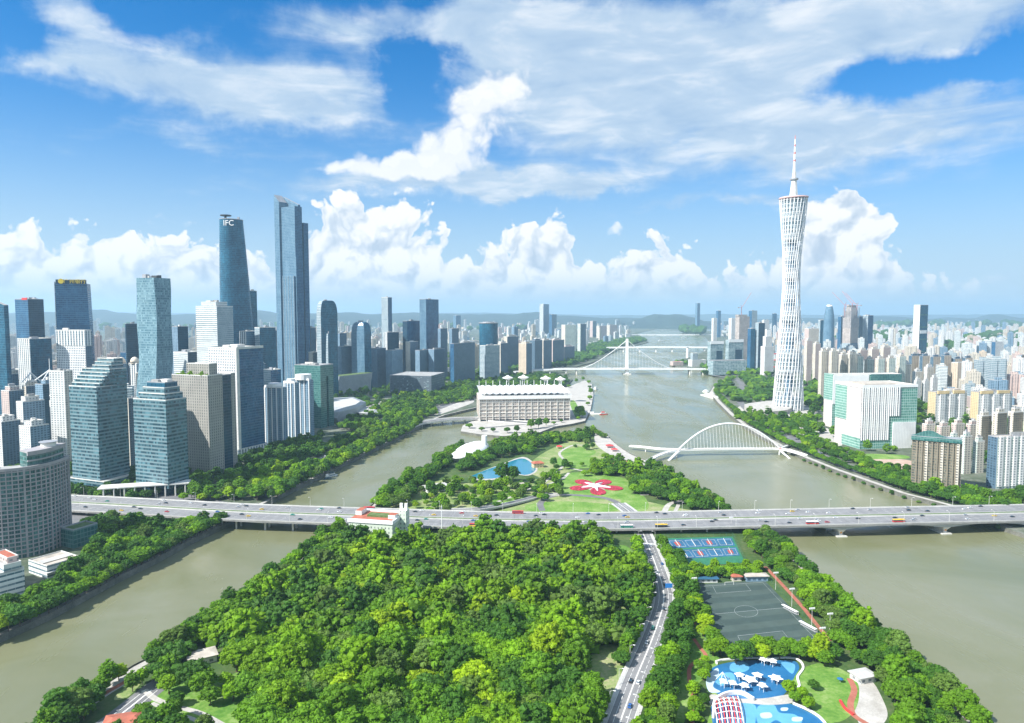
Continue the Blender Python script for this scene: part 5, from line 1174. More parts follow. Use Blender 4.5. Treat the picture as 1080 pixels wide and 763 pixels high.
for k, (x0, xc, x1, yt, yb, mL, mR) in enumerate(((523, 528, 536, 361, 394, 'resi_cream', 'resi_slate'), (531, 535, 547, 354, 391, 'resi_cream', 'resi_slate'), (547, 555, 561, 361, 395, 'beige', 'resi_slate'), (559, 564, 572, 358, 391, 'resi_slate', 'resi_slate'), (568, 573, 582, 358, 389, 'resi_cream', 'resi_slate'), (578, 583, 595, 358, 386, 'resi_pink', 'resi_slate'), (590, 595, 606, 365, 383, 'resi_pink', 'resi_slate'))):
    S('apartment_tower', f'{ORD[k]} shaded slab from left in the apartment row beyond the stadium', 'tower', x0, xc, x1, yt, yb, mL, mR, 32, plant=2, crown=(.2, 5, mL))  # sunlit left ends and shaded right faces put into the facade colours

# ------------------------------------------------------------------ lattice tower
MT['palered'] = plain('faded_red_paint', (.62, .22, .20), .5)
def lattice():
    C0 = G(831.0, 432); sc = C0.y / F; r0 = empty('lattice_tower', C0, 'white hourglass lattice tower with a red and white antenna mast', 'tower')
    ht = Zat(209, C0.y) - ZL; nC = 24; tw = R(105)
    ax, ay, bx_, by_ = 35.5, 33, 28.5, 25.5
    def wid(f):  # relative radius curve measured from the photo
        k = [(0, 15.6), (.2, 13.2), (.4, 10.6), (.55, 8.7), (.66, 8.3), (.76, 9.3), (.88, 11.9), (1, 13.9)]
        for i in range(len(k) - 1):
            if f <= k[i + 1][0]:
                s = (f - k[i][0]) / (k[i + 1][0] - k[i][0]); return (k[i][1] + (k[i + 1][1] - k[i][1]) * s) * sc
        return k[-1][1] * sc
    W = [wid(i / 48) for i in range(49)]
    for _ in range(3): W = [W[0]] + [(W[i - 1] + 2 * W[i] + W[i + 1]) / 4 for i in range(1, 48)] + [W[-1]]
    cxs = lambda f: 0.0
    wi = lambda f: float(np.interp(f * 48, range(49), W))
    pt = lambda f, a: (cxs(f) + wi(f) * math.cos(a), wi(f) * math.sin(a) * .95, ht * f + (0.05 * W[48] * math.sin(a + 1) * f))
    st = MT['steelwhite']
    for c in range(nC):
        b = MB(); a0 = 2 * math.pi * c / nC; b.tube([pt(i / 24, a0 + tw * i / 24) for i in range(25)], .9, 0, 6, r1=.7); b.build('column', st, r0)
    for i in range(0, 50):
        f = (i + .5) / 50; b = MB(); b.tube([pt(f, 2 * math.pi * j / 30) for j in range(31)], .38, 0, 5, cap=False); b.build('ring', st, r0)
    for c in range(nC):
        b = MB(); a0 = 2 * math.pi * c / nC + .13; b.tube([pt(i / 24, a0 - tw * .55 * i / 24 + 0.0) for i in range(25)], .36, 0, 5); b.build('brace', st, r0)
    b = MB(); n = 20
    b.loft([[(cxs(z / ht) + 8.5 * math.cos(a), 8.5 * math.sin(a), z) for a in [j * 2 * math.pi / n for j in range(n)]] for z in (0, ht * .5, ht * .97)]); b.build('core', FM['curtain_grey'], r0)
    def deck(f0, f1, k=.86):
        b = MB(); rr = []
        for f in (f0, (f0 + f1) / 2, f1):
            w = W[int(round(f * 48))] * k; rr.append([(cxs(f) + w * math.cos(a), w * .95 * math.sin(a), ht * f) for a in [j * 2 * math.pi / 24 for j in range(24)]])
        b.loft(rr, 0, 0); b.face(rr[0][::-1]); b.build('floors', FM['curtain_pale'], r0)
    deck(.0, .06); deck(.18, .28); deck(.42, .46); deck(.62, .66); deck(.8, .985)
    b = MB(); b.tube([pt(1.0, 2 * math.pi * j / 36) for j in range(37)], 2.0, 0, 6, cap=False); b.build('roof_rim', plain('rim_pink', (.62, .42, .40)), r0)
    b = MB(); b.tube([(cxs(1), 0, ht), (cxs(1), 0, ht + 2)], W[48] * .93, 0, 24); b.build('roof_deck', MT['grey'], r0)
    zt = Zat(143, C0.y) - ZL; seg = [(0, 9.5, 'offwhite'), (.27, 5.5, 'offwhite'), (.42, 3.4, 'white'), (.58, 2.6, 'palered'), (.615, 2.5, 'white'), (.70, 2.1, 'palered'), (.735, 2.0, 'white'), (.82, 1.6, 'palered'), (.855, 1.5, 'white'), (.94, 1.0, 'palered')]
    for i, (f, w, mt) in enumerate(seg):
        f1 = seg[i + 1][0] if i + 1 < len(seg) else 1.0; w1 = seg[i + 1][1] if i + 1 < len(seg) else .5
        b = MB(); b.tube([(cxs(1), 0, ht + (zt - ht) * f), (cxs(1), 0, ht + (zt - ht) * f1)], w, 0, 8, r1=w1); b.build('mast_section', MT[mt], r0)
    b = MB(); b.tube([(cxs(1), 0, ht + (zt - ht) * .29), (cxs(1), 0, ht + (zt - ht) * .29 + 3)], 8.5, 0, 16); b.build('mast_platform', MT['grey'], r0)
lattice()
sheet('tower_plaza', [(778, 430), (800, 424), (830, 424), (858, 428), (862, 436), (850, 441), (820, 440), (790, 438)], 'paving', .1)
b = MB(); q = closed_smooth([Vector((p.x, p.y, 0)) for p in [G(a, c) for a, c in [(785, 431), (815, 427), (835, 430), (830, 437), (800, 438)]]], 4); b.prism([(p.x, p.y) for p in q], ZL, ZL + 9, 0, 0)
o = b.build('tower_podium', MT['paving'], None, (0, 0, 0)); tag(o, 'round pale stone podium left of the lattice tower foot', 'podium')
# ------------------------------------------------------------------ bridges
def wide_bridge():
    """two parallel carriageways crossing both channels and the island; levels fall to the island and the left bank"""
    rows = [(-140, 520, 529, 6), (0, 522, 534, 7.5), (80, 524.5, 537, 9), (160, 528, 542, 10.5), (245, 532, 547.5, 11.5), (330, 535, 551, 11), (400, 536.5, 554, 10), (470, 538, 557, 9.5), (540, 539.5, 559, 9.5), (620, 540, 560, 9.5), (700, 539, 559, 10), (780, 537.5, 557, 11.5), (860, 536, 555.5, 12.5), (950, 534.5, 553, 12.5), (1040, 533, 551, 11.5), (1120, 531.5, 549, 10), (1240, 530, 546, 8)]
    fa, ne = [G(x, a, z) for x, a, b_, z in rows], [G(x, b_, z) for x, a, b_, z in rows]
    mid = smooth_path([(p + q) * .5 for p, q in zip(fa, ne)], 6); wd = 57
    r0 = empty('road_bridge', (0, 0, 0), 'wide twin deck pale concrete road bridge crossing both channels and the island', 'bridge')
    # left of travel direction (+x) is far side (+y)
    for w0, w1 in ((-27.5, -2.2), (2.2, 27.5)):
        b = MB(); b.beam(mid, w0, w1, -1.5, 0); b.build('deck', MT['concrete'], r0)
        b = MB(); b.ribbon(mid, w1 - 1.6, w0 + 1.6, 0.03); b.build('road_surface', MT['road'], r0)
        for s_ in (w0, w1):
            b = MB(); e = (s_, s_ + .5) if s_ == w0 else (s_ - .5, s_); b.beam(mid, e[0], e[1], -1.6, .9); b.build('parapet', MT['concrete'], r0)
            b = MB(); k = 1.0 if s_ == w0 else -1.0; b.beam(mid, s_ + .5 * k, s_ + 1.6 * k, 0.0, .22); b.build('walkway', MT['concrete'], r0)
        b = MB(); n = len(mid); dsh = 0
        P_ = [Vector(p) for p in mid]
        for ln in (.2, .4, .6, .8):
            off = w0 + 1.6 + (w1 - w0 - 3.2) * ln; Q = offset(P_, off); acc = 0
            for i in range(n - 1):
                a, c = Q[i], Q[i + 1]; L = (c - a).length; d = (c - a) / L; k = acc; nr = Vector((-d.y, d.x, 0)) * .1
                while k < L:
                    e = min(L, k + 4); p0, p1 = a + d * k, a + d * e
                    b.face([(p0 - nr) + Vector((0, 0, .05)), (p1 - nr) + Vector((0, 0, .05)), (p1 + nr) + Vector((0, 0, .05)), (p0 + nr) + Vector((0, 0, .05))]); k += 10
                acc = (k - L) if k > L else 0
        b.build('lane_marking', MT['white_line'], r0)
    b = MB(); b.beam(mid, -2.0, 2.0, -1.2, .5); b.build('median_planting', MT['roofgreen'], r0)
    # haunched girders and piers
    def at(px):
        best = min(range(len(mid)), key=lambda i: abs(pix(mid[i])[0] - px)); return best
    def span(i0, i1, dmin, dmax):
        for w0, w1 in ((-25, -6), (6, 25)):
            b = MB(); A = offset(mid, w0); B_ = offset(mid, w1); m = i1 - i0
            def low(i, base):
                f = (i - i0) / m; return -1.5 - dmin - (dmax - dmin) * (abs(2 * f - 1) ** 2)
            for i in range(i0, i1):
                j = i + 1; z0, z1 = low(i, 0), low(j, 0); f = lambda p, z: (p[0], p[1], p[2] + z)
                b.face([f(A[i], z0), f(A[j], z1), f(A[j], -1.45), f(A[i], -1.45)]); b.face([f(B_[j], z1), f(B_[i], z0), f(B_[i], -1.45), f(B_[j], -1.45)]); b.face([f(B_[i], z0), f(B_[j], z1), f(A[j], z1), f(A[i], z0)])
            b.build('girder', MT['concrete'], r0)
    stops = [at(x) for x in (792, 868, 985, 1068)]
    for i0, i1 in zip(stops, stops[1:]): span(i0, i1, .8, 4.2)
    left = [at(x) for x in (232, 290, 350)]
    for i0, i1 in zip(left, left[1:]): span(i0, i1, .6, 1.6)
    d_ = lambda i: (mid[min(i + 1, len(mid) - 1)] - mid[i - 1]).normalized()
    for i in stops[1:3]:
        for w in (-15.5, 15.5):
            d = d_(i); nr = Vector((-d.y, d.x, 0)); c = mid[i] + nr * w; b = MB(); ztop = c.z - 5.3
            q = lambda l, t_, z: tuple(Vector((c.x, c.y, 0)) + d * l + nr * t_)[:2] + (z,)
            b.loft([[q(-1.6, -7, -2), q(1.6, -7, -2), q(1.6, 7, -2), q(-1.6, 7, -2)], [q(-1.6, -7, ztop * .5), q(1.6, -7, ztop * .5), q(1.6, 7, ztop * .5), q(-1.6, 7, ztop * .5)], [q(-4, -9.5, ztop), q(4, -9.5, ztop), q(4, 9.5, ztop), q(-4, 9.5, ztop)]]); b.prism([q(-5, -10, 0)[:2], q(5, -10, 0)[:2], q(5, 10, 0)[:2], q(-5, 10, 0)[:2]], -2, .9); pr_ = b.build('pier', MT['offwhite'], r0)
            b = MB(); c2 = c - nr * 7.4; b.box((c2.x, c2.y, ztop * .4), (1.6, .6, 3)); b.build('navigation_board', plain('orange_board', (.75, .3, .05)), pr_)
    pcol = [at(x) for x in (100, 140, 190, 240, 262, 290, 320, 346, 400, 440, 480, 520, 560, 590, 620, 650, 707, 740, 775, 1072, 1110)]
    for i in pcol:
        d = d_(i); nr = Vector((-d.y, d.x, 0))
        for w in (-19, -10, 10, 19):
            c = mid[i] + nr * w; b = MB(); b.tube([(c.x, c.y, -2), (c.x, c.y, c.z - 1.5)], 1.0, 0, 8); b.build('pier', MT['offwhite'], r0)
    return mid
BR = wide_bridge()
for i_ in range(0, len(BR) - 3, 3): add_foot([tuple(p)[:2] for p in offset(BR[i_:i_ + 4], 33)] + [tuple(p)[:2] for p in offset(BR[i_:i_ + 4], -33)[::-1]], 0)
# approach ramps looping through the park
def ramp_road(pts, w, name, lab):
    P_ = smooth_path([G(a, b_, z) for a, b_, z in pts], 6); o = P_[0].copy(); P_ = [p - o for p in P_]
    r0 = empty(name, o, lab, 'ramp'); b = MB(); b.beam(P_, -w / 2, w / 2, -1.2, 0); b.build('deck', MT['concrete'], r0)
    b = MB(); b.ribbon(P_, w / 2 - .7, -w / 2 + .7, .04); b.build('road_surface', MT['asphalt'], r0)
    for s_ in (-1, 1):
        b = MB(); e = sorted((s_ * w / 2, s_ * (w / 2 - .5))); b.beam(P_, e[0], e[1], -.4, 1.0); b.build('parapet', MT['offwhite'], r0)
    b = MB()
    for k in range(2, len(P_) - 2, 5):
        if P_[k].z + o.z > 7: b.tube([(P_[k].x, P_[k].y, ZL - o.z), (P_[k].x, P_[k].y, P_[k].z - 1.2)], .8, 0, 8)
    if b.v: b.build('piers', MT['offwhite'], r0)
    return [p + o for p in P_]
ramp_road([(470, 538.5, 8.5), (505, 537, 8), (530, 533, 7), (556, 527, 6), (575, 522, 5), (592, 522, 4.6)], 8, 'ramp', 'curving slip road rising to the bridge from the far park')
ramp_road([(512, 561, 9), (530, 566, 7.5), (545, 571, 6), (560, 577, 4.6), (570, 582, 4.4)], 7, 'ramp', 'slip road ramp descending from the bridge into the near wood')
path('park_loop', [(592, 522), (615, 523), (640, 526), (655, 533), (664, 541)], 8, 'asphalt', .1); path('park_loop', [(592, 522), (578, 525), (570, 531), (572, 539)], 7, 'asphalt', .1)
path('park_loop', [(700, 541), (706, 532), (720, 526), (690, 522), (675, 522)], 6, 'paving', .1)

def arch_bridge():
    z = 9.0; pts = smooth_path([G(a, b_, z) for a, b_, z in [(683, 487, 5), (692, 481.5, 6.5), (704, 477, 8), (716, 474.7, 9), (745, 473.8, 9.5), (770, 473.5, 9.5), (800, 473.4, 9.3), (822, 473.6, 8.8), (835, 476, 7.5), (850, 480.5, 5.5)]], 5)
    o = Vector((G(770, 480, 0).x, G(770, 480, 0).y, 0)); P_ = [p - o for p in pts]
    r0 = empty('arch_footbridge', o, 'white leaning arch footbridge with fine hangers over the wide river', 'bridge')
    wm = MT['steelwhite']
    b = MB(); b.beam(P_, -3.5, 3.5, -1.3, 0); b.build('deck', wm, r0)
    q = smooth_path([G(a, b_, z) - o for a, b_, z in [(664, 470.5, 6), (678, 471.5, 7), (695, 473.4, 8), (716, 474.2, 9)]], 5); b = MB(); b.beam(q, -2.5, 2.5, -1.2, 0); b.build('branch_deck', wm, r0)
    q2 = smooth_path([G(a, b_, z) - o for a, b_, z in [(822, 473.2, 8.8), (829, 470.5, 7.5), (836, 468, 5.5)]], 5); b = MB(); b.beam(q2, -2.5, 2.5, -1.2, 0); b.build('branch_deck', wm, r0)
    for path_, w in ((P_, 3.5), (q, 2.5), (q2, 2.5)):
        for s_ in (-1, 1):
            b = MB(); b.beam(path_, s_ * w - .1, s_ * w + .1, 0, 1.1); b.build('railing', MT['offwhite'], r0)
    a0, a1 = G(715, 474.9, 9) - o, G(823, 473.2, 9) - o
    hh = Zat(447.5, (a0.y + a1.y) / 2 + o.y) - 9; n = 32
    arc = [a0 + (a1 - a0) * (i / n) + Vector((0, 12 * math.sin(math.pi * i / n) * .5, hh * (1 - (2 * i / n - 1) ** 2))) for i in range(n + 1)]
    b = MB(); b.tube(arc, 1.25, 0, 8); b.build('arch', wm, r0)
    lo = [a0 + (a1 - a0) * (i / n) for i in range(n + 1)]
    for i in range(2, n - 1):
        b = MB(); b.tube([arc[i], lo[min(n, i)] + (a1 - a0) * (.025 * (i / n)) + Vector((0, 0, .1))], .16, 0, 4); b.build('hanger', wm, r0)
    for x0, x1 in ((716, 704.5), (823.5, 833)):
        p0, p1 = G(x0, 476, 7.6) - o, G(x1, 486 if x0 < 800 else 483.5, 0) - o
        for dy in (-2, 2): b = MB(); b.tube([p0 + Vector((0, dy, 0)), (p1.x, p1.y + dy, -1)], 1.5, 0, 6, r1=1.1); b.build('leaning_pier', wm, r0)
    for x, y, z in ((681, 471.8, 7), (822, 474, 8.5), (714, 476, 8.5), (849, 480.5, 5.4)):
        p = G(x, y, z) - o; b = MB(); b.tube([(p.x, p.y, -1), (p.x, p.y, p.z - 1)], .9, 0, 8); b.build('pier', wm, r0)
    for x, y in ((716, 474), (822, 473)):
        p = G(x, y, 9.2) - o; b = MB(); b.box((p.x, p.y - 3.4, p.z), (3, .4, 1.5)); b.build('red_board', MT['red'], r0)
arch_bridge()

def suspension():
    Y = 2450.0; zd = Zat(389, Y); o = Vector((Xat(661, Y, 0), Y, 0)); r0 = empty('suspension_bridge', o, 'white single pylon suspension bridge far up the wide river', 'bridge'); wm = MT['steelwhite']
    X = lambda px: Xat(px, Y, zd) - o.x
    P_ = [Vector((X(px), 0, zd + dz)) for px, dz in ((540, -12), (565, -4), (590, 0), (661, 1), (730, 0), (760, -2), (790, -8), (812, -14))]
    b = MB(); b.beam(P_, -14, 14, -3, 0); b.build('deck', wm, r0)
    b = MB(); b.ribbon(P_, 12, -12, .1); b.build('road_surface', MT['asphalt'], r0)
    for s_ in (-1, 1): b = MB(); b.beam(P_, s_ * 14 - .4, s_ * 14 + .4, -3.4, 1.3); b.build('parapet', wm, r0)
    ht = Zat(357.5, Y)
    b = MB(); rings = []
    for z, wx, wy in ((-2, 6.5, 9), (zd, 5, 8), (ht * .7, 4.2, 7), (ht, 3.6, 5.5)): rings.append([(-wx, -wy, z), (wx, -wy, z), (wx, wy, z), (-wx, wy, z)])
    b.loft(rings); b.build('pylon', wm, r0); b = MB(); b.box((0, 0, -2), (26, 34, 5)); b.build('pylon_base', MT['offwhite'], r0)
    for sgn, pe in ((-1, 614), (1, 707)):
        cab = []
        for i in range(15):
            f = i / 14; cab.append(Vector((X(pe) * f, 0, zd + 2 + (ht - 4 - zd - 2) * (1 - f) ** 1.35)))
        for dy in (-5, 5): b = MB(); b.tube([c + Vector((0, dy, 0)) for c in cab], .6, 0, 6); b.build('main_cable', wm, r0)
        for c in cab[1:-1]:
            b = MB()
            b.tube([(c.x, -5, zd), (c.x, -5, c.z)], .18, 0, 4); b.build('hanger', wm, r0)
    for px in (608, 597, 580, 727, 741, 756, 772, 785):
        b = MB()
        for dy in (-9, 9): b.tube([(X(px), dy, -2), (X(px), dy, zd - 4)], 3, 0, 8)
        b.build('pier', MT['offwhite'], r0)
suspension()
def plain_bridge(Y, x0, x1, py, lab, npier, w=20, th=4):
    z = Zat(py, Y); o = Vector((Xat(x0, Y, z), Y, 0)); r0 = empty('river_bridge', o, lab, 'bridge'); L = Xat(x1, Y, z) - o.x
    P_ = [Vector((L * f, 0, z + math.sin(f * math.pi) * z * .12)) for f in [i / 16 for i in range(17)]]
    b = MB(); b.beam(P_, -w / 2, w / 2, -th, 0); b.beam(P_, w / 2 - 1, w / 2, 0, 1.4); b.beam(P_, -w / 2, -w / 2 + 1, 0, 1.4); b.build('deck', MT['steelwhite'], r0)
    for k in range(1, npier):
        b = MB(); x = L * k / npier; b.loft([[(x - 4, -8, -2), (x + 4, -8, -2), (x + 4, 8, -2), (x - 4, 8, -2)], [(x - 2.5, -7, z * .6), (x + 2.5, -7, z * .6), (x + 2.5, 7, z * .6), (x - 2.5, 7, z * .6)], [(x - 7, -8, z - th), (x + 7, -8, z - th), (x + 7, 8, z - th), (x - 7, 8, z - th)]]); b.build('pier', MT['steelwhite'], r0)
plain_bridge(3900, 640, 760, 366.5, 'flat white girder bridge behind the suspension bridge', 7, 26, 6)
plain_bridge(6900, 655, 752, 353.2, 'farthest thin white bridge near the river vanishing point', 9, 30, 6)
o = Vector((Xat(725, 3350, 0), 3350, 0)); r0 = empty('river_column', o, 'white column standing in the river behind the suspension bridge', 'column'); b = MB(); b.tube([(0, 0, -2), (0, 0, 52)], 7, 0, 10, r1=5.5); b.build('shaft', MT['steelwhite'], r0); b = MB(); b.box((0, 0, 52), (16, 16, 3)); b.build('cap', MT['steelwhite'], r0)

# bridge from left bank to the stadium island
P0 = smooth_path([G(a, b_, z) for a, b_, z in [(428, 452, 5), (437, 447, 7), (452, 444.5, 8.5), (470, 442.5, 9), (490, 441.3, 8.5), (506, 441.5, 6), (530, 444, 4.6), (560, 446.5, 4.6)]], 5)
o = P0[0].copy(); P_ = [p - o for p in P0]; r0 = empty('island_bridge', o, 'low pale bridge linking the left bank to the white stadium island', 'bridge')
b = MB(); b.beam(P_, -14, 14, -1.4, 0); b.build('deck', MT['concrete'], r0); b = MB(); b.ribbon(P_, 10, -10, .05); b.build('road_surface', MT['asphalt'], r0)
for s_ in (-1, 1): b = MB(); b.beam(P_, s_ * 14 - .35, s_ * 14 + .35, -2, 1.1); b.build('parapet', MT['offwhite'], r0)
for k in (4, 8, 11, 14, 17, 20, 23):
    for dy in (-9, 9):
        b = MB(); b.tube([(P_[k].x, P_[k].y + dy, -o.z - 1), (P_[k].x, P_[k].y + dy, P_[k].z - 1.4)], 1.4, 0, 8); b.build('pier', MT['offwhite'], r0)

# ------------------------------------------------------------------ stadium
def stadium():
    t = T('stadium', 'wide white roofed stadium with a gridded front on its own island', 'stadium', 503, 506, 601, 421, 444.5, 84)
    t.wr = min(t.wr, 190); h = t.h; D = 110; t.wl = D
    b = MB(); q = t.rect(0, D, 0, t.wr); b.prism(q, 3, h, 0, 1); b.build('stand_wall', [FM['stadium_grid'], MT['offwhite']], t.root)
    t.block('base', .02, .98, .01, .99, 0, 3, 'curtain_dark', None, 'roofgrey', 0)
    for k in range(15):
        t.panel('column', 'R', t.wr * k / 14 - .45, t.wr * k / 14 + .45, 0, h + 1, 'offwhite', 1.6, .2)
    for z in (.2, .36, .52, .68, .84): t.panel('floor_band', 'R', 0, t.wr, h * z, h * z + .8, 'offwhite', 1.2, .3)
    t.panel('roof_fascia', 'R', -3, t.wr + 3, h - .5, h + 6.0, 'white', 3.5, 4)
    # tent roof: row of scalloped fabric bays
    zb = Zat(408, t.C.y + D * .9) - ZL; b = MB(); nb_, m = 14, 8
    for k in range(nb_):
        for i in range(m):
            v0, v1 = t.wr * k / nb_, t.wr * (k + 1) / nb_; vm = (v0 + v1) / 2; u0, u1 = -3 + (D + 3) * i / m, -3 + (D + 3) * (i + 1) / m
            z = lambda u, f: h + 9 + (zb - h - 9) * (math.sin(min(1, max(0, u / D)) * math.pi / 2)) + f
            for va, vb, fa, fb in ((v0, vm, 2.2, 0), (vm, v1, 0, 2.2)):
                b.face([tuple(t.p(u0, va)) [:2] + (z(u0, fa),), tuple(t.p(u0, vb))[:2] + (z(u0, fb),), tuple(t.p(u1, vb))[:2] + (z(u1, fb),), tuple(t.p(u1, va))[:2] + (z(u1, fa),)])
    b.build('tent_roof', MT['white'], t.root)
    for k in range(13):
        p = t.p(D * .72, t.wr * (.02 + .08 * k)); b = MB(); b.tube([(p.x, p.y, h), (p.x, p.y, h + 28)], .8, 0, 6, r1=.5); b.build('mast', MT['white'], t.root)
    for k in range(14):
        p = t.p(-2, t.wr * (k + .5) / 14); b = MB(); b.box((p.x, p.y, h + 7.4), (5, 2, 2.5)); b.build('roof_gap', MT['grey'], t.root)
    t.block('rear_stand', 1.02, 1.25, .05, .95, 0, h * .7, 'stadium_grid', None, 'offwhite', 0)
stadium()
for k, (x, y) in enumerate(((535.5, 399), (552, 398.6), (575.5, 399.6), (591, 400.4))):
    Yd = 1640.0; o = Vector((Xat(x, Yd, 30), Yd, ZL)); r0 = empty('light_tower', o, ('far left,second,third,far right'.split(',')[k]) + ' white umbrella topped mast tower behind the stadium', 'mast tower')
    ht = Zat(y, Yd) - ZL
    for dx, dy in ((-3, -3), (3, -3), (3, 3), (-3, 3)): b = MB(); b.tube([(dx, dy, 0), (dx * .8, dy * .8, ht)], .9, 0, 6); b.build('leg', MT['white'], r0)
    b = MB(); b.loft([[(rad * math.cos(a), rad * math.sin(a), ht + z) for a in [j * math.pi / 8 for j in range(16)]] for rad, z in ((3, -5), (12.5, 0), (12.5, 1.5), (5, 4), (1, 7))]); b.build('umbrella_top', MT['white'], r0)
    for z in (.3, .6, .85): b = MB(); b.box((0, 0, ht * z), (7.5, 7.5, 1)); b.build('platform', MT['offwhite'], r0)
sheet('stadium_lawn', [(601, 425), (606, 423), (612, 436), (608, 442)], 'lawn', .1)
path('island_road', [(506, 452), (540, 449), (575, 446), (600, 443)], 9, 'asphalt', .12)
# ------------------------------------------------------------------ planting
ROADBUF = [(p.x, p.y) for p in offset(ROAD, 14)] + [(p.x, p.y) for p in offset(ROAD, -14)[::-1]]
EXC = [ROADBUF] + [pw(q) for q in (
    [(366, 574), (436, 574), (436, 546), (366, 546)], [(614, 694), (632, 683), (656, 684), (654, 712), (644, 744), (624, 746), (612, 722)],
    [(642, 642), (664, 632), (668, 656), (654, 672), (636, 664)], [(636, 580), (660, 577), (672, 590), (660, 600), (642, 592)], [(352, 606), (366, 601), (370, 615), (354, 620)],
    [(290, 641), (308, 636), (314, 647), (294, 654)], [(305, 752), (342, 744), (352, 764), (315, 778)],
    [(60, 800), (95, 771), (128, 745), (82, 752), (150, 702), (178, 712), (165, 735), (130, 765), (90, 800)], [(150, 730), (176, 722), (235, 716), (262, 704), (272, 725), (255, 765), (225, 785), (190, 770)],
    [(182, 724), (226, 728), (246, 704), (240, 682), (192, 682)])]
forest = pw([(352, 574), (372, 580), (440, 580), (480, 571), (540, 566), (600, 566), (640, 572), (668, 590), (684, 612), (690, 640), (676, 684), (660, 730), (640, 790), (630, 830), (240, 830), (262, 775), (278, 722), (236, 712), (178, 716), (166, 706), (210, 676), (250, 652), (300, 618), (330, 596)])
FP = scatter(forest, 9.0, EXC, seed=3)
plant(FP, 'broadleaf_tree', 'in the dense wood left of the island road', 'trees of the dense island wood', (6.2, 10.2), (0.18, 0.34, 0.34, 0.06, 0.10), 300, 'wood', 11)
STUFF_LABEL['wood'] = 'far part of the dense green wood on the island'
# low undergrowth closes the ground under the wood
UG = scatter(forest, 7.0, EXC, seed=5)
for x, y in UG: add_stuff('undergrowth', x, y, ZL - 1.0, random.uniform(4.2, 6.2), random.randrange(8), random.choice((0, 1, 1, 4)), random.random() * 6, False)
STUFF_LABEL['undergrowth'] = 'low dark undergrowth beneath the island trees'
# riverside rows of the island
gl_ = [(p.x, p.y) for p in SH_IS_L]
ISL_PTS = [p for p in along(SH_IS_L, 8.4, 5, 1.6, 4) + along(SH_IS_L, 9, 13, 2, 5) if p[1] < 690 and not any(inside(p[0], p[1], e) for e in EXC[1:])]
plant(ISL_PTS, 'riverside_tree', 'on the left bank of the wooded island', 'riverside trees on the west island bank', (5.2, 7.4), (0.45, 0.35, 0.12, 0.02, 0.06), 110, 'wood', 12)
east = pw([(786, 566), (800, 570), (822, 590), (850, 614), (880, 640), (912, 668), (945, 698), (985, 735), (1012, 764), (1040, 800), (965, 815), (948, 775), (938, 748), (928, 724), (905, 708), (893, 690), (868, 668), (850, 640), (828, 614), (808, 596), (790, 584)])
east2 = [p for p in scatter(east, 9.0, [pw([(898, 722), (915, 706), (931, 725), (940, 765), (905, 775), (890, 750)])], seed=6) + along(SH_IS_R, 7.5, 4.5, 1.5, 7) if p[1] < 655]
plant(east2, 'belt_tree', 'in the belt between pitch and wide river', 'trees of the eastern island belt', (4.6, 7.2), (0.36, 0.34, 0.10, 0.03, 0.17), 190, 'wood', 13)
# rows beside the island road
rw = along(ROAD[6:60], 8.0, 11.6, 1.0, 8); rw += along(ROAD[6:44], 9, 21, 1.5, 9)
rw = [p for p in rw if 250 < p[1] < 640 and not inside(*p, EXC[2])]
plant(rw, 'street_tree', 'in the row along the left side of the island road', 'trees left of the island road', (4.4, 6.2), (0.5, 0.36, 0.1, 0, 0.04), 70, 'wood', 14)
rr_ = along(ROAD[4:62], 8.0, -11.6, .9, 10) + along(ROAD[4:56], 9.0, -21, 1.5, 15)
rr_ = [p for p in rr_ if 250 < p[1] < 640]
plant(rr_, 'avenue_tree', 'in the row along the right side of the island road', 'trees right of the island road', (4.2, 6.0), (0.42, 0.4, 0.15, 0, 0.03), 70, 'wood', 16)
r2 = scatter(pw([(722, 604), (804, 600), (804, 609), (728, 614)]), 6.0, seed=17)
plant(r2, 'hedge_tree', 'in the belt between tennis courts and pitch', 'trees between courts and pitch', (3.2, 4.4), (0.1, 0.4, 0.42, 0.08, 0), 60, 'wood', 18)
r3 = [(G(a, c).x, G(a, c).y) for a, c in [(733, 646), (737, 656), (744, 664), (749, 674), (754, 683), (760, 691), (729, 638), (742, 672), (752, 692), (741, 654)]]
plant(r3, 'pitch_tree', 'in the lime row on the left edge of the football pitch', 'lime trees left of the pitch', (4.6, 6.0), (0, 0.05, 0.7, 0.25, 0), 60, 'wood', 19, shapes=[0, 2, 4, 6])
r4 = [(G(a, c).x, G(a, c).y) for a, c in [(786, 697), (793, 693), (803, 697), (812, 691), (822, 696), (832, 692), (843, 696), (852, 690), (800, 690), (860, 698), (870, 703), (868, 690), (880, 696), (776, 700)]]
plant(r4, 'row_tree', 'in the row between pitch and blue playground', 'trees between pitch and playground', (4.8, 6.6), (0.12, 0.35, 0.45, 0.08, 0), 60, 'wood', 20, shapes=[0, 2, 4, 6])
r5 = [(G(a, c).x, G(a, c).y) for a, c in [(832, 732), (846, 736), (858, 728), (852, 748), (838, 741), (856, 720), (885, 712), (893, 730), (848, 728)]]
plant(r5[:5], 'park_tree', 'on the lawn right of the water playground', 'trees on the playground lawn', (3.4, 5.0), (0.3, 0.5, 0.2, 0, 0), 20, 'wood', 21, shapes=[0, 4, 6])
tree('park_tree', G(866, 694).x, G(866, 694).y, ZL, 5.6, 3, 3, 'tall yellow-green tree standing out behind the water playground lawn', None, 1.0)
lw = scatter(pw([(690, 640), (712, 640), (722, 660), (724, 690), (712, 700), (704, 730), (716, 765), (712, 800), (668, 800), (682, 740), (700, 690)]), 8.5, [ROADBUF], seed=22)
plant(lw, 'verge_tree', 'between the island road and the winding red track', 'trees between road and red track', (3.8, 6.0), (0.25, 0.35, 0.28, 0.06, 0.06), 80, 'wood', 23)
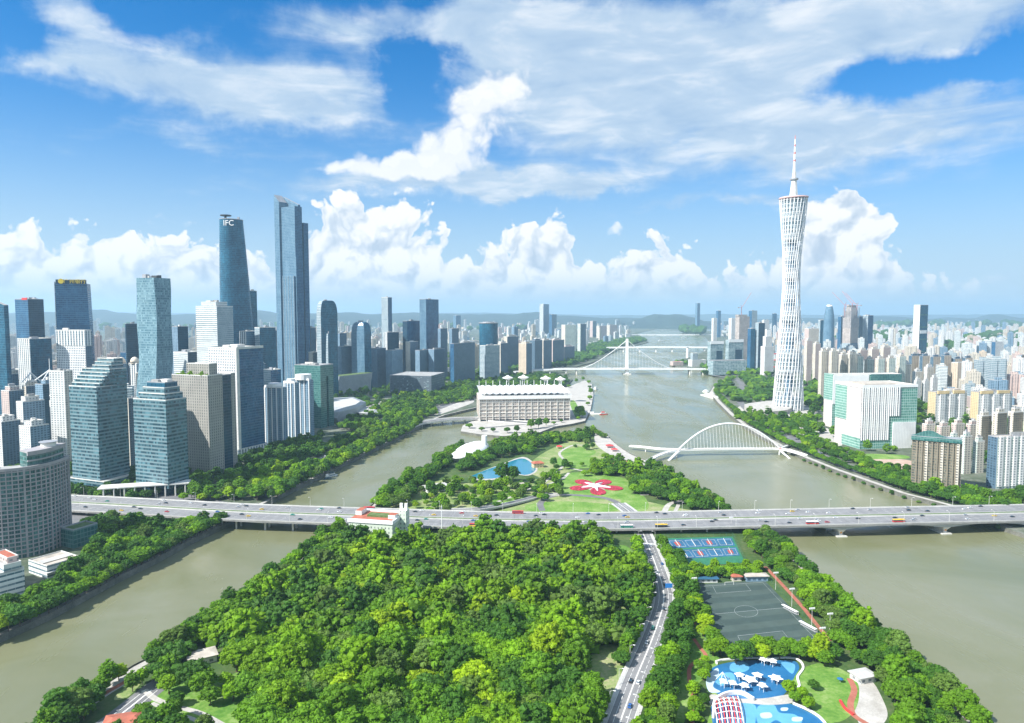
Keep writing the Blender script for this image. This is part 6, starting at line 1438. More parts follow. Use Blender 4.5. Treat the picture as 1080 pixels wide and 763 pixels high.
lw2 = scatter(pw([(727, 728), (738, 724), (746, 745), (742, 800), (725, 800)]), 7.5, seed=24) + [(G(a, c).x, G(a, c).y) for a, c in [(744, 700), (737, 706), (746, 712), (742, 718)]]
plant(lw2, 'shrub_tree', 'between the red track and the water playground', 'small trees left of the playground', (2.4, 4.0), (0.3, 0.4, 0.3, 0, 0), 30, 'wood', 25, kindword='bushy tree')
r6 = scatter(pw([(738, 561), (748, 556), (774, 556), (776, 563), (742, 566)]), 7.5, seed=26) + [(G(700, 563).x, G(700, 563).y), (G(708, 564).x, G(708, 564).y), (G(692, 562).x, G(692, 562).y)]
plant(r6, 'bridge_tree', 'before the wide bridge above the tennis courts', 'trees before the bridge', (4.8, 6.6), (0.5, 0.4, 0.1, 0, 0), 30, 'wood', 27)
# south-west corner clump and clearing trees
cl = scatter(pw([(46, 772), (75, 752), (92, 756), (78, 775), (62, 800), (20, 800)]), 7.5, seed=28)
plant(cl, 'corner_tree', 'in the clump at the lower left corner', 'trees at the lower left corner', (4.6, 6.5), (0.6, 0.3, 0.05, 0, 0.05), 40, 'wood', 29)
for k, (a, c, rd) in enumerate([(178, 732, 7.2), (203, 727, 8.0), (214, 733, 7.4), (222, 744, 5.4), (238, 724, 4.0), (186, 745, 4.2), (246, 740, 6), (262, 738, 7), (160, 775, 6.5), (140, 778, 5), (190, 772, 6)]):
    plant([(G(a, c).x, G(a, c).y)], 'lawn_tree', 'on the lawn by the bottom left footpath', 'trees on the footpath lawn', (rd, rd + .1), (0.2, 0.6, 0.2, 0, 0), 1, None, 30 + k, shapes=[0, 2, 4, 6])

cl2 = scatter(pw([(150, 752), (182, 758), (215, 770), (245, 790), (240, 820), (120, 820), (112, 790), (128, 768)]), 8, [pw([(112, 790), (118, 764), (148, 764), (150, 790)])], seed=140) + [(G(a, c).x, G(a, c).y) for a, c in [(97, 748), (84, 758), (150, 722), (140, 730), (166, 714), (172, 722)]]
plant(cl2, 'garden_tree', 'around the house at the bottom left', 'trees around the bottom left house', (4.2, 6.4), (.4, .4, .15, 0, .05), 60, 'wood', 141)
# --- north half of the island (beyond the bridge)
NPK_EX = [pw(q) for q in ([(500, 505), (545, 506), (572, 496), (560, 482), (535, 483), (500, 498)], [(596, 525), (664, 525), (664, 503), (596, 503)], [(470, 492), (520, 478), (520, 466), (494, 470)],
          [(575, 492), (628, 492), (640, 478), (590, 472)], [(540, 545), (660, 545), (650, 526), (560, 530)], [(628, 458), (690, 494), (680, 497), (630, 480), (618, 462)])]
w1 = scatter(pw([(396, 536), (402, 526), (432, 508), (458, 490), (482, 473), (500, 470), (495, 480), (462, 500), (440, 520), (430, 532), (408, 540)]), 9.5, NPK_EX, seed=40)
plant(w1, 'headland_tree', 'on the left tip of the far park', 'trees on the left tip of the far park', (5, 7.5), (0.62, 0.3, 0.04, 0, 0.04), 90, 'wood', 41)
MG = scatter(pw([(742, 395), (790, 397), (790, 393), (742, 391)]), 22, seed=131); plant(MG, 'far_tree', '', '', (9, 13), (.4, .4, .2, 0, 0), 0, 'far_wood', 132, lod=False)
w2 = scatter(pw([(492, 470), (512, 468), (545, 464), (575, 461), (604, 459), (628, 456), (642, 462), (630, 470), (600, 466), (570, 472), (560, 480), (540, 480), (520, 487), (498, 498), (480, 500), (500, 482)]), 10, NPK_EX, seed=42)
plant(w2, 'poolside_tree', 'in the belt behind the blue pool', 'trees behind the pool of the far park', (4.6, 7), (0.5, 0.36, 0.1, 0, 0.04), 70, 'wood', 43)
w3 = scatter(pw([(648, 490), (690, 498), (725, 520), (768, 541), (766, 545), (742, 543), (705, 530), (668, 521), (640, 505), (622, 494)]), 10, NPK_EX, seed=44) + along(SH_IS_R[-33:-18], 8, 7, 1, 45)
plant(w3, 'waterside_tree', 'by the river right of the flower bed', 'trees right of the flower bed', (5, 7.2), (0.55, 0.3, 0.1, 0, 0.05), 90, 'wood', 46)
w4 = scatter(pw([(430, 534), (445, 515), (480, 506), (540, 508), (590, 500), (598, 528), (560, 530), (500, 540), (440, 544)]), 13.5, NPK_EX, jit=.5, seed=47)
plant(w4, 'meadow_tree', 'on the meadow beyond the bridge', 'trees on the far park meadow', (3, 6), (0.12, 0.3, 0.3, 0.06, 0.22), 70, 'wood', 48)
w5 = scatter(pw([(575, 505), (600, 495), (640, 492), (660, 480), (610, 470), (585, 478)]), 15, NPK_EX, jit=.5, seed=49) + scatter(pw([(600, 508), (622, 498), (655, 492), (690, 505), (660, 512)]), 11, [NPK_EX[1]], seed=50)
plant(w5, 'meadow_tree', 'around the lawns behind the red flower bed', 'trees around the flower bed lawns', (3.2, 6), (0.3, 0.35, 0.3, 0.02, 0.03), 60, 'wood', 51)
g0 = G(530, 509); tree('park_tree', g0.x, g0.y, ZL, 9.5, 3, 0, 'tall broad dark green tree standing before the blue pool', None, 0.6)
g0 = G(541, 509); tree('park_tree', g0.x, g0.y, ZL, 8.0, 7, 0, 'second tall dark green tree right before the blue pool', None, 0.2)

# --- left bank: riverside rows and the park strip beyond the bridge
L1 = [p for p in along(gl[:9], 7.6, 2.8, .8, 60) + along(gl[:9], 9, 13, 2, 61) + along(gl[:9], 10, 22, 2, 59) if p[1] < 720]
plant(L1, 'embankment_tree', 'in the row below the curved hotel', 'riverside trees by the curved hotel', (5, 7), (0.3, 0.5, 0.12, 0.02, 0.06), 90, 'wood', 62, shapes=[0, 2, 4, 6])
L2 = scatter(pw([(78, 560), (120, 550), (215, 549), (232, 553), (160, 592), (100, 620), (40, 650), (0, 668), (0, 648), (60, 620), (98, 596), (84, 580)]), 9.5, [pw([(60, 596), (102, 596), (102, 560), (76, 560)])], seed=63)
plant(L2, 'grove_tree', 'in the grove right of the curved hotel', 'trees of the hotel grove', (5, 7.5), (0.55, 0.32, 0.1, 0, 0.03), 100, 'wood', 64)
strip = pw([(190, 530), (286, 529), (338, 503), (378, 483), (428, 458), (446, 447), (436, 440), (405, 446), (378, 458), (345, 470), (300, 486), (262, 502), (232, 514), (205, 520)])
road2 = pw([(296, 500), (345, 478), (380, 464), (420, 449), (424, 452), (384, 468), (348, 483), (300, 506)])
L3 = scatter(strip, 9.4, [road2, pw([(318, 491), (338, 484), (345, 489), (322, 497)])], seed=65)
plant(L3, 'strip_tree', 'in the strip below the office towers', 'trees of the left bank park strip', (4.6, 7), (0.34, 0.34, 0.2, 0.06, 0.06), 250, 'wood', 66)
L4 = scatter(pw([(352, 452), (378, 440), (410, 426), (440, 414), (470, 408), (495, 405), (500, 412), (500, 428), (470, 436), (440, 444), (405, 442), (380, 456)]), 13, [pw([(350, 447), (384, 440), (384, 424), (345, 424)]), pw([(455, 430), (500, 422), (502, 430), (462, 438)])], seed=67)
plant(L4, 'museum_tree', 'in the park before the two museums', 'trees of the museum park', (5, 8), (0.4, 0.36, 0.18, 0.03, 0.03), 90, 'wood', 68)
L5 = scatter(pw([(478, 408), (500, 399), (540, 398), (575, 397), (600, 402), (596, 408), (560, 414), (520, 424), (500, 420), (485, 418)]), 15, seed=69)
plant(L5, 'far_tree', '', '', (6, 9), (0.6, 0.3, 0.1, 0, 0), 0, 'wood', 70)
L6 = scatter(pw([(530, 394), (575, 389), (592, 388), (624, 380), (650, 368), (682, 360), (676, 357), (640, 360), (620, 366), (600, 378), (560, 388), (525, 392)]), 24, seed=71)
plant(L6, 'far_tree', '', '', (10, 16), (0.8, 0.2, 0, 0, 0), 0, 'far_wood', 72, lod=False)
hx = [(G(a, c).x, G(a, c).y) for a, c in [(611, 438), (613, 434), (609, 434), (614, 441), (610, 443), (620, 428), (622, 422), (623, 416), (622, 410), (621, 405), (615, 402), (608, 404), (600, 409), (592, 411), (560, 453), (568, 452), (576, 450), (584, 448), (592, 446), (545, 457), (535, 457), (520, 456), (508, 455), (495, 452)]]
plant(hx, 'island_tree', 'around the white stadium on its island', 'trees around the stadium', (4.5, 7.5), (0.5, 0.35, 0.15, 0, 0), 60, 'wood', 73)
tree('island_tree', G(611, 440).x, G(611, 440).y, ZL, 11, 0, 1, 'large round green tree at the right corner of the white stadium', None, 0.3)

# --- right bank
R1 = along([Vector((p[0], p[1], 0)) for p in gr[14:]], 9, 16, 1.5, 80)
plant(R1, 'promenade_tree', 'in the row on the right bank promenade', 'riverside trees on the right bank', (4.6, 6.4), (0.6, 0.33, 0.07, 0, 0), 90, 'wood', 81, shapes=[0, 2, 4, 6])
R2 = scatter(pw([(908, 500), (935, 500), (960, 508), (1000, 522), (1050, 528), (1090, 526), (1090, 548), (1058, 544), (1010, 532), (965, 521), (930, 508)]), 9, seed=82)
plant(R2, 'bank_tree', 'before the brown and white right bank apartments', 'trees before the right bank apartments', (4.8, 7.5), (0.55, 0.35, 0.1, 0, 0), 100, 'wood', 83)
R3 = scatter(pw([(838, 462), (860, 462), (890, 476), (925, 492), (952, 500), (960, 496), (970, 502), (955, 508), (925, 500), (885, 486), (850, 474)]), 11, seed=84)
plant(R3, 'street_tree', 'along the road below the white green offices', 'trees on the right bank road', (3.8, 5.6), (0.3, 0.42, 0.25, 0.03, 0), 70, 'wood', 85)
R4 = scatter(pw([(775, 440), (800, 432), (850, 434), (862, 445), (850, 460), (835, 462), (812, 458), (790, 450)]), 15, [pw([(810, 440), (856, 440), (856, 428), (810, 428)])], seed=86)
plant(R4, 'tower_tree', 'around the foot of the lattice tower', 'trees at the foot of the lattice tower', (4.5, 7), (0.35, 0.4, 0.25, 0, 0), 80, 'wood', 87)
R5 = scatter(pw([(754, 408), (768, 402), (775, 399), (790, 396), (818, 402), (818, 420), (800, 426), (775, 424), (764, 418)]), 19, [pw([(770, 402), (780, 398), (790, 410), (784, 418), (775, 412)])], seed=88)
plant(R5, 'far_tree', '', '', (7, 11), (0.45, 0.4, 0.15, 0, 0), 0, 'far_wood', 89, lod=False)
R6 = scatter(pw([(848, 398), (862, 400), (866, 432), (850, 430)]), 20, seed=90) + scatter(pw([(735, 387), (752, 391), (790, 395), (815, 398), (815, 392), (770, 388), (740, 384), (712, 383), (722, 386)]), 26, seed=91) + scatter(pw([(948, 416), (985, 402), (1030, 397), (1060, 398), (1062, 404), (1010, 412), (975, 416), (968, 436), (950, 436)]), 24, seed=92)
plant(R6, 'far_tree', '', '', (8, 13), (0.5, 0.35, 0.15, 0, 0), 0, 'far_wood', 93, lod=False)
FW = []
for q, sp in (([(1010, 349), (1090, 347.5), (1090, 344.5), (1020, 345)], 330), ([(910, 348), (1000, 346), (1000, 343.5), (910, 344.5)], 330), ([(960, 372), (1090, 372), (1090, 364), (1000, 366)], 80), ([(715, 351.3), (735, 350.2), (746, 353), (742, 354)], 110), ([(100, 350), (300, 350), (320, 347), (100, 347)], 330), ([(330, 350), (560, 350), (560, 348), (330, 348)], 330), ([(1020, 362), (1090, 362), (1090, 356), (1030, 357)], 110), ([(880, 364), (960, 362), (960, 356), (880, 358)], 110)):
    FW += scatter(pw(q), sp, seed=int(sp) + len(FW))
r = random.Random(94)
for x, y in FW: add_stuff('far_wood', x, y, ZL, r.uniform(.5, 1.1) * min(90, 14 + y * 0.007), 0, 0, r.random() * 6, False)
# scattered city greenery between blocks
for q, sp, sd in (([(0, 500), (200, 480), (330, 440), (480, 400), (600, 385), (610, 372), (100, 380), (-40, 420)], 42, 95), ([(850, 470), (1090, 500), (1090, 385), (860, 380)], 34, 96)):
    for x, y in scatter(pw(q), sp, jit=.5, seed=sd):
        if free(x, y): add_stuff('city_trees', x, y, ZL, random.uniform(5, 9), random.randrange(8), random.choice((0, 0, 1, 1, 2)), random.random() * 6, True)
for q, sp, sd in (([(76, 540), (200, 520), (240, 508), (330, 478), (345, 462), (280, 470), (180, 500), (70, 515)], 13, 97), ([(140, 500), (330, 455), (420, 425), (420, 408), (330, 420), (140, 455)], 30, 98), ([(0, 520), (80, 505), (140, 500), (140, 470), (0, 480)], 20, 99)):
    for x, y in scatter(pw(q), sp, jit=.5, seed=sd):
        if free(x, y): add_stuff('city_trees', x, y, ZL, random.uniform(4.5, 7.5), random.randrange(8), random.choice((0, 0, 1)), random.random() * 6, True)
STUFF_LABEL['far_wood'] = 'distant dark green woods along the river and below the hills'
STUFF_LABEL['city_trees'] = 'green street trees scattered between the city blocks'
flush_stuff()
# ------------------------------------------------------------------ far city: individual blocks, then the mass of it as one object
def hill_mat():
    m, nt, p = newmat('wooded_hills'); tc = N(nt, 'ShaderNodeTexCoord'); n1 = noise_(nt, tc.outputs['Object'], 0.004, 8, 0.65)
    nt.links.new(ramp(nt, n1, [(0.35, (0.008, 0.026, 0.02)), (0.62, (0.018, 0.042, 0.028)), (0.78, (0.10, 0.11, 0.09))]), p.inputs['Base Color']); p.inputs['Roughness'].default_value = .9; return m
HM = hill_mat()
def hills(name, Y, depth, prof, base=6):
    """ridge: prof = photo columns with crest rows"""
    xs = [p[0] for p in prof]; nx, ny = 220, 26; V = []; b = MB()
    g = []
    for i in range(nx + 1):
        px = xs[0] + (xs[-1] - xs[0]) * i / nx; k = max(j for j in range(len(prof) - 1) if prof[j][0] <= px); f = (px - prof[k][0]) / (prof[k + 1][0] - prof[k][0]); f = f * f * (3 - 2 * f)
        crest = Zat(prof[k][1] + (prof[k + 1][1] - prof[k][1]) * f, Y); row = []
        for j in range(ny + 1):
            v = j / ny; yy = Y - depth + depth * 1.6 * v; sh = math.sin(min(1, v / .62) * math.pi / 2) if v < .62 else math.cos((v - .62) / .38 * math.pi / 2)
            X = Xat(px, Y, 100); nz = mnoise.fractal(Vector((X * .0016, yy * .0012, Y)), 1, 2.1, 6)
            row.append((X * (yy / Y) ** .5, yy, base - 8 + max(0, (crest - base) * sh * (1 + .5 * nz * (1 - sh * .7)))))
        g.append(row)
    for i in range(nx):
        for j in range(ny): b.face([g[i][j], g[i + 1][j], g[i + 1][j + 1], g[i][j + 1]])
    o = b.build(name, HM, smooth=True); tag(o, kind='structure')
hills('hills', 13500, 2600, [(-260, 330), (-120, 327), (-40, 330), (40, 331), (70, 329), (105, 326.5), (130, 330), (160, 333), (210, 331), (245, 329.5), (275, 327.5), (300, 331), (330, 330.5), (370, 329), (395, 331.5), (430, 329.5), (470, 331), (500, 331.5), (535, 332), (556, 329.5), (566, 328.5), (592, 332.5), (640, 335), (680, 336)])
hills('hills', 11500, 1800, [(655, 340), (675, 336), (692, 331.5), (712, 331), (728, 334), (742, 338), (770, 338.5)])
hills('hills', 15000, 2600, [(780, 337), (850, 335), (890, 336), (920, 334), (945, 334), (968, 335.5), (985, 336.5), (1002, 334.5), (1020, 336), (1036, 335), (1049, 332), (1064, 335), (1090, 335), (1130, 333), (1200, 334), (1320, 330)])
hills('hills', 24000, 2500, [(-500, 329), (-200, 331), (100, 329.5), (300, 331.5), (500, 330), (640, 332.5), (760, 331.5), (900, 332.5), (1100, 331.5), (1400, 330)])

def city_points():
    """(x, y, w, d, h, rot, style) over the two banks, denser near; nothing on the river or the named blocks"""
    r = random.Random(21); out = []
    LZ = pw([(-60, 440), (60, 420), (200, 420), (320, 405), (470, 393), (520, 386), (570, 381), (600, 374), (640, 364), (668, 358), (664, 352), (640, 349), (690, 344), (690, 341.5), (-120, 341.5)])
    RZ = pw([(1140, 460), (1030, 440), (985, 412), (955, 404), (870, 400), (862, 392), (840, 385), (800, 378), (790, 365), (752, 352), (760, 343), (800, 341.5), (1180, 341.5)])
    tries = 0
    XZ = pw([(-40, 475), (120, 470), (330, 432), (335, 400), (-40, 405)])
    for zone, n, right in ((LZ, 3000, False), (RZ, 3400, True), (XZ, 120, False)):
        k = 0
        while k < n and tries < 90000:
            tries += 1
            py = 341.8 + 100 * r.random() ** 2.5 if zone is not XZ else r.uniform(400, 475); px = r.uniform(-60, 1150); p = G(px, py)
            if not inside(p.x, p.y, zone): continue
            if any(inside(p.x, p.y, q) for q in CLEAR) or not free(p.x, p.y): continue
            far = p.y > 4200
            st = r.random(); tall = r.random()
            hgt = r.uniform(12, 34) if tall < .5 else r.uniform(40, 95) if tall < .93 else r.uniform(95, 150)
            if right: hgt *= .8
            if p.y > 9000: hgt *= .75
            w, d = r.uniform(14, 34), r.uniform(12, 22)
            if hgt < 30 and r.random() < .3: w *= 2; d *= 1.8
            if far: w *= 1.25
            # keep named towers visible: not in front of anything listed
            out.append((p.x, p.y, w, d, hgt, r.choice((25, 22, 30, 115)) if not right else r.choice((-15, -12, 75, 78)), r.choices(('resi_white', 'resi_cream', 'resi_pink', 'resi_blue', 'white_bands', 'curtain_pale', 'beige'), (8, 6, 3, 2.4, 3, 1.2, 1.5))[0]))
            k += 1
    return out
CLEAR = [pw([(380, 452), (600, 412), (600, 400), (480, 399), (400, 412), (350, 430)]), pw([(750, 414), (866, 436), (866, 398), (815, 392), (745, 386)]), pw([(940, 420), (1064, 404), (1064, 396), (1000, 397), (940, 408)]), pw([(740, 395), (795, 395), (795, 380), (740, 380)])]
CITY = sorted(city_points(), key=lambda c: c[1] / c[4])
WORDS = {'resi_white': 'white', 'resi_cream': 'cream', 'resi_pink': 'pinkish', 'resi_blue': 'blue grey', 'white_bands': 'white banded', 'curtain_pale': 'pale glass', 'beige': 'beige'}
def block_mb(w, d, h, seed):
    b = MB(); r = random.Random(seed); q = [(-w / 2, -d / 2), (w / 2, -d / 2), (w / 2, d / 2), (-w / 2, d / 2)]
    if h > 38:      # bays and setback
        n = max(2, int(w / 11)); u = w / n; b.prism(q, 0, h, 0, 1)
        for i in range(n): b.prism([(-w / 2 + u * (i + .2), -d / 2 - 2), (-w / 2 + u * (i + .8), -d / 2 - 2), (-w / 2 + u * (i + .8), d / 2 + 2), (-w / 2 + u * (i + .2), d / 2 + 2)], 0, h - 1.5 + (i % 2) * 3, 0, 1)
        b.prism([(-w * .2, -d * .2), (w * .2, -d * .2), (w * .2, d * .2), (-w * .2, d * .2)], h, h + 6, 0, 1)
    else:
        b.prism(q, 0, h, 0, 1); x = r.uniform(-.2, .1) * w; b.prism([(x, -d * .3), (x + w * .3, -d * .3), (x + w * .3, d * .2), (x, d * .2)], h, h + 3.5, 0, 1)
    return b
mass = MB(); keys = list(WORDS); seen = {}
for i, (x, y, w, d, h, ro, st) in enumerate(CITY):
    b = block_mb(w, d, h, i)
    if i < 280:
        side = 'left' if x < 0 else 'right'; kindw = 'low block' if h < 38 else 'apartment tower' if h < 95 else 'high-rise'
        o = b.build('city_block', [FM[st], MT['roofwarm'] if i % 3 else MT['offwhite']]); o.location = (x, y, ZL); o.rotation_euler = (0, 0, R(ro))
        tag(o, f'{WORDS[st]} {kindw} in the dense city behind the {side} bank landmarks', 'building', f'{WORDS[st]} {kindw}s of the {side} city')
    else:
        ca, sa = math.cos(R(ro)), math.sin(R(ro)); n0 = len(mass.v)
        mass.v += [(v[0] * ca - v[1] * sa + x, v[0] * sa + v[1] * ca + y, v[2] + ZL) for v in b.v]
        mass.f += [tuple(k + n0 for k in f) for f in b.f]; mass.m += [keys.index(st) if m_ == 0 else 7 for m_ in b.m]; mass.uv += b.uv
o = mass.build('distant_city', [FM[k] for k in keys] + [MT['roofwarm']]); tag(o, 'pale mass of distant city blocks below the hills', 'buildings', kind='stuff')
# paved streets and open ground in the near city
for q in ([(0, 540), (90, 528), (200, 521), (240, 530), (200, 548), (80, 552), (0, 566)],): sheet('street', q, 'asphalt', .05, sm=False)
path('bank_road', [(205, 530), (250, 514), (300, 499), (345, 483), (384, 467), (424, 450), (450, 436), (480, 424), (500, 418)], 22, 'asphalt', .1)
path('south_bank_road', [(805, 448), (835, 462), (870, 482), (905, 497), (950, 510), (1000, 522), (1080, 530)], 16, 'asphalt', .1)
path('south_bank_road', [(752, 396), (775, 400), (783, 408), (776, 416), (782, 426), (805, 448)], 16, 'asphalt', .1)
sheet('plaza', [(836, 452), (868, 450), (882, 462), (888, 470), (868, 470), (846, 462)], 'paving', .08)
sheet('building_site', [(905, 486), (940, 484), (965, 488), (962, 502), (930, 500)], ground_mat('bare_earth', (.36, .24, .18), (.44, .32, .25), (.52, .42, .36), .08), .09)
sheet('office_lawn', [(898, 479), (950, 480), (956, 484), (905, 484)], 'lawn', .1)
sheet('park_clearing', [(338, 488), (325, 494), (320, 497), (332, 497), (346, 490)], 'lawn', .08)
sheet('museum_plaza', [(448, 432), (490, 422), (500, 424), (480, 432), (458, 438)], 'paving', .08); sheet('museum_plaza', [(384, 428), (412, 422), (420, 428), (395, 436)], 'paving', .08); sheet('park_lawn', [(402, 440), (424, 434), (440, 437), (425, 445)], 'lawn', .08)
path('museum_road', [(395, 440), (420, 428), (450, 418), (480, 411)], 16, 'asphalt', .1)

# ------------------------------------------------------------------ far park on the island beyond the bridge
sheet('park_meadow', [(404, 535), (430, 518), (470, 506), (520, 512), (600, 498), (640, 480), (625, 466), (606, 464), (570, 480), (560, 500), (640, 520), (700, 533), (740, 543), (600, 541), (480, 541)], 'drylawn', .04)
for q in ([(585, 487), (600, 480), (632, 484), (634, 492), (600, 494)], [(590, 476), (612, 472), (628, 476), (622, 481), (600, 482)], [(556, 533), (590, 529), (640, 532), (650, 539), (600, 541), (560, 539)], [(655, 524), (676, 522), (684, 532), (680, 539), (660, 538)], [(500, 525), (540, 520), (556, 524), (530, 531), (498, 533)], [(598, 500), (630, 500), (668, 508), (662, 524), (630, 527), (590, 520)]):
    sheet('park_lawn', q, 'lawn', .06)
sheet('river_plaza', [(628, 457), (636, 460), (668, 482), (690, 496), (680, 497), (655, 487), (640, 478), (628, 468)], 'paving', .08)
for q in ([(570, 512), (585, 500), (596, 488), (590, 478), (604, 470), (618, 470)], [(600, 494), (620, 497), (640, 494), (648, 486)], [(685, 520), (700, 523), (715, 530), (712, 540)], [(575, 512), (592, 506), (600, 499)], [(560, 515), (540, 524), (505, 536)]): path('park_footpath', q, 4, 'paving', .1)
# pool with its deck
pool = [(496, 504), (510, 497), (530, 490), (548, 484), (557, 486), (565, 495), (556, 501), (540, 500), (520, 505)]
sheet('pool_deck', [(a + (a - 530) * .06, b + (b - 495) * .14) for a, b in pool], 'paving', .08)
m, nt, p = newmat('pool_water'); p.inputs['Base Color'].default_value = (.02, .19, .29, 1); p.inputs['Roughness'].default_value = .12
sheet('pool_water', pool, m, .14)
# red kapok flower bed: five petals with pale gaps
def flower():
    c = G(628, 513.5); r0 = empty('flower_bed', c, 'giant red flower shaped bed with white star centre in the far park', 'flower bed'); rx, ry = 33, 40
    b = MB(); b.prism([(rx * math.cos(a) * .45, ry * math.sin(a) * .45) for a in [j * math.pi / 20 for j in range(40)]], .05, .3); b.build('base', MT['paving'], r0)
    for k in range(5):
        a0 = R(90 + 72 * k + 36); b = MB(); pts = []
        for i in range(25):
            t_ = i / 24; w = math.sin(t_ * math.pi) ** .8 * .56; rad = .2 + .8 * math.sin(t_ * math.pi) ** .55; ang = a0 + (t_ - .5) * 1.12
            pts.append((rx * rad * math.cos(ang), ry * rad * math.sin(ang)))
        b.prism(pts, .2, .7); b.build('petal', plain('red_flowers', (.42, .03, .06), .85, var=.9, scale=.5) if k == 0 else bpy.data.materials['red_flowers'], r0)
    for k in range(5):
        a0 = R(90 + 72 * k + 36); b = MB(); b.tube([(rx * .1 * math.cos(a0), ry * .1 * math.sin(a0), .8), (rx * .55 * math.cos(a0), ry * .55 * math.sin(a0), .8)], 2.4, 0, 6, r1=.6); b.build('stamen', MT['white'], r0)
    b = MB(); b.tube([(0, 0, .2), (0, 0, 1.4)], 6, 0, 12); b.build('centre', MT['white'], r0)
flower()
# white shell hall by the pool
c0 = G(494, 484); r0 = empty('shell_hall', c0, 'white leaf shaped shell roof hall with a white tower left of the pool', 'hall')
q = [G(a, b_) - c0 for a, b_ in [(475, 486), (484, 478), (496, 473), (508, 471), (515, 474), (512, 480), (500, 485), (486, 488)]]
q = closed_smooth(q, 3); ce = sum(q, Vector()) / len(q); b = MB(); b.loft([[((p - ce) * k + ce).to_tuple()[:2] + (z,) for p in q] for k, z in ((.9, 0), (.92, 5), (1.05, 6), (1.0, 8), (.8, 11), (.45, 13.5), (.1, 14.5))]); b.build('shell_roof', MT['white'], r0, smooth=True)
p = G(511, 476) - c0; b = MB(); b.tube([(p.x, p.y, 0), (p.x, p.y, 24)], 4.2, 0, 14); b.build('tower', MT['white'], r0)
def hut(name, lab, cat, px, py, w, d, h, roofmat, rot=0.2, wall='resi_white', hip=2.5):
    c = G(px, py); r0 = empty(name, c, lab, cat, None, rot); b = MB(); b.prism([(-w / 2, -d / 2), (w / 2, -d / 2), (w / 2, d / 2), (-w / 2, d / 2)], 0, h); b.build('wall', FM[wall], r0)
    b = MB(); e = 1.0; q = [(-w / 2 - e, -d / 2 - e), (w / 2 + e, -d / 2 - e), (w / 2 + e, d / 2 + e), (-w / 2 - e, d / 2 + e)]
    b.loft([[(x, y, h + .02) for x, y in q], [(x * (1 - .0), y, h + .4) for x, y in q], [(x * .55, y * .12, h + hip) for x, y in q]]); b.build('roof', MT[roofmat], r0)
hut('pavilion', 'red tile roofed pavilion among trees right of the far park lawns', 'pavilion', 656, 494, 24, 16, 7, 'roofred'); hut('pavilion', 'small red roofed hut in the trees near the arch footbridge', 'hut', 681, 505, 14, 12, 5, 'roofred', .4)
hut('pavilion', 'flat grey roofed pool house left of the meadow', 'building', 460, 517, 28, 18, 5, 'concrete', .5, hip=.8); hut('kiosk', 'yellow and red kiosk right of the blue pool', 'kiosk', 567, 493, 14, 10, 6, 'roofred', .3, 'yellow_trim')
hut('kiosk', 'brown roofed kiosk in the meadow right of the tall dark tree', 'kiosk', 549, 515, 12, 8, 4, 'roofwarm', .3)
for k, (a, b_, s) in enumerate(((643, 472, 12), (648, 476, 10), (590, 473, 9))):
    c = G(a, b_); r0 = empty('red_tent', c, ('left red awning on the pale river plaza', 'right red awning on the pale river plaza', 'red awning left of the far lawns')[k], 'tent'); b = MB(); w = s / 2
    b.loft([[(-w, -w, 3), (w, -w, 3), (w, w, 3), (-w, w, 3)], [(-.2, -.2, 5), (.2, -.2, 5), (.2, .2, 5), (-.2, .2, 5)]]); b.build('canopy', MT['red'], r0)
    b = MB()
    for u, v in ((-1, -1), (1, -1), (1, 1), (-1, 1)): b.tube([(u * w * .95, v * w * .95, 0), (u * w * .95, v * w * .95, 3)], .12, 0, 5)
    b.build('poles', MT['white'], r0)
# ------------------------------------------------------------------ near park: mint building, courts, pitch, playground
fm('mint', (0.60, 0.68, 0.56), (0.12, 0.14, 0.14), (0.4, 0.44, 0.4), cw=3.4, ch=4.0, ww=0.34, wh=0.42, gr=0.4, var=0.8)
t = T('park_hotel', 'pale mint building with a dark red roof terrace among trees before the bridge', 'building', 367, 414, 422, 551, 574, 12, 26)
h = t.h; t.wr = 30
t.block('wall', 0, 1, 0, 1, 0, h, 'mint', None, 'roofred', 0)
t.panel('cornice', 'L', -.8, t.wl + .8, h - 2.2, h + 1.0, 'white', .9); t.panel('cornice', 'R', 0, t.wr, h - 2.2, h + 1.0, 'white', .9)
t.block('rear_parapet', 0, 1, .97, 1, h, h + 2.0, 'white', None, 'white', 0); t.block('roof_garden', .18, .7, .4, .7, h, h + 1.6, 'roofgreen', None, 'roofgreen', 0)
t.block('roof_house', .02, .18, .3, .6, h, h + 3.5, 'white', None, 'roofred', 0); t.block('roof_house', .86, 1, .5, .9, h, h + 4, 'white', None, 'roofred', 0)
t.block('stair_tower', -.16, 0, .55, .85, 0, h + 6, 'mint', None, 'white', 0)
for u in (-.02, -.13): t.block('chimney', u - .03, u + .03, .66, .72, h + 6, h + 12, 'white', None, 'white', 0)
hut('shed', 'small teal roofed shed right of the pale mint building', 'shed', 437, 570, 14, 7, 4, 'teal_roof', .5, hip=1.2) if 'teal_roof' in MT else None
hut('cafe', 'small tan flat roofed cafe among trees near the left river bank', 'cafe', 213, 697, 15, 11, 4, 'roofwarm', .55, 'resi_cream', 1.0)
hut('house', 'house with orange tiled roof panels at the bottom left corner', 'house', 131, 773, 17, 13, 6, 'roofred', .3, 'resi_white', 2.2)
hut('kiosk', 'small white kiosk by the red track left of the pitch', 'kiosk', 722, 648, 6, 5, 3.5, 'offwhite', .2, 'resi_cream', .6)
hut('pavilion', 'white play pavilion with grey roof beside the pale plaza', 'pavilion', 910, 717, 11, 8, 3.5, 'concrete', .3, 'resi_white', .8)
b = MB(); b.box((0, 0, 0), (3, 2.4, .1)); 
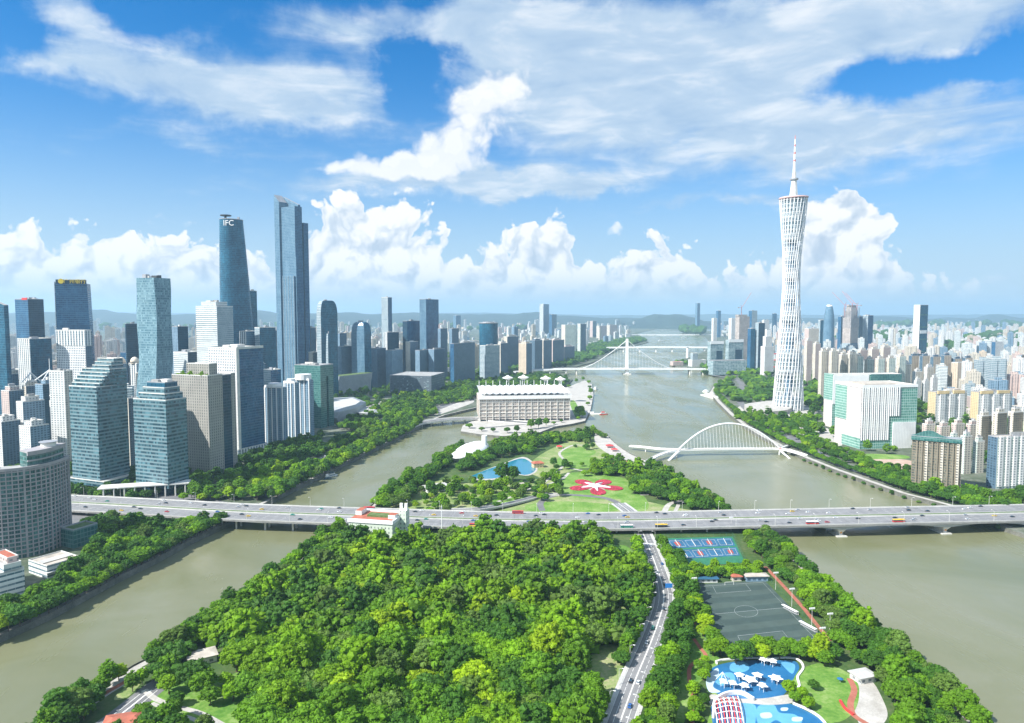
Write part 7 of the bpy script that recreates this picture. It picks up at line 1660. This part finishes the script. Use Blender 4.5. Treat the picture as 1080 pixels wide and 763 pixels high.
# courts
MT['court_blue'] = plain('blue_court', (.03, .12, .22), .7, var=.3); MT['court_green'] = plain('green_court', (.03, .17, .09), .7, var=.15); MT['court_red'] = plain('red_court', (.34, .07, .06), .7, var=.12)
MT['fence'] = plain('green_fence', (.05, .16, .10), .6)
CQ = [G(a, b_, ZL) for a, b_ in [(718, 591), (781, 587), (771, 567), (701, 569)]]
def bil(Q, u, v): return Q[0] * (1 - u) * (1 - v) + Q[1] * u * (1 - v) + Q[2] * u * v + Q[3] * (1 - u) * v
def quad(name, Q, u0, u1, v0, v1, mat, dz):
    b = MB(); b.face([bil(Q, u, v) + Vector((0, 0, dz)) for u, v in ((u0, v0), (u1, v0), (u1, v1), (u0, v1))]); return tag(b.build(name, MT[mat] if isinstance(mat, str) else mat), kind='structure')
quad('court_ground', CQ, -.03, 1.03, -.3, 1.05, 'court_green', .05)
for j, (v0, v1) in enumerate(((.04, .46), (.54, .97))):
    quad('tennis_court', CQ, .0, 1.0, v0, v1, 'court_blue', .08)
    for i in range(4):
        u0 = .04 + .245 * i; b = MB(); w = .003
        quad('court_middle', CQ, u0 + .06, u0 + .14, v0 + .12, v1 - .12, 'court_red' if (i + j) % 2 else 'court_blue', .10)
        for (a0, a1, c0_, c1) in ((u0, u0 + .2, v0 + .06, v0 + .068), (u0, u0 + .2, v1 - .068, v1 - .06), (u0, u0 + w, v0 + .06, v1 - .06), (u0 + .2 - w, u0 + .2, v0 + .06, v1 - .06), (u0 + .1 - w / 2, u0 + .1 + w / 2, v0 + .06, v1 - .06)):
            b.face([bil(CQ, u, v) + Vector((0, 0, .12)) for u, v in ((a0, c0_), (a1, c0_), (a1, c1), (a0, c1))])
        tag(b.build('court_line', MT['offwhite']), kind='structure')
        p0, p1 = bil(CQ, u0 + .1, v0 + .04), bil(CQ, u0 + .1, v1 - .04); nm = ('front', 'rear')[j]; od = ('leftmost', 'second', 'third', 'rightmost')[i]
        n_ = MB(); n_.beam([p0, p1], -.04, .04, 0, 1.0); tag(n_.build('court_net', MT['offwhite']), f'{od} white net in the {nm} row of blue tennis courts', 'net')
def fence(lab, pts, hgt, closed=True):
    c = pts[0].copy(); r0 = empty('wire_fence', c, lab, 'fence'); P_ = [p - c for p in pts] + ([pts[0] - c] if closed else [])
    for i in range(len(P_) - 1):
        L = (P_[i + 1] - P_[i]).length; n = max(1, int(L / 6))
        for k in range(n): p = P_[i].lerp(P_[i + 1], k / n); b = MB(); b.tube([p, p + Vector((0, 0, hgt))], .07, 0, 5); b.build('post', MT['fence'], r0)
    for z in (.1, hgt * .33, hgt * .66, hgt):
        b = MB()
        for i in range(len(P_) - 1): b.tube([P_[i] + Vector((0, 0, z)), P_[i + 1] + Vector((0, 0, z))], .05, 0, 4)
        b.build('rail', MT['fence'], r0)
fence('tall green wire fence around the blue tennis courts', [bil(CQ, *q) for q in ((-.03, -.3), (1.03, -.3), (1.03, 1.05), (-.03, 1.05))], 4)
# pitch
m, nt, p = newmat('dark_artificial_turf'); tc = N(nt, 'ShaderNodeUVMap'); sp = N(nt, 'ShaderNodeSeparateXYZ'); nt.links.new(tc.outputs[0], sp.inputs[0])
s = math_(nt, 'GREATER_THAN', math_(nt, 'FRACT', math_(nt, 'MULTIPLY', sp.outputs[1], 6.0)), .5)
geo = N(nt, 'ShaderNodeTexCoord'); nz = noise_(nt, geo.outputs['Object'], .12, 6, .6)
cc = mixc(nt, s, (.040, .066, .058), (.056, .084, .072)); nt.links.new(mixc(nt, 1.0, cc, ramp(nt, nz, [(.3, .85), (.7, 1.15)]), 'MULTIPLY'), p.inputs['Base Color']); p.inputs['Roughness'].default_value = .8
PQ = [G(a, b_, ZL) for a, b_ in [(757, 686), (858, 661), (806, 612), (728, 617)]]
PQ[0] = G(752, 690); PQ[1] = G(868, 676)
b = MB(); b.face([q + Vector((0, 0, .08)) for q in PQ], 0, [(0, 0), (1, 0), (1, 1), (0, 1)]); tag(b.build('football_pitch', m), kind='structure')
LM = plain('pitch_line', (.30, .34, .33), .7)
b = MB(); w = .002
for (a0, a1, c0_, c1) in ((.05, .95, .04, .044), (.05, .95, .956, .96), (.05, .053, .04, .96), (.947, .95, .04, .96), (.05, .95, .498, .502), (.28, .72, .82, .824), (.28, .283, .82, .96), (.717, .72, .82, .96), (.28, .72, .176, .18), (.28, .283, .04, .18), (.717, .72, .04, .18)):
    b.face([bil(PQ, u, v) + Vector((0, 0, .12)) for u, v in ((a0, c0_), (a1, c0_), (a1, c1), (a0, c1))])
for k in range(40):
    q = []
    for rr, a in ((.125, k), (.125, k + 1), (.1215, k + 1), (.1215, k)): an = a * math.pi / 20; q.append(bil(PQ, .5 + rr * math.cos(an), .5 + rr * .72 * math.sin(an)) + Vector((0, 0, .12)))
    b.face(q[::-1])
tag(b.build('pitch_marking', LM), kind='structure')
fence('green wire fence around the dark football pitch', [bil(PQ, *q) for q in ((-.03, -.02), (1.03, -.02), (1.03, 1.02), (-.03, 1.02))], 4)
for k, v in enumerate((.95, .05)):
    c = bil(PQ, .5, v); r0 = empty('goal', c, ('far white football goal on the dark pitch', 'near white football goal on the dark pitch')[k], 'goal'); d = (bil(PQ, .6, v) - bil(PQ, .4, v)).normalized()
    for s_ in (-3.6, 3.6): b = MB(); b.tube([d * s_, d * s_ + Vector((0, 0, 2.4))], .12, 0, 6); b.build('post', MT['white'], r0)
    b = MB(); b.tube([d * -3.6 + Vector((0, 0, 2.4)), d * 3.6 + Vector((0, 0, 2.4))], .12, 0, 6); b.build('crossbar', MT['white'], r0)
for k, (a, b_) in enumerate(((833, 645), (852, 663))):
    c = G(a, b_); r0 = empty('dugout', c, ('far white team shelter beside the football pitch', 'near white team shelter beside the football pitch')[k], 'shelter', None, R(113)); b = MB(); b.box((0, 0, 2.2), (14, 2.2, .25)); b.build('roof', MT['white'], r0); b = MB(); b.box((0, -1, 0), (14, .2, 2.2)); b.build('back_panel', MT['offwhite'], r0); b = MB(); b.box((0, -.2, .0), (13, .6, .5)); b.build('bench', MT['grey'], r0)
hut('pavilion', 'blue sided shed with pinkish roof at the far right corner of the pitch', 'shed', 797, 612, 17, 6, 4, 'roofwarm', .05, 'resi_blue', 1.2); hut('shed', 'low blue roofed shelter along the far left side of the pitch', 'shelter', 744, 614, 18, 3.5, 3, 'court_blue', .03, 'resi_white', .4); hut('shed', 'small orange roofed shed behind the far goal of the pitch', 'shed', 776, 612, 7, 5, 3.5, 'roofred', .1, 'resi_cream', 1)

# ------------------------------------------------------------------ water playground
PB = [plain('play_blue', (.022, .14, .31), .35, var=.15), plain('play_light_blue', (.12, .36, .58), .45, var=.12), plain('play_pale', (.45, .56, .64), .55, var=.1)]
sheet('playground_surface', [(745, 712), (757, 702), (785, 697), (812, 697), (836, 697), (843, 704), (838, 714), (832, 726), (822, 736), (800, 738), (778, 737), (758, 733), (748, 724)], PB[0], .10)
sheet('playground_surface', [(752, 742), (778, 740), (800, 742), (830, 742), (850, 750), (866, 760), (880, 776), (760, 790), (752, 765)], PB[0], .11)
sheet('playground_paving', [(750, 733), (775, 737), (805, 737), (834, 733), (838, 741), (812, 744), (785, 742), (764, 742), (750, 745)], 'paving', .13)
for q, k in (([(772, 700), (786, 699), (790, 706), (780, 710), (770, 707)], 1), ([(824, 699), (838, 701), (836, 711), (829, 706)], 1), ([(757, 712), (772, 710), (775, 720), (762, 724), (754, 719)], 1), ([(745, 716), (756, 705), (758, 712), (752, 724), (760, 730), (748, 730)], 2),
             ([(775, 742), (796, 744), (797, 760), (792, 775), (778, 780), (770, 760)], 1), ([(800, 745), (816, 744), (822, 752), (838, 754), (846, 762), (830, 766), (818, 760), (806, 768), (798, 760)], 1), ([(802, 753), (812, 752), (814, 757), (804, 758)], 2), ([(836, 757), (846, 757), (845, 761), (836, 761)], 2), ([(824, 747), (831, 747), (830, 750), (824, 750)], 2), ([(812, 770), (824, 764), (838, 770), (842, 782), (815, 785)], 2)):
    sheet('playground_marking', q, PB[k], .15 + .0)
b = MB(); rim = closed_smooth([G(a, b_) for a, b_ in [(757, 701), (785, 695.5), (812, 695.5), (838, 695.5), (846, 704), (840, 714), (834, 726)]], 5); rim = rim[:31]; b.beam(rim, 0, 1.2, 0, .7); tag(b.build('low_wall', MT['white']), 'curving low white wall along the back of the blue playground', 'wall')
b = MB(); rim = smooth_path([G(a, b_) for a, b_ in [(836, 743), (852, 750), (864, 758), (872, 768)]], 5); b.beam(rim, 0, 1.2, 0, .8); tag(b.build('low_wall', MT['white']), 'curving low white wall on the right of the lower playground', 'wall')
def star(px, py, w, n, lab):
    c = G(px, py); r0 = empty('star_canopy', c, lab, 'canopy', None, random.random()); pts = []
    for k in range(2 * n): a = k * math.pi / n; rad = w if k % 2 == 0 else w * .62; pts.append((rad * math.cos(a), rad * math.sin(a)))
    b = MB(); b.loft([[(x, y, 3.2) for x, y in pts], [(x * .98, y * .98, 3.5) for x, y in pts], [(x * .1, y * .1, 4.8) for x, y in pts]]); b.build('canopy', MT['white'], r0)
    for k in range(3): a = k * 2.1; b = MB(); b.tube([(w * .45 * math.cos(a), w * .45 * math.sin(a), 0), (w * .45 * math.cos(a), w * .45 * math.sin(a), 3.3)], .13, 0, 6); b.build('pole', MT['white'], r0)
for px, py, w, n, lab in ((806, 701, 3.6, 6, 'white hexagonal canopy at the back of the blue playground'), (815, 703, 3.0, 5, 'second white canopy at the back right of the blue playground'), (780, 718, 3.2, 5, 'white star canopy at the upper left of the playground pool'), (799, 718, 3.4, 5, 'white star canopy right of the largest star canopy'), (791, 722.5, 4.6, 5, 'largest white star canopy in the middle of the playground'), (818, 721, 4.2, 6, 'white round canopy on the right of the blue playground'), (763, 725, 3, 4, 'left white square canopy at the playground edge'), (773, 726.5, 3, 4, 'right white square canopy at the playground edge'), (785, 729, 3.2, 5, 'white star canopy below the largest star canopy'), (804, 729, 3.2, 5, 'white star canopy at the lower right of the playground pool')): star(px, py, w, n, lab)
# striped climbing net dome
c = G(770, 752); r0 = empty('play_arch', c, 'red and white curved climbing net frame left of the lower playground', 'play frame')
for k in range(11):
    f = k / 10; b = MB(); pts = []
    for i in range(13): u = i / 12; q = bil([G(757, 768), G(785, 768), G(778, 735), G(752, 738)], f, u) - c; pts.append((q.x, q.y, .4 + 3.2 * math.sin(u * math.pi) ** .7 * (0.6 + .4 * math.sin(f * math.pi))))
    b.tube(pts, .3, 0, 6); b.build('red_hoop' if k % 2 else 'white_hoop', MT['red'] if k % 2 else MT['white'], r0)
for i in range(2, 11, 2):
    b = MB(); pts = []; u = i / 12
    for k in range(11): f = k / 10; q = bil([G(757, 768), G(785, 768), G(778, 735), G(752, 738)], f, u) - c; pts.append((q.x, q.y, .55 + 3.2 * math.sin(u * math.pi) ** .7 * (0.6 + .4 * math.sin(f * math.pi))))
    b.tube(pts, .2, 0, 6); b.build('cross_hoop', MT['white'], r0)
b = MB(); q = smooth_path([G(a, b_) for a, b_ in [(752, 758), (754, 742), (766, 734), (782, 733), (795, 740)]], 6); b.beam(q, -.6, .6, 0, 2.2); tag(b.build('white_rim', MT['white']), 'white curved rim wall around the striped climbing frame', 'wall')
c = G(762, 718); r0 = empty('rope_dome', c, 'blue white rope climbing net at the left of the playground pool', 'play frame')
for k in range(6):
    a = k * math.pi / 3; b = MB(); b.tube([(0, 0, 5), (4.5 * math.cos(a), 4.5 * math.sin(a), 0)], .15, 0, 5); b.build('rope', MT['white'], r0)
for z in (1.2, 2.4, 3.6): b = MB(); b.tube([(4.5 * (1 - z / 5) * math.cos(k * math.pi / 6), 4.5 * (1 - z / 5) * math.sin(k * math.pi / 6), z) for k in range(13)], .12, 0, 4, cap=False); b.build('rope_ring', PB[1], r0)
b = MB(); q = smooth_path([G(a, b_) for a, b_ in [(886, 740), (891, 748), (900, 755)]], 5); b.beam(q, -.6, .6, 0, 1.1); tag(b.build('red_bench', MT['red']), 'curved bright red bench beside the red garden track', 'bench')
c = G(886, 720); r0 = empty('parasol', c, 'small blue parasol beside the garden lawn', 'parasol'); b = MB(); b.loft([[(1.8 * k * math.cos(a), 1.8 * k * math.sin(a), z) for a in [j * math.pi / 4 for j in range(8)]] for k, z in ((1, 2.2), (.05, 3))]); b.build('canopy', PB[0], r0); b = MB(); b.tube([(0, 0, 0), (0, 0, 2.4)], .06, 0, 5); b.build('pole', MT['white'], r0)

# ------------------------------------------------------------------ poles
def pole_proto(name, hgt, arm=2.4, flood=False):
    r0 = empty(name, (0, 0, 0)); b = MB(); b.tube([(0, 0, 0), (0, 0, hgt)], .16, 0, 6, r1=.1); b.build('pole', MT['offwhite'], r0)
    b = MB(); b.tube([(0, 0, hgt - .1), (arm * .6, 0, hgt + .5), (arm, 0, hgt + .6)], .08, 0, 5); ar = b.build('arm', MT['offwhite'], r0)
    b = MB(); b.box((arm, 0, hgt + .5), (1.3, .5, .25)) if not flood else [b.box((0, y, hgt - .5), (.5, 1.1, 1.0)) for y in (-1.4, 0, 1.4)]; b.build('lamp_head', MT['white'], ar); return r0
def put(pr, k, x, y, z, rz_, lab, cat, grp):
    o = pr if k == 0 else copy_tree(pr); o.location = (x, y, z); o.rotation_euler = (0, 0, rz_); tag(o, lab, cat, grp)
pr = pole_proto('street_lamp', 9.0)
k = 0
for s_, wl_ in ((1, 'left'), (-1, 'right')):
    P_ = offset(ROAD, 7.6 * s_)
    for i in range(6, 62, 5):
        d = (ROAD[i + 1] - ROAD[i]); a = math.atan2(d.y, d.x) - math.pi / 2 * s_; put(pr, k, P_[i].x, P_[i].y, ZL + .25, a, f'pale curved street lamp on the {wl_} pavement of the island road', 'street lamp', f'street lamps on the {wl_} of the island road'); k += 1
pb = pole_proto('bridge_lamp', 10, 3.2); k = 0
for off, wl_ in ((27.2, 'far'), (-27.2, 'near')):
    P_ = offset(BR, off)
    for i in range(8, len(BR) - 4, 3):
        d = BR[i + 1] - BR[i]; put(pb, k, P_[i].x, P_[i].y, P_[i].z, math.atan2(d.y, d.x) - math.pi / 2 * (1 if off > 0 else -1), f'slim street lamp on the {wl_} parapet of the wide road bridge', 'street lamp', f'street lamps on the {wl_} parapet of the road bridge'); k += 1
pf = pole_proto('floodlight_mast', 13, .4, True)
for k, (a, b_, lab) in enumerate(((818, 622, 'floodlight mast at the far right of the football pitch'), (835, 640, 'floodlight mast on the right side of the football pitch'), (856, 662, 'floodlight mast on the right behind the team shelters'), (732, 628, 'floodlight mast on the left side of the football pitch'), (867, 684, 'floodlight mast below the near right corner of the pitch'), (875, 668, 'tall floodlight mast in the trees right of the pitch'), (771, 560, 'floodlight mast behind the blue tennis courts'))): put(pf, k, G(a, b_).x, G(a, b_).y, ZL, R(100), lab, 'mast', None)
c = G(466, 566); r0 = empty('monument_mast', c, 'tall thin white mast standing at the bridge edge left of centre', 'mast'); b = MB(); b.tube([(0, 0, 0), (0, 0, 30)], .5, 0, 8, r1=.25); b.build('pole', MT['white'], r0); b = MB(); b.tube([(0, 0, 26), (0, 0, 28)], .8, 0, 8); b.build('finial', MT['grey'], r0)
c = G(709, 627); r0 = empty('road_sign', c, 'blue direction sign over the right lane of the island road', 'sign', None, .1); b = MB(); b.tube([(0, 0, 0), (0, 0, 7)], .15, 0, 6); b.build('post', MT['grey'], r0); b = MB(); b.box((-2.6, 0, 5), (5.5, .2, 3.4)); b.build('board', plain('blue_sign', (.03, .22, .62), .5), r0)
# ------------------------------------------------------------------ vehicles and boats
PAINT = {n: plain('paint_' + n, c, .3, var=.04) for n, c in dict(white=(.78, .78, .78), black=(.03, .03, .035), silver=(.45, .46, .48), red=(.5, .04, .04), blue=(.04, .12, .36), green=(.05, .3, .2), yellow=(.75, .5, .05)).items()}
TYRE = plain('tyre', (.02, .02, .02), .8)
def car_proto(col):
    r0 = empty('car', (0, 0, 0)); b = MB()
    prof = [(-2.2, .35), (-2.2, .85), (-1.3, .95), (1.2, .95), (2.15, .75), (2.25, .35)]
    b.loft([[(x, -.9, z) for x, z in prof], [(x, .9, z) for x, z in prof]]); b.face([(x, -.9, z) for x, z in prof][::-1]); b.build('body', PAINT[col], r0)
    b = MB(); b.loft([[(-1.6, -.82, .94), (1.1, -.82, .94), (1.1, .82, .94), (-1.6, .82, .94)], [(-1.15, -.68, 1.45), (.35, -.68, 1.45), (.35, .68, 1.45), (-1.15, .68, 1.45)]], 0, 1); b.build('cabin', [MT['glassblue'], PAINT[col]], r0)
    for x in (-1.35, 1.4):
        for y in (-.85, .85): b = MB(); b.tube([(x, y - .1, .33), (x, y + .1, .33)], .33, 0, 10); w_ = b.build('wheel', TYRE, r0); b = MB(); b.tube([(x, y - .12, .33), (x, y + .12, .33)], .19, 0, 8); b.build('rim', MT['grey'], w_)
    return r0
def bus_proto(col, col2):
    r0 = empty('bus', (0, 0, 0)); b = MB(); b.box((0, 0, .4), (11.5, 2.5, 1.1)); b.build('lower_body', PAINT[col2], r0); b = MB(); b.box((0, 0, 1.5), (11.4, 2.46, .95)); b.build('window_band', MT['glassblue'], r0)
    b = MB(); b.box((0, 0, 2.45), (11.5, 2.5, .55)); b.box((1.5, 0, 3.0), (3, 1.8, .25)); b.build('roof', PAINT[col], r0)
    for x in (-3.6, 3.6):
        for y in (-1.15, 1.15): b = MB(); b.tube([(x, y - .15, .48), (x, y + .15, .48)], .48, 0, 10); b.build('wheel', TYRE, r0)
    return r0
CARS = {}; BUSES = {}
def put_car(col, x, y, z, a, lab, grp):
    o = copy_tree(CARS[col]) if col in CARS else CARS.setdefault(col, car_proto(col)); o.location = (x, y, z); o.rotation_euler = (0, 0, a); tag(o, lab, 'car', grp)
def put_bus(key, x, y, z, a, lab):
    o = copy_tree(BUSES[key]) if key in BUSES else BUSES.setdefault(key, bus_proto(*key)); o.location = (x, y, z); o.rotation_euler = (0, 0, a); tag(o, lab, 'bus')
rv = random.Random(31); cols = ['white'] * 6 + ['black'] * 4 + ['silver'] * 3 + ['red', 'blue', 'yellow', 'green']
def onbr(px, off):
    i = min(range(1, len(BR) - 1), key=lambda i: abs(pix(BR[i])[0] - px)); d = (BR[i + 1] - BR[i]).normalized(); p = BR[i] + Vector((-d.y, d.x, 0)) * off
    p = p + d * ((px - pix(BR[i])[0]) * p.y / F); return p, math.atan2(d.y, d.x)
for lane, off in enumerate((23.5, 19, 14.5, 10, -5.5, -10, -14.5, -19)):
    px = 60 + rv.uniform(0, 90)
    while px < 1075:
        c = rv.choice(cols); p, a = onbr(px, off); dk = 'far' if off > 0 else 'near'
        put_car(c, p.x, p.y, p.z + .04, a + (math.pi if off > 0 else 0), f'{c} car driving on the {dk} deck of the wide road bridge', f'{c} cars on the {dk} bridge deck'); px += rv.uniform(34, 112)
for key, px, off, lab in ((('white', 'red'), 845, -23, 'red and white bus on the near bridge deck above the right channel'), (('yellow', 'red'), 932, -23.0, 'yellow and red bus on the near bridge deck right of the middle pier'), (('red', 'red'), 545, 5.9 + 17, 'red bus on the far bridge deck at the middle of the island'), (('white', 'green'), 656, -23, 'white and green bus on the near deck above the island road'), (('yellow', 'black'), 692, -23, 'yellow and black bus on the near deck left of the tennis courts'), (('red', 'white'), 383, 23, 'red roofed bus on the far deck behind the pale mint building'), (('red', 'yellow'), 505, -23, 'red and yellow bus on the near deck left of centre')):
    p, a = onbr(px, off); put_bus(key, p.x, p.y, p.z + .04, a, lab)
def onroad(py, off):
    i = min(range(1, len(ROAD) - 1), key=lambda i: abs(pix(ROAD[i])[1] - py)); d = (ROAD[i + 1] - ROAD[i]).normalized(); p = ROAD[i] + Vector((-d.y, d.x, 0)) * off; return p, math.atan2(d.y, d.x)
for k, (py, off, c, lab) in enumerate(((722, 2.0, 'black', 'black car nearest to the camera on the island road'), (718, -2.2, 'white', 'white car beside the black one on the near island road'), (678, 2.2, 'white', 'white car in the left lane halfway down the island road'), (664, 2.0, 'green', 'teal green car in the left lane of the island road'), (643, -2, 'black', 'dark car in the right lane before the blue road sign'), (637, -5.6, 'silver', 'silver car by the right kerb near the blue road sign'), (618, -2, 'black', 'dark car below the junction of the island road'), (607, 2, 'white', 'white car at the junction of the island road'), (596, -5.5, 'blue', 'blue car on the right near the tennis courts'), (745, -2.2, 'blue', 'blue car low on the island road at the bottom'), (583, 5.5, 'white', 'white car left at the crossing under the bridge'), (578, -2, 'silver', 'silver car right at the crossing under the bridge'), (566, 2, 'black', 'black car just emerging from under the bridge'))):
    p, a = onroad(py, off); put_car(c, p.x, p.y, ZL + .15, a + (math.pi if off > 0 else 0), lab, None)
for k in range(26):
    u = rv.random(); p = G(84 + 130 * u, 536 + rv.uniform(-3, 5) - u * 4); c = rv.choice(cols); put_car(c, p.x, p.y, ZL + .06 if False else ZL + .1, rv.choice((.05, 3.2)), f'{c} car on the road below the glass twin towers', f'{c} cars below the twin towers')
for k in range(24):
    f = rv.random(); q = [(225, 523), (300, 499), (345, 483), (384, 467), (424, 450)]; i = min(3, int(f * 4)); s_ = f * 4 - i; a0, a1 = G(*q[i]), G(*q[i + 1]); p = a0.lerp(a1, s_); d = (a1 - a0).normalized(); nr = Vector((-d.y, d.x, 0)) * rv.choice((-8, -4, 4, 8)); c = rv.choice(cols)
    put_car(c, p.x + nr.x, p.y + nr.y, ZL + .14, math.atan2(d.y, d.x), f'{c} car on the tree lined left bank road', f'{c} cars on the left bank road')
for k in range(18):
    f = rv.random(); q = [(810, 451), (835, 462), (870, 482), (905, 497), (950, 510)]; i = min(3, int(f * 4)); s_ = f * 4 - i; a0, a1 = G(*q[i]), G(*q[i + 1]); p = a0.lerp(a1, s_); d = (a1 - a0).normalized(); nr = Vector((-d.y, d.x, 0)) * rv.choice((-5, -2, 2, 5)); c = rv.choice(cols)
    put_car(c, p.x + nr.x, p.y + nr.y, ZL + .14, math.atan2(d.y, d.x), f'{c} car on the right bank road by the offices', f'{c} cars on the right bank road')
def boat(px, py, L, lab, mat='white', rot=1.3, cabin='white', name='boat'):
    c = G(px, py, 0); r0 = empty(name, c, lab, 'boat', None, rot); w = L * .14
    hull = [(-L / 2, -w), (L * .25, -w), (L * .5, 0), (L * .25, w), (-L / 2, w)]; b = MB(); b.loft([[(x * .92, y * .8, -.5) for x, y in hull], [(x, y, L * .06 + .6) for x, y in hull]]); b.build('hull', MT[mat], r0)
    b = MB(); b.prism([(-L * .38, -w * .75), (L * .2, -w * .75), (L * .2, w * .75), (-L * .38, w * .75)], L * .06 + .6, L * .06 + 3.2); b.build('cabin', FM['white_bands'], r0)
    b = MB(); b.prism([(-L * .3, -w * .6), (L * .05, -w * .6), (L * .05, w * .6), (-L * .3, w * .6)], L * .06 + 3.2, L * .06 + 5.4); b.build('upper_deck', MT[cabin], r0)
boat(624, 413, 40, 'white river cruise boat moored left of the wide river behind the stadium'); boat(628, 411, 34, 'smaller white river boat moored beside the cruise boat'); boat(637, 437.5, 18, 'small red boat at the end of the stadium pier', 'red', .1, 'red')
boat(351, 502.5, 14, 'small white and blue boat moored at the left channel bank', 'white', .7, 'glassblue'); boat(346, 505, 10, 'tiny blue boat moored behind the white boat in the left channel', 'glassblue', .7)
for k, (a, b_, L) in enumerate(((744, 414, 30), (750, 417, 34), (755, 421, 30))): boat(a, b_, L, ('upper', 'middle', 'lower')[k] + ' of three white ferries at the right bank pier', 'white', 1.9)
boat(698, 360, 60, 'far white ship on the river bend', 'white', .3); boat(722, 356.5, 60, 'far small ship near the second bridge', 'white', .2)
c = G(623, 437, 0); r0 = empty('pier', c, 'white floating pier beside the white stadium', 'pier'); b = MB(); b.box((0, 0, -.5), (44, 9, 2)); b.build('pontoon', MT['white'], r0); b = MB(); b.box((-6, 2, 1.5), (26, 4, 3.5)); b.build('shelter', MT['offwhite'], r0)
c = G(747, 419, 0); r0 = empty('pier', c, 'white pier platform with cabins on the right bank below the bridge', 'pier'); b = MB(); b.box((6, 0, -.5), (16, 90, 2.2), 0, .15); b.build('pontoon', MT['white'], r0)
for dy in (-30, 0, 28): b = MB(); b.box((7, dy, 1.7), (10, 16, 4), 0, .15); b.build('cabin', MT['offwhite'], r0)
# shrubs standing in the river edge, right bank
sp_ = along([Vector((p[0], p[1], 0)) for p in gr[21:]], 17, -2.5, 1, 85)
for k, (x, y) in enumerate(sp_):
    if y > 640: tree('bank_shrub', x, y, .2, 2.6, k % 8, (0, 4, 0)[k % 3], f'{TONES[(0, 4, 0)[k % 3]][0]} round shrub at the water edge of the right bank', 'shrubs at the right bank water edge', k, .1)
# ------------------------------------------------------------------ the air
HAZE_DENSITY = 0.000060
b = MB(); x0, x1, y0, y1, z0, z1 = -46000, 46000, -2000, 46000, -4.0, 640.0
b.prism([(x0, y0), (x1, y0), (x1, y1), (x0, y1)], z0, z1, 0, bottom=True)
m = bpy.data.materials.new('haze'); m.use_nodes = True; nt = m.node_tree; nt.nodes.clear()
ou = N(nt, 'ShaderNodeOutputMaterial'); pv = N(nt, 'ShaderNodeVolumePrincipled'); pv.inputs['Color'].default_value = (0.54, 0.79, 1.0, 1); pv.inputs['Density'].default_value = HAZE_DENSITY; pv.inputs['Anisotropy'].default_value = 0.2
nt.links.new(pv.outputs[0], ou.inputs['Volume'])
o = b.build('haze', m); tag(o, 'pale blue air haze over the whole city', 'haze', kind='stuff')
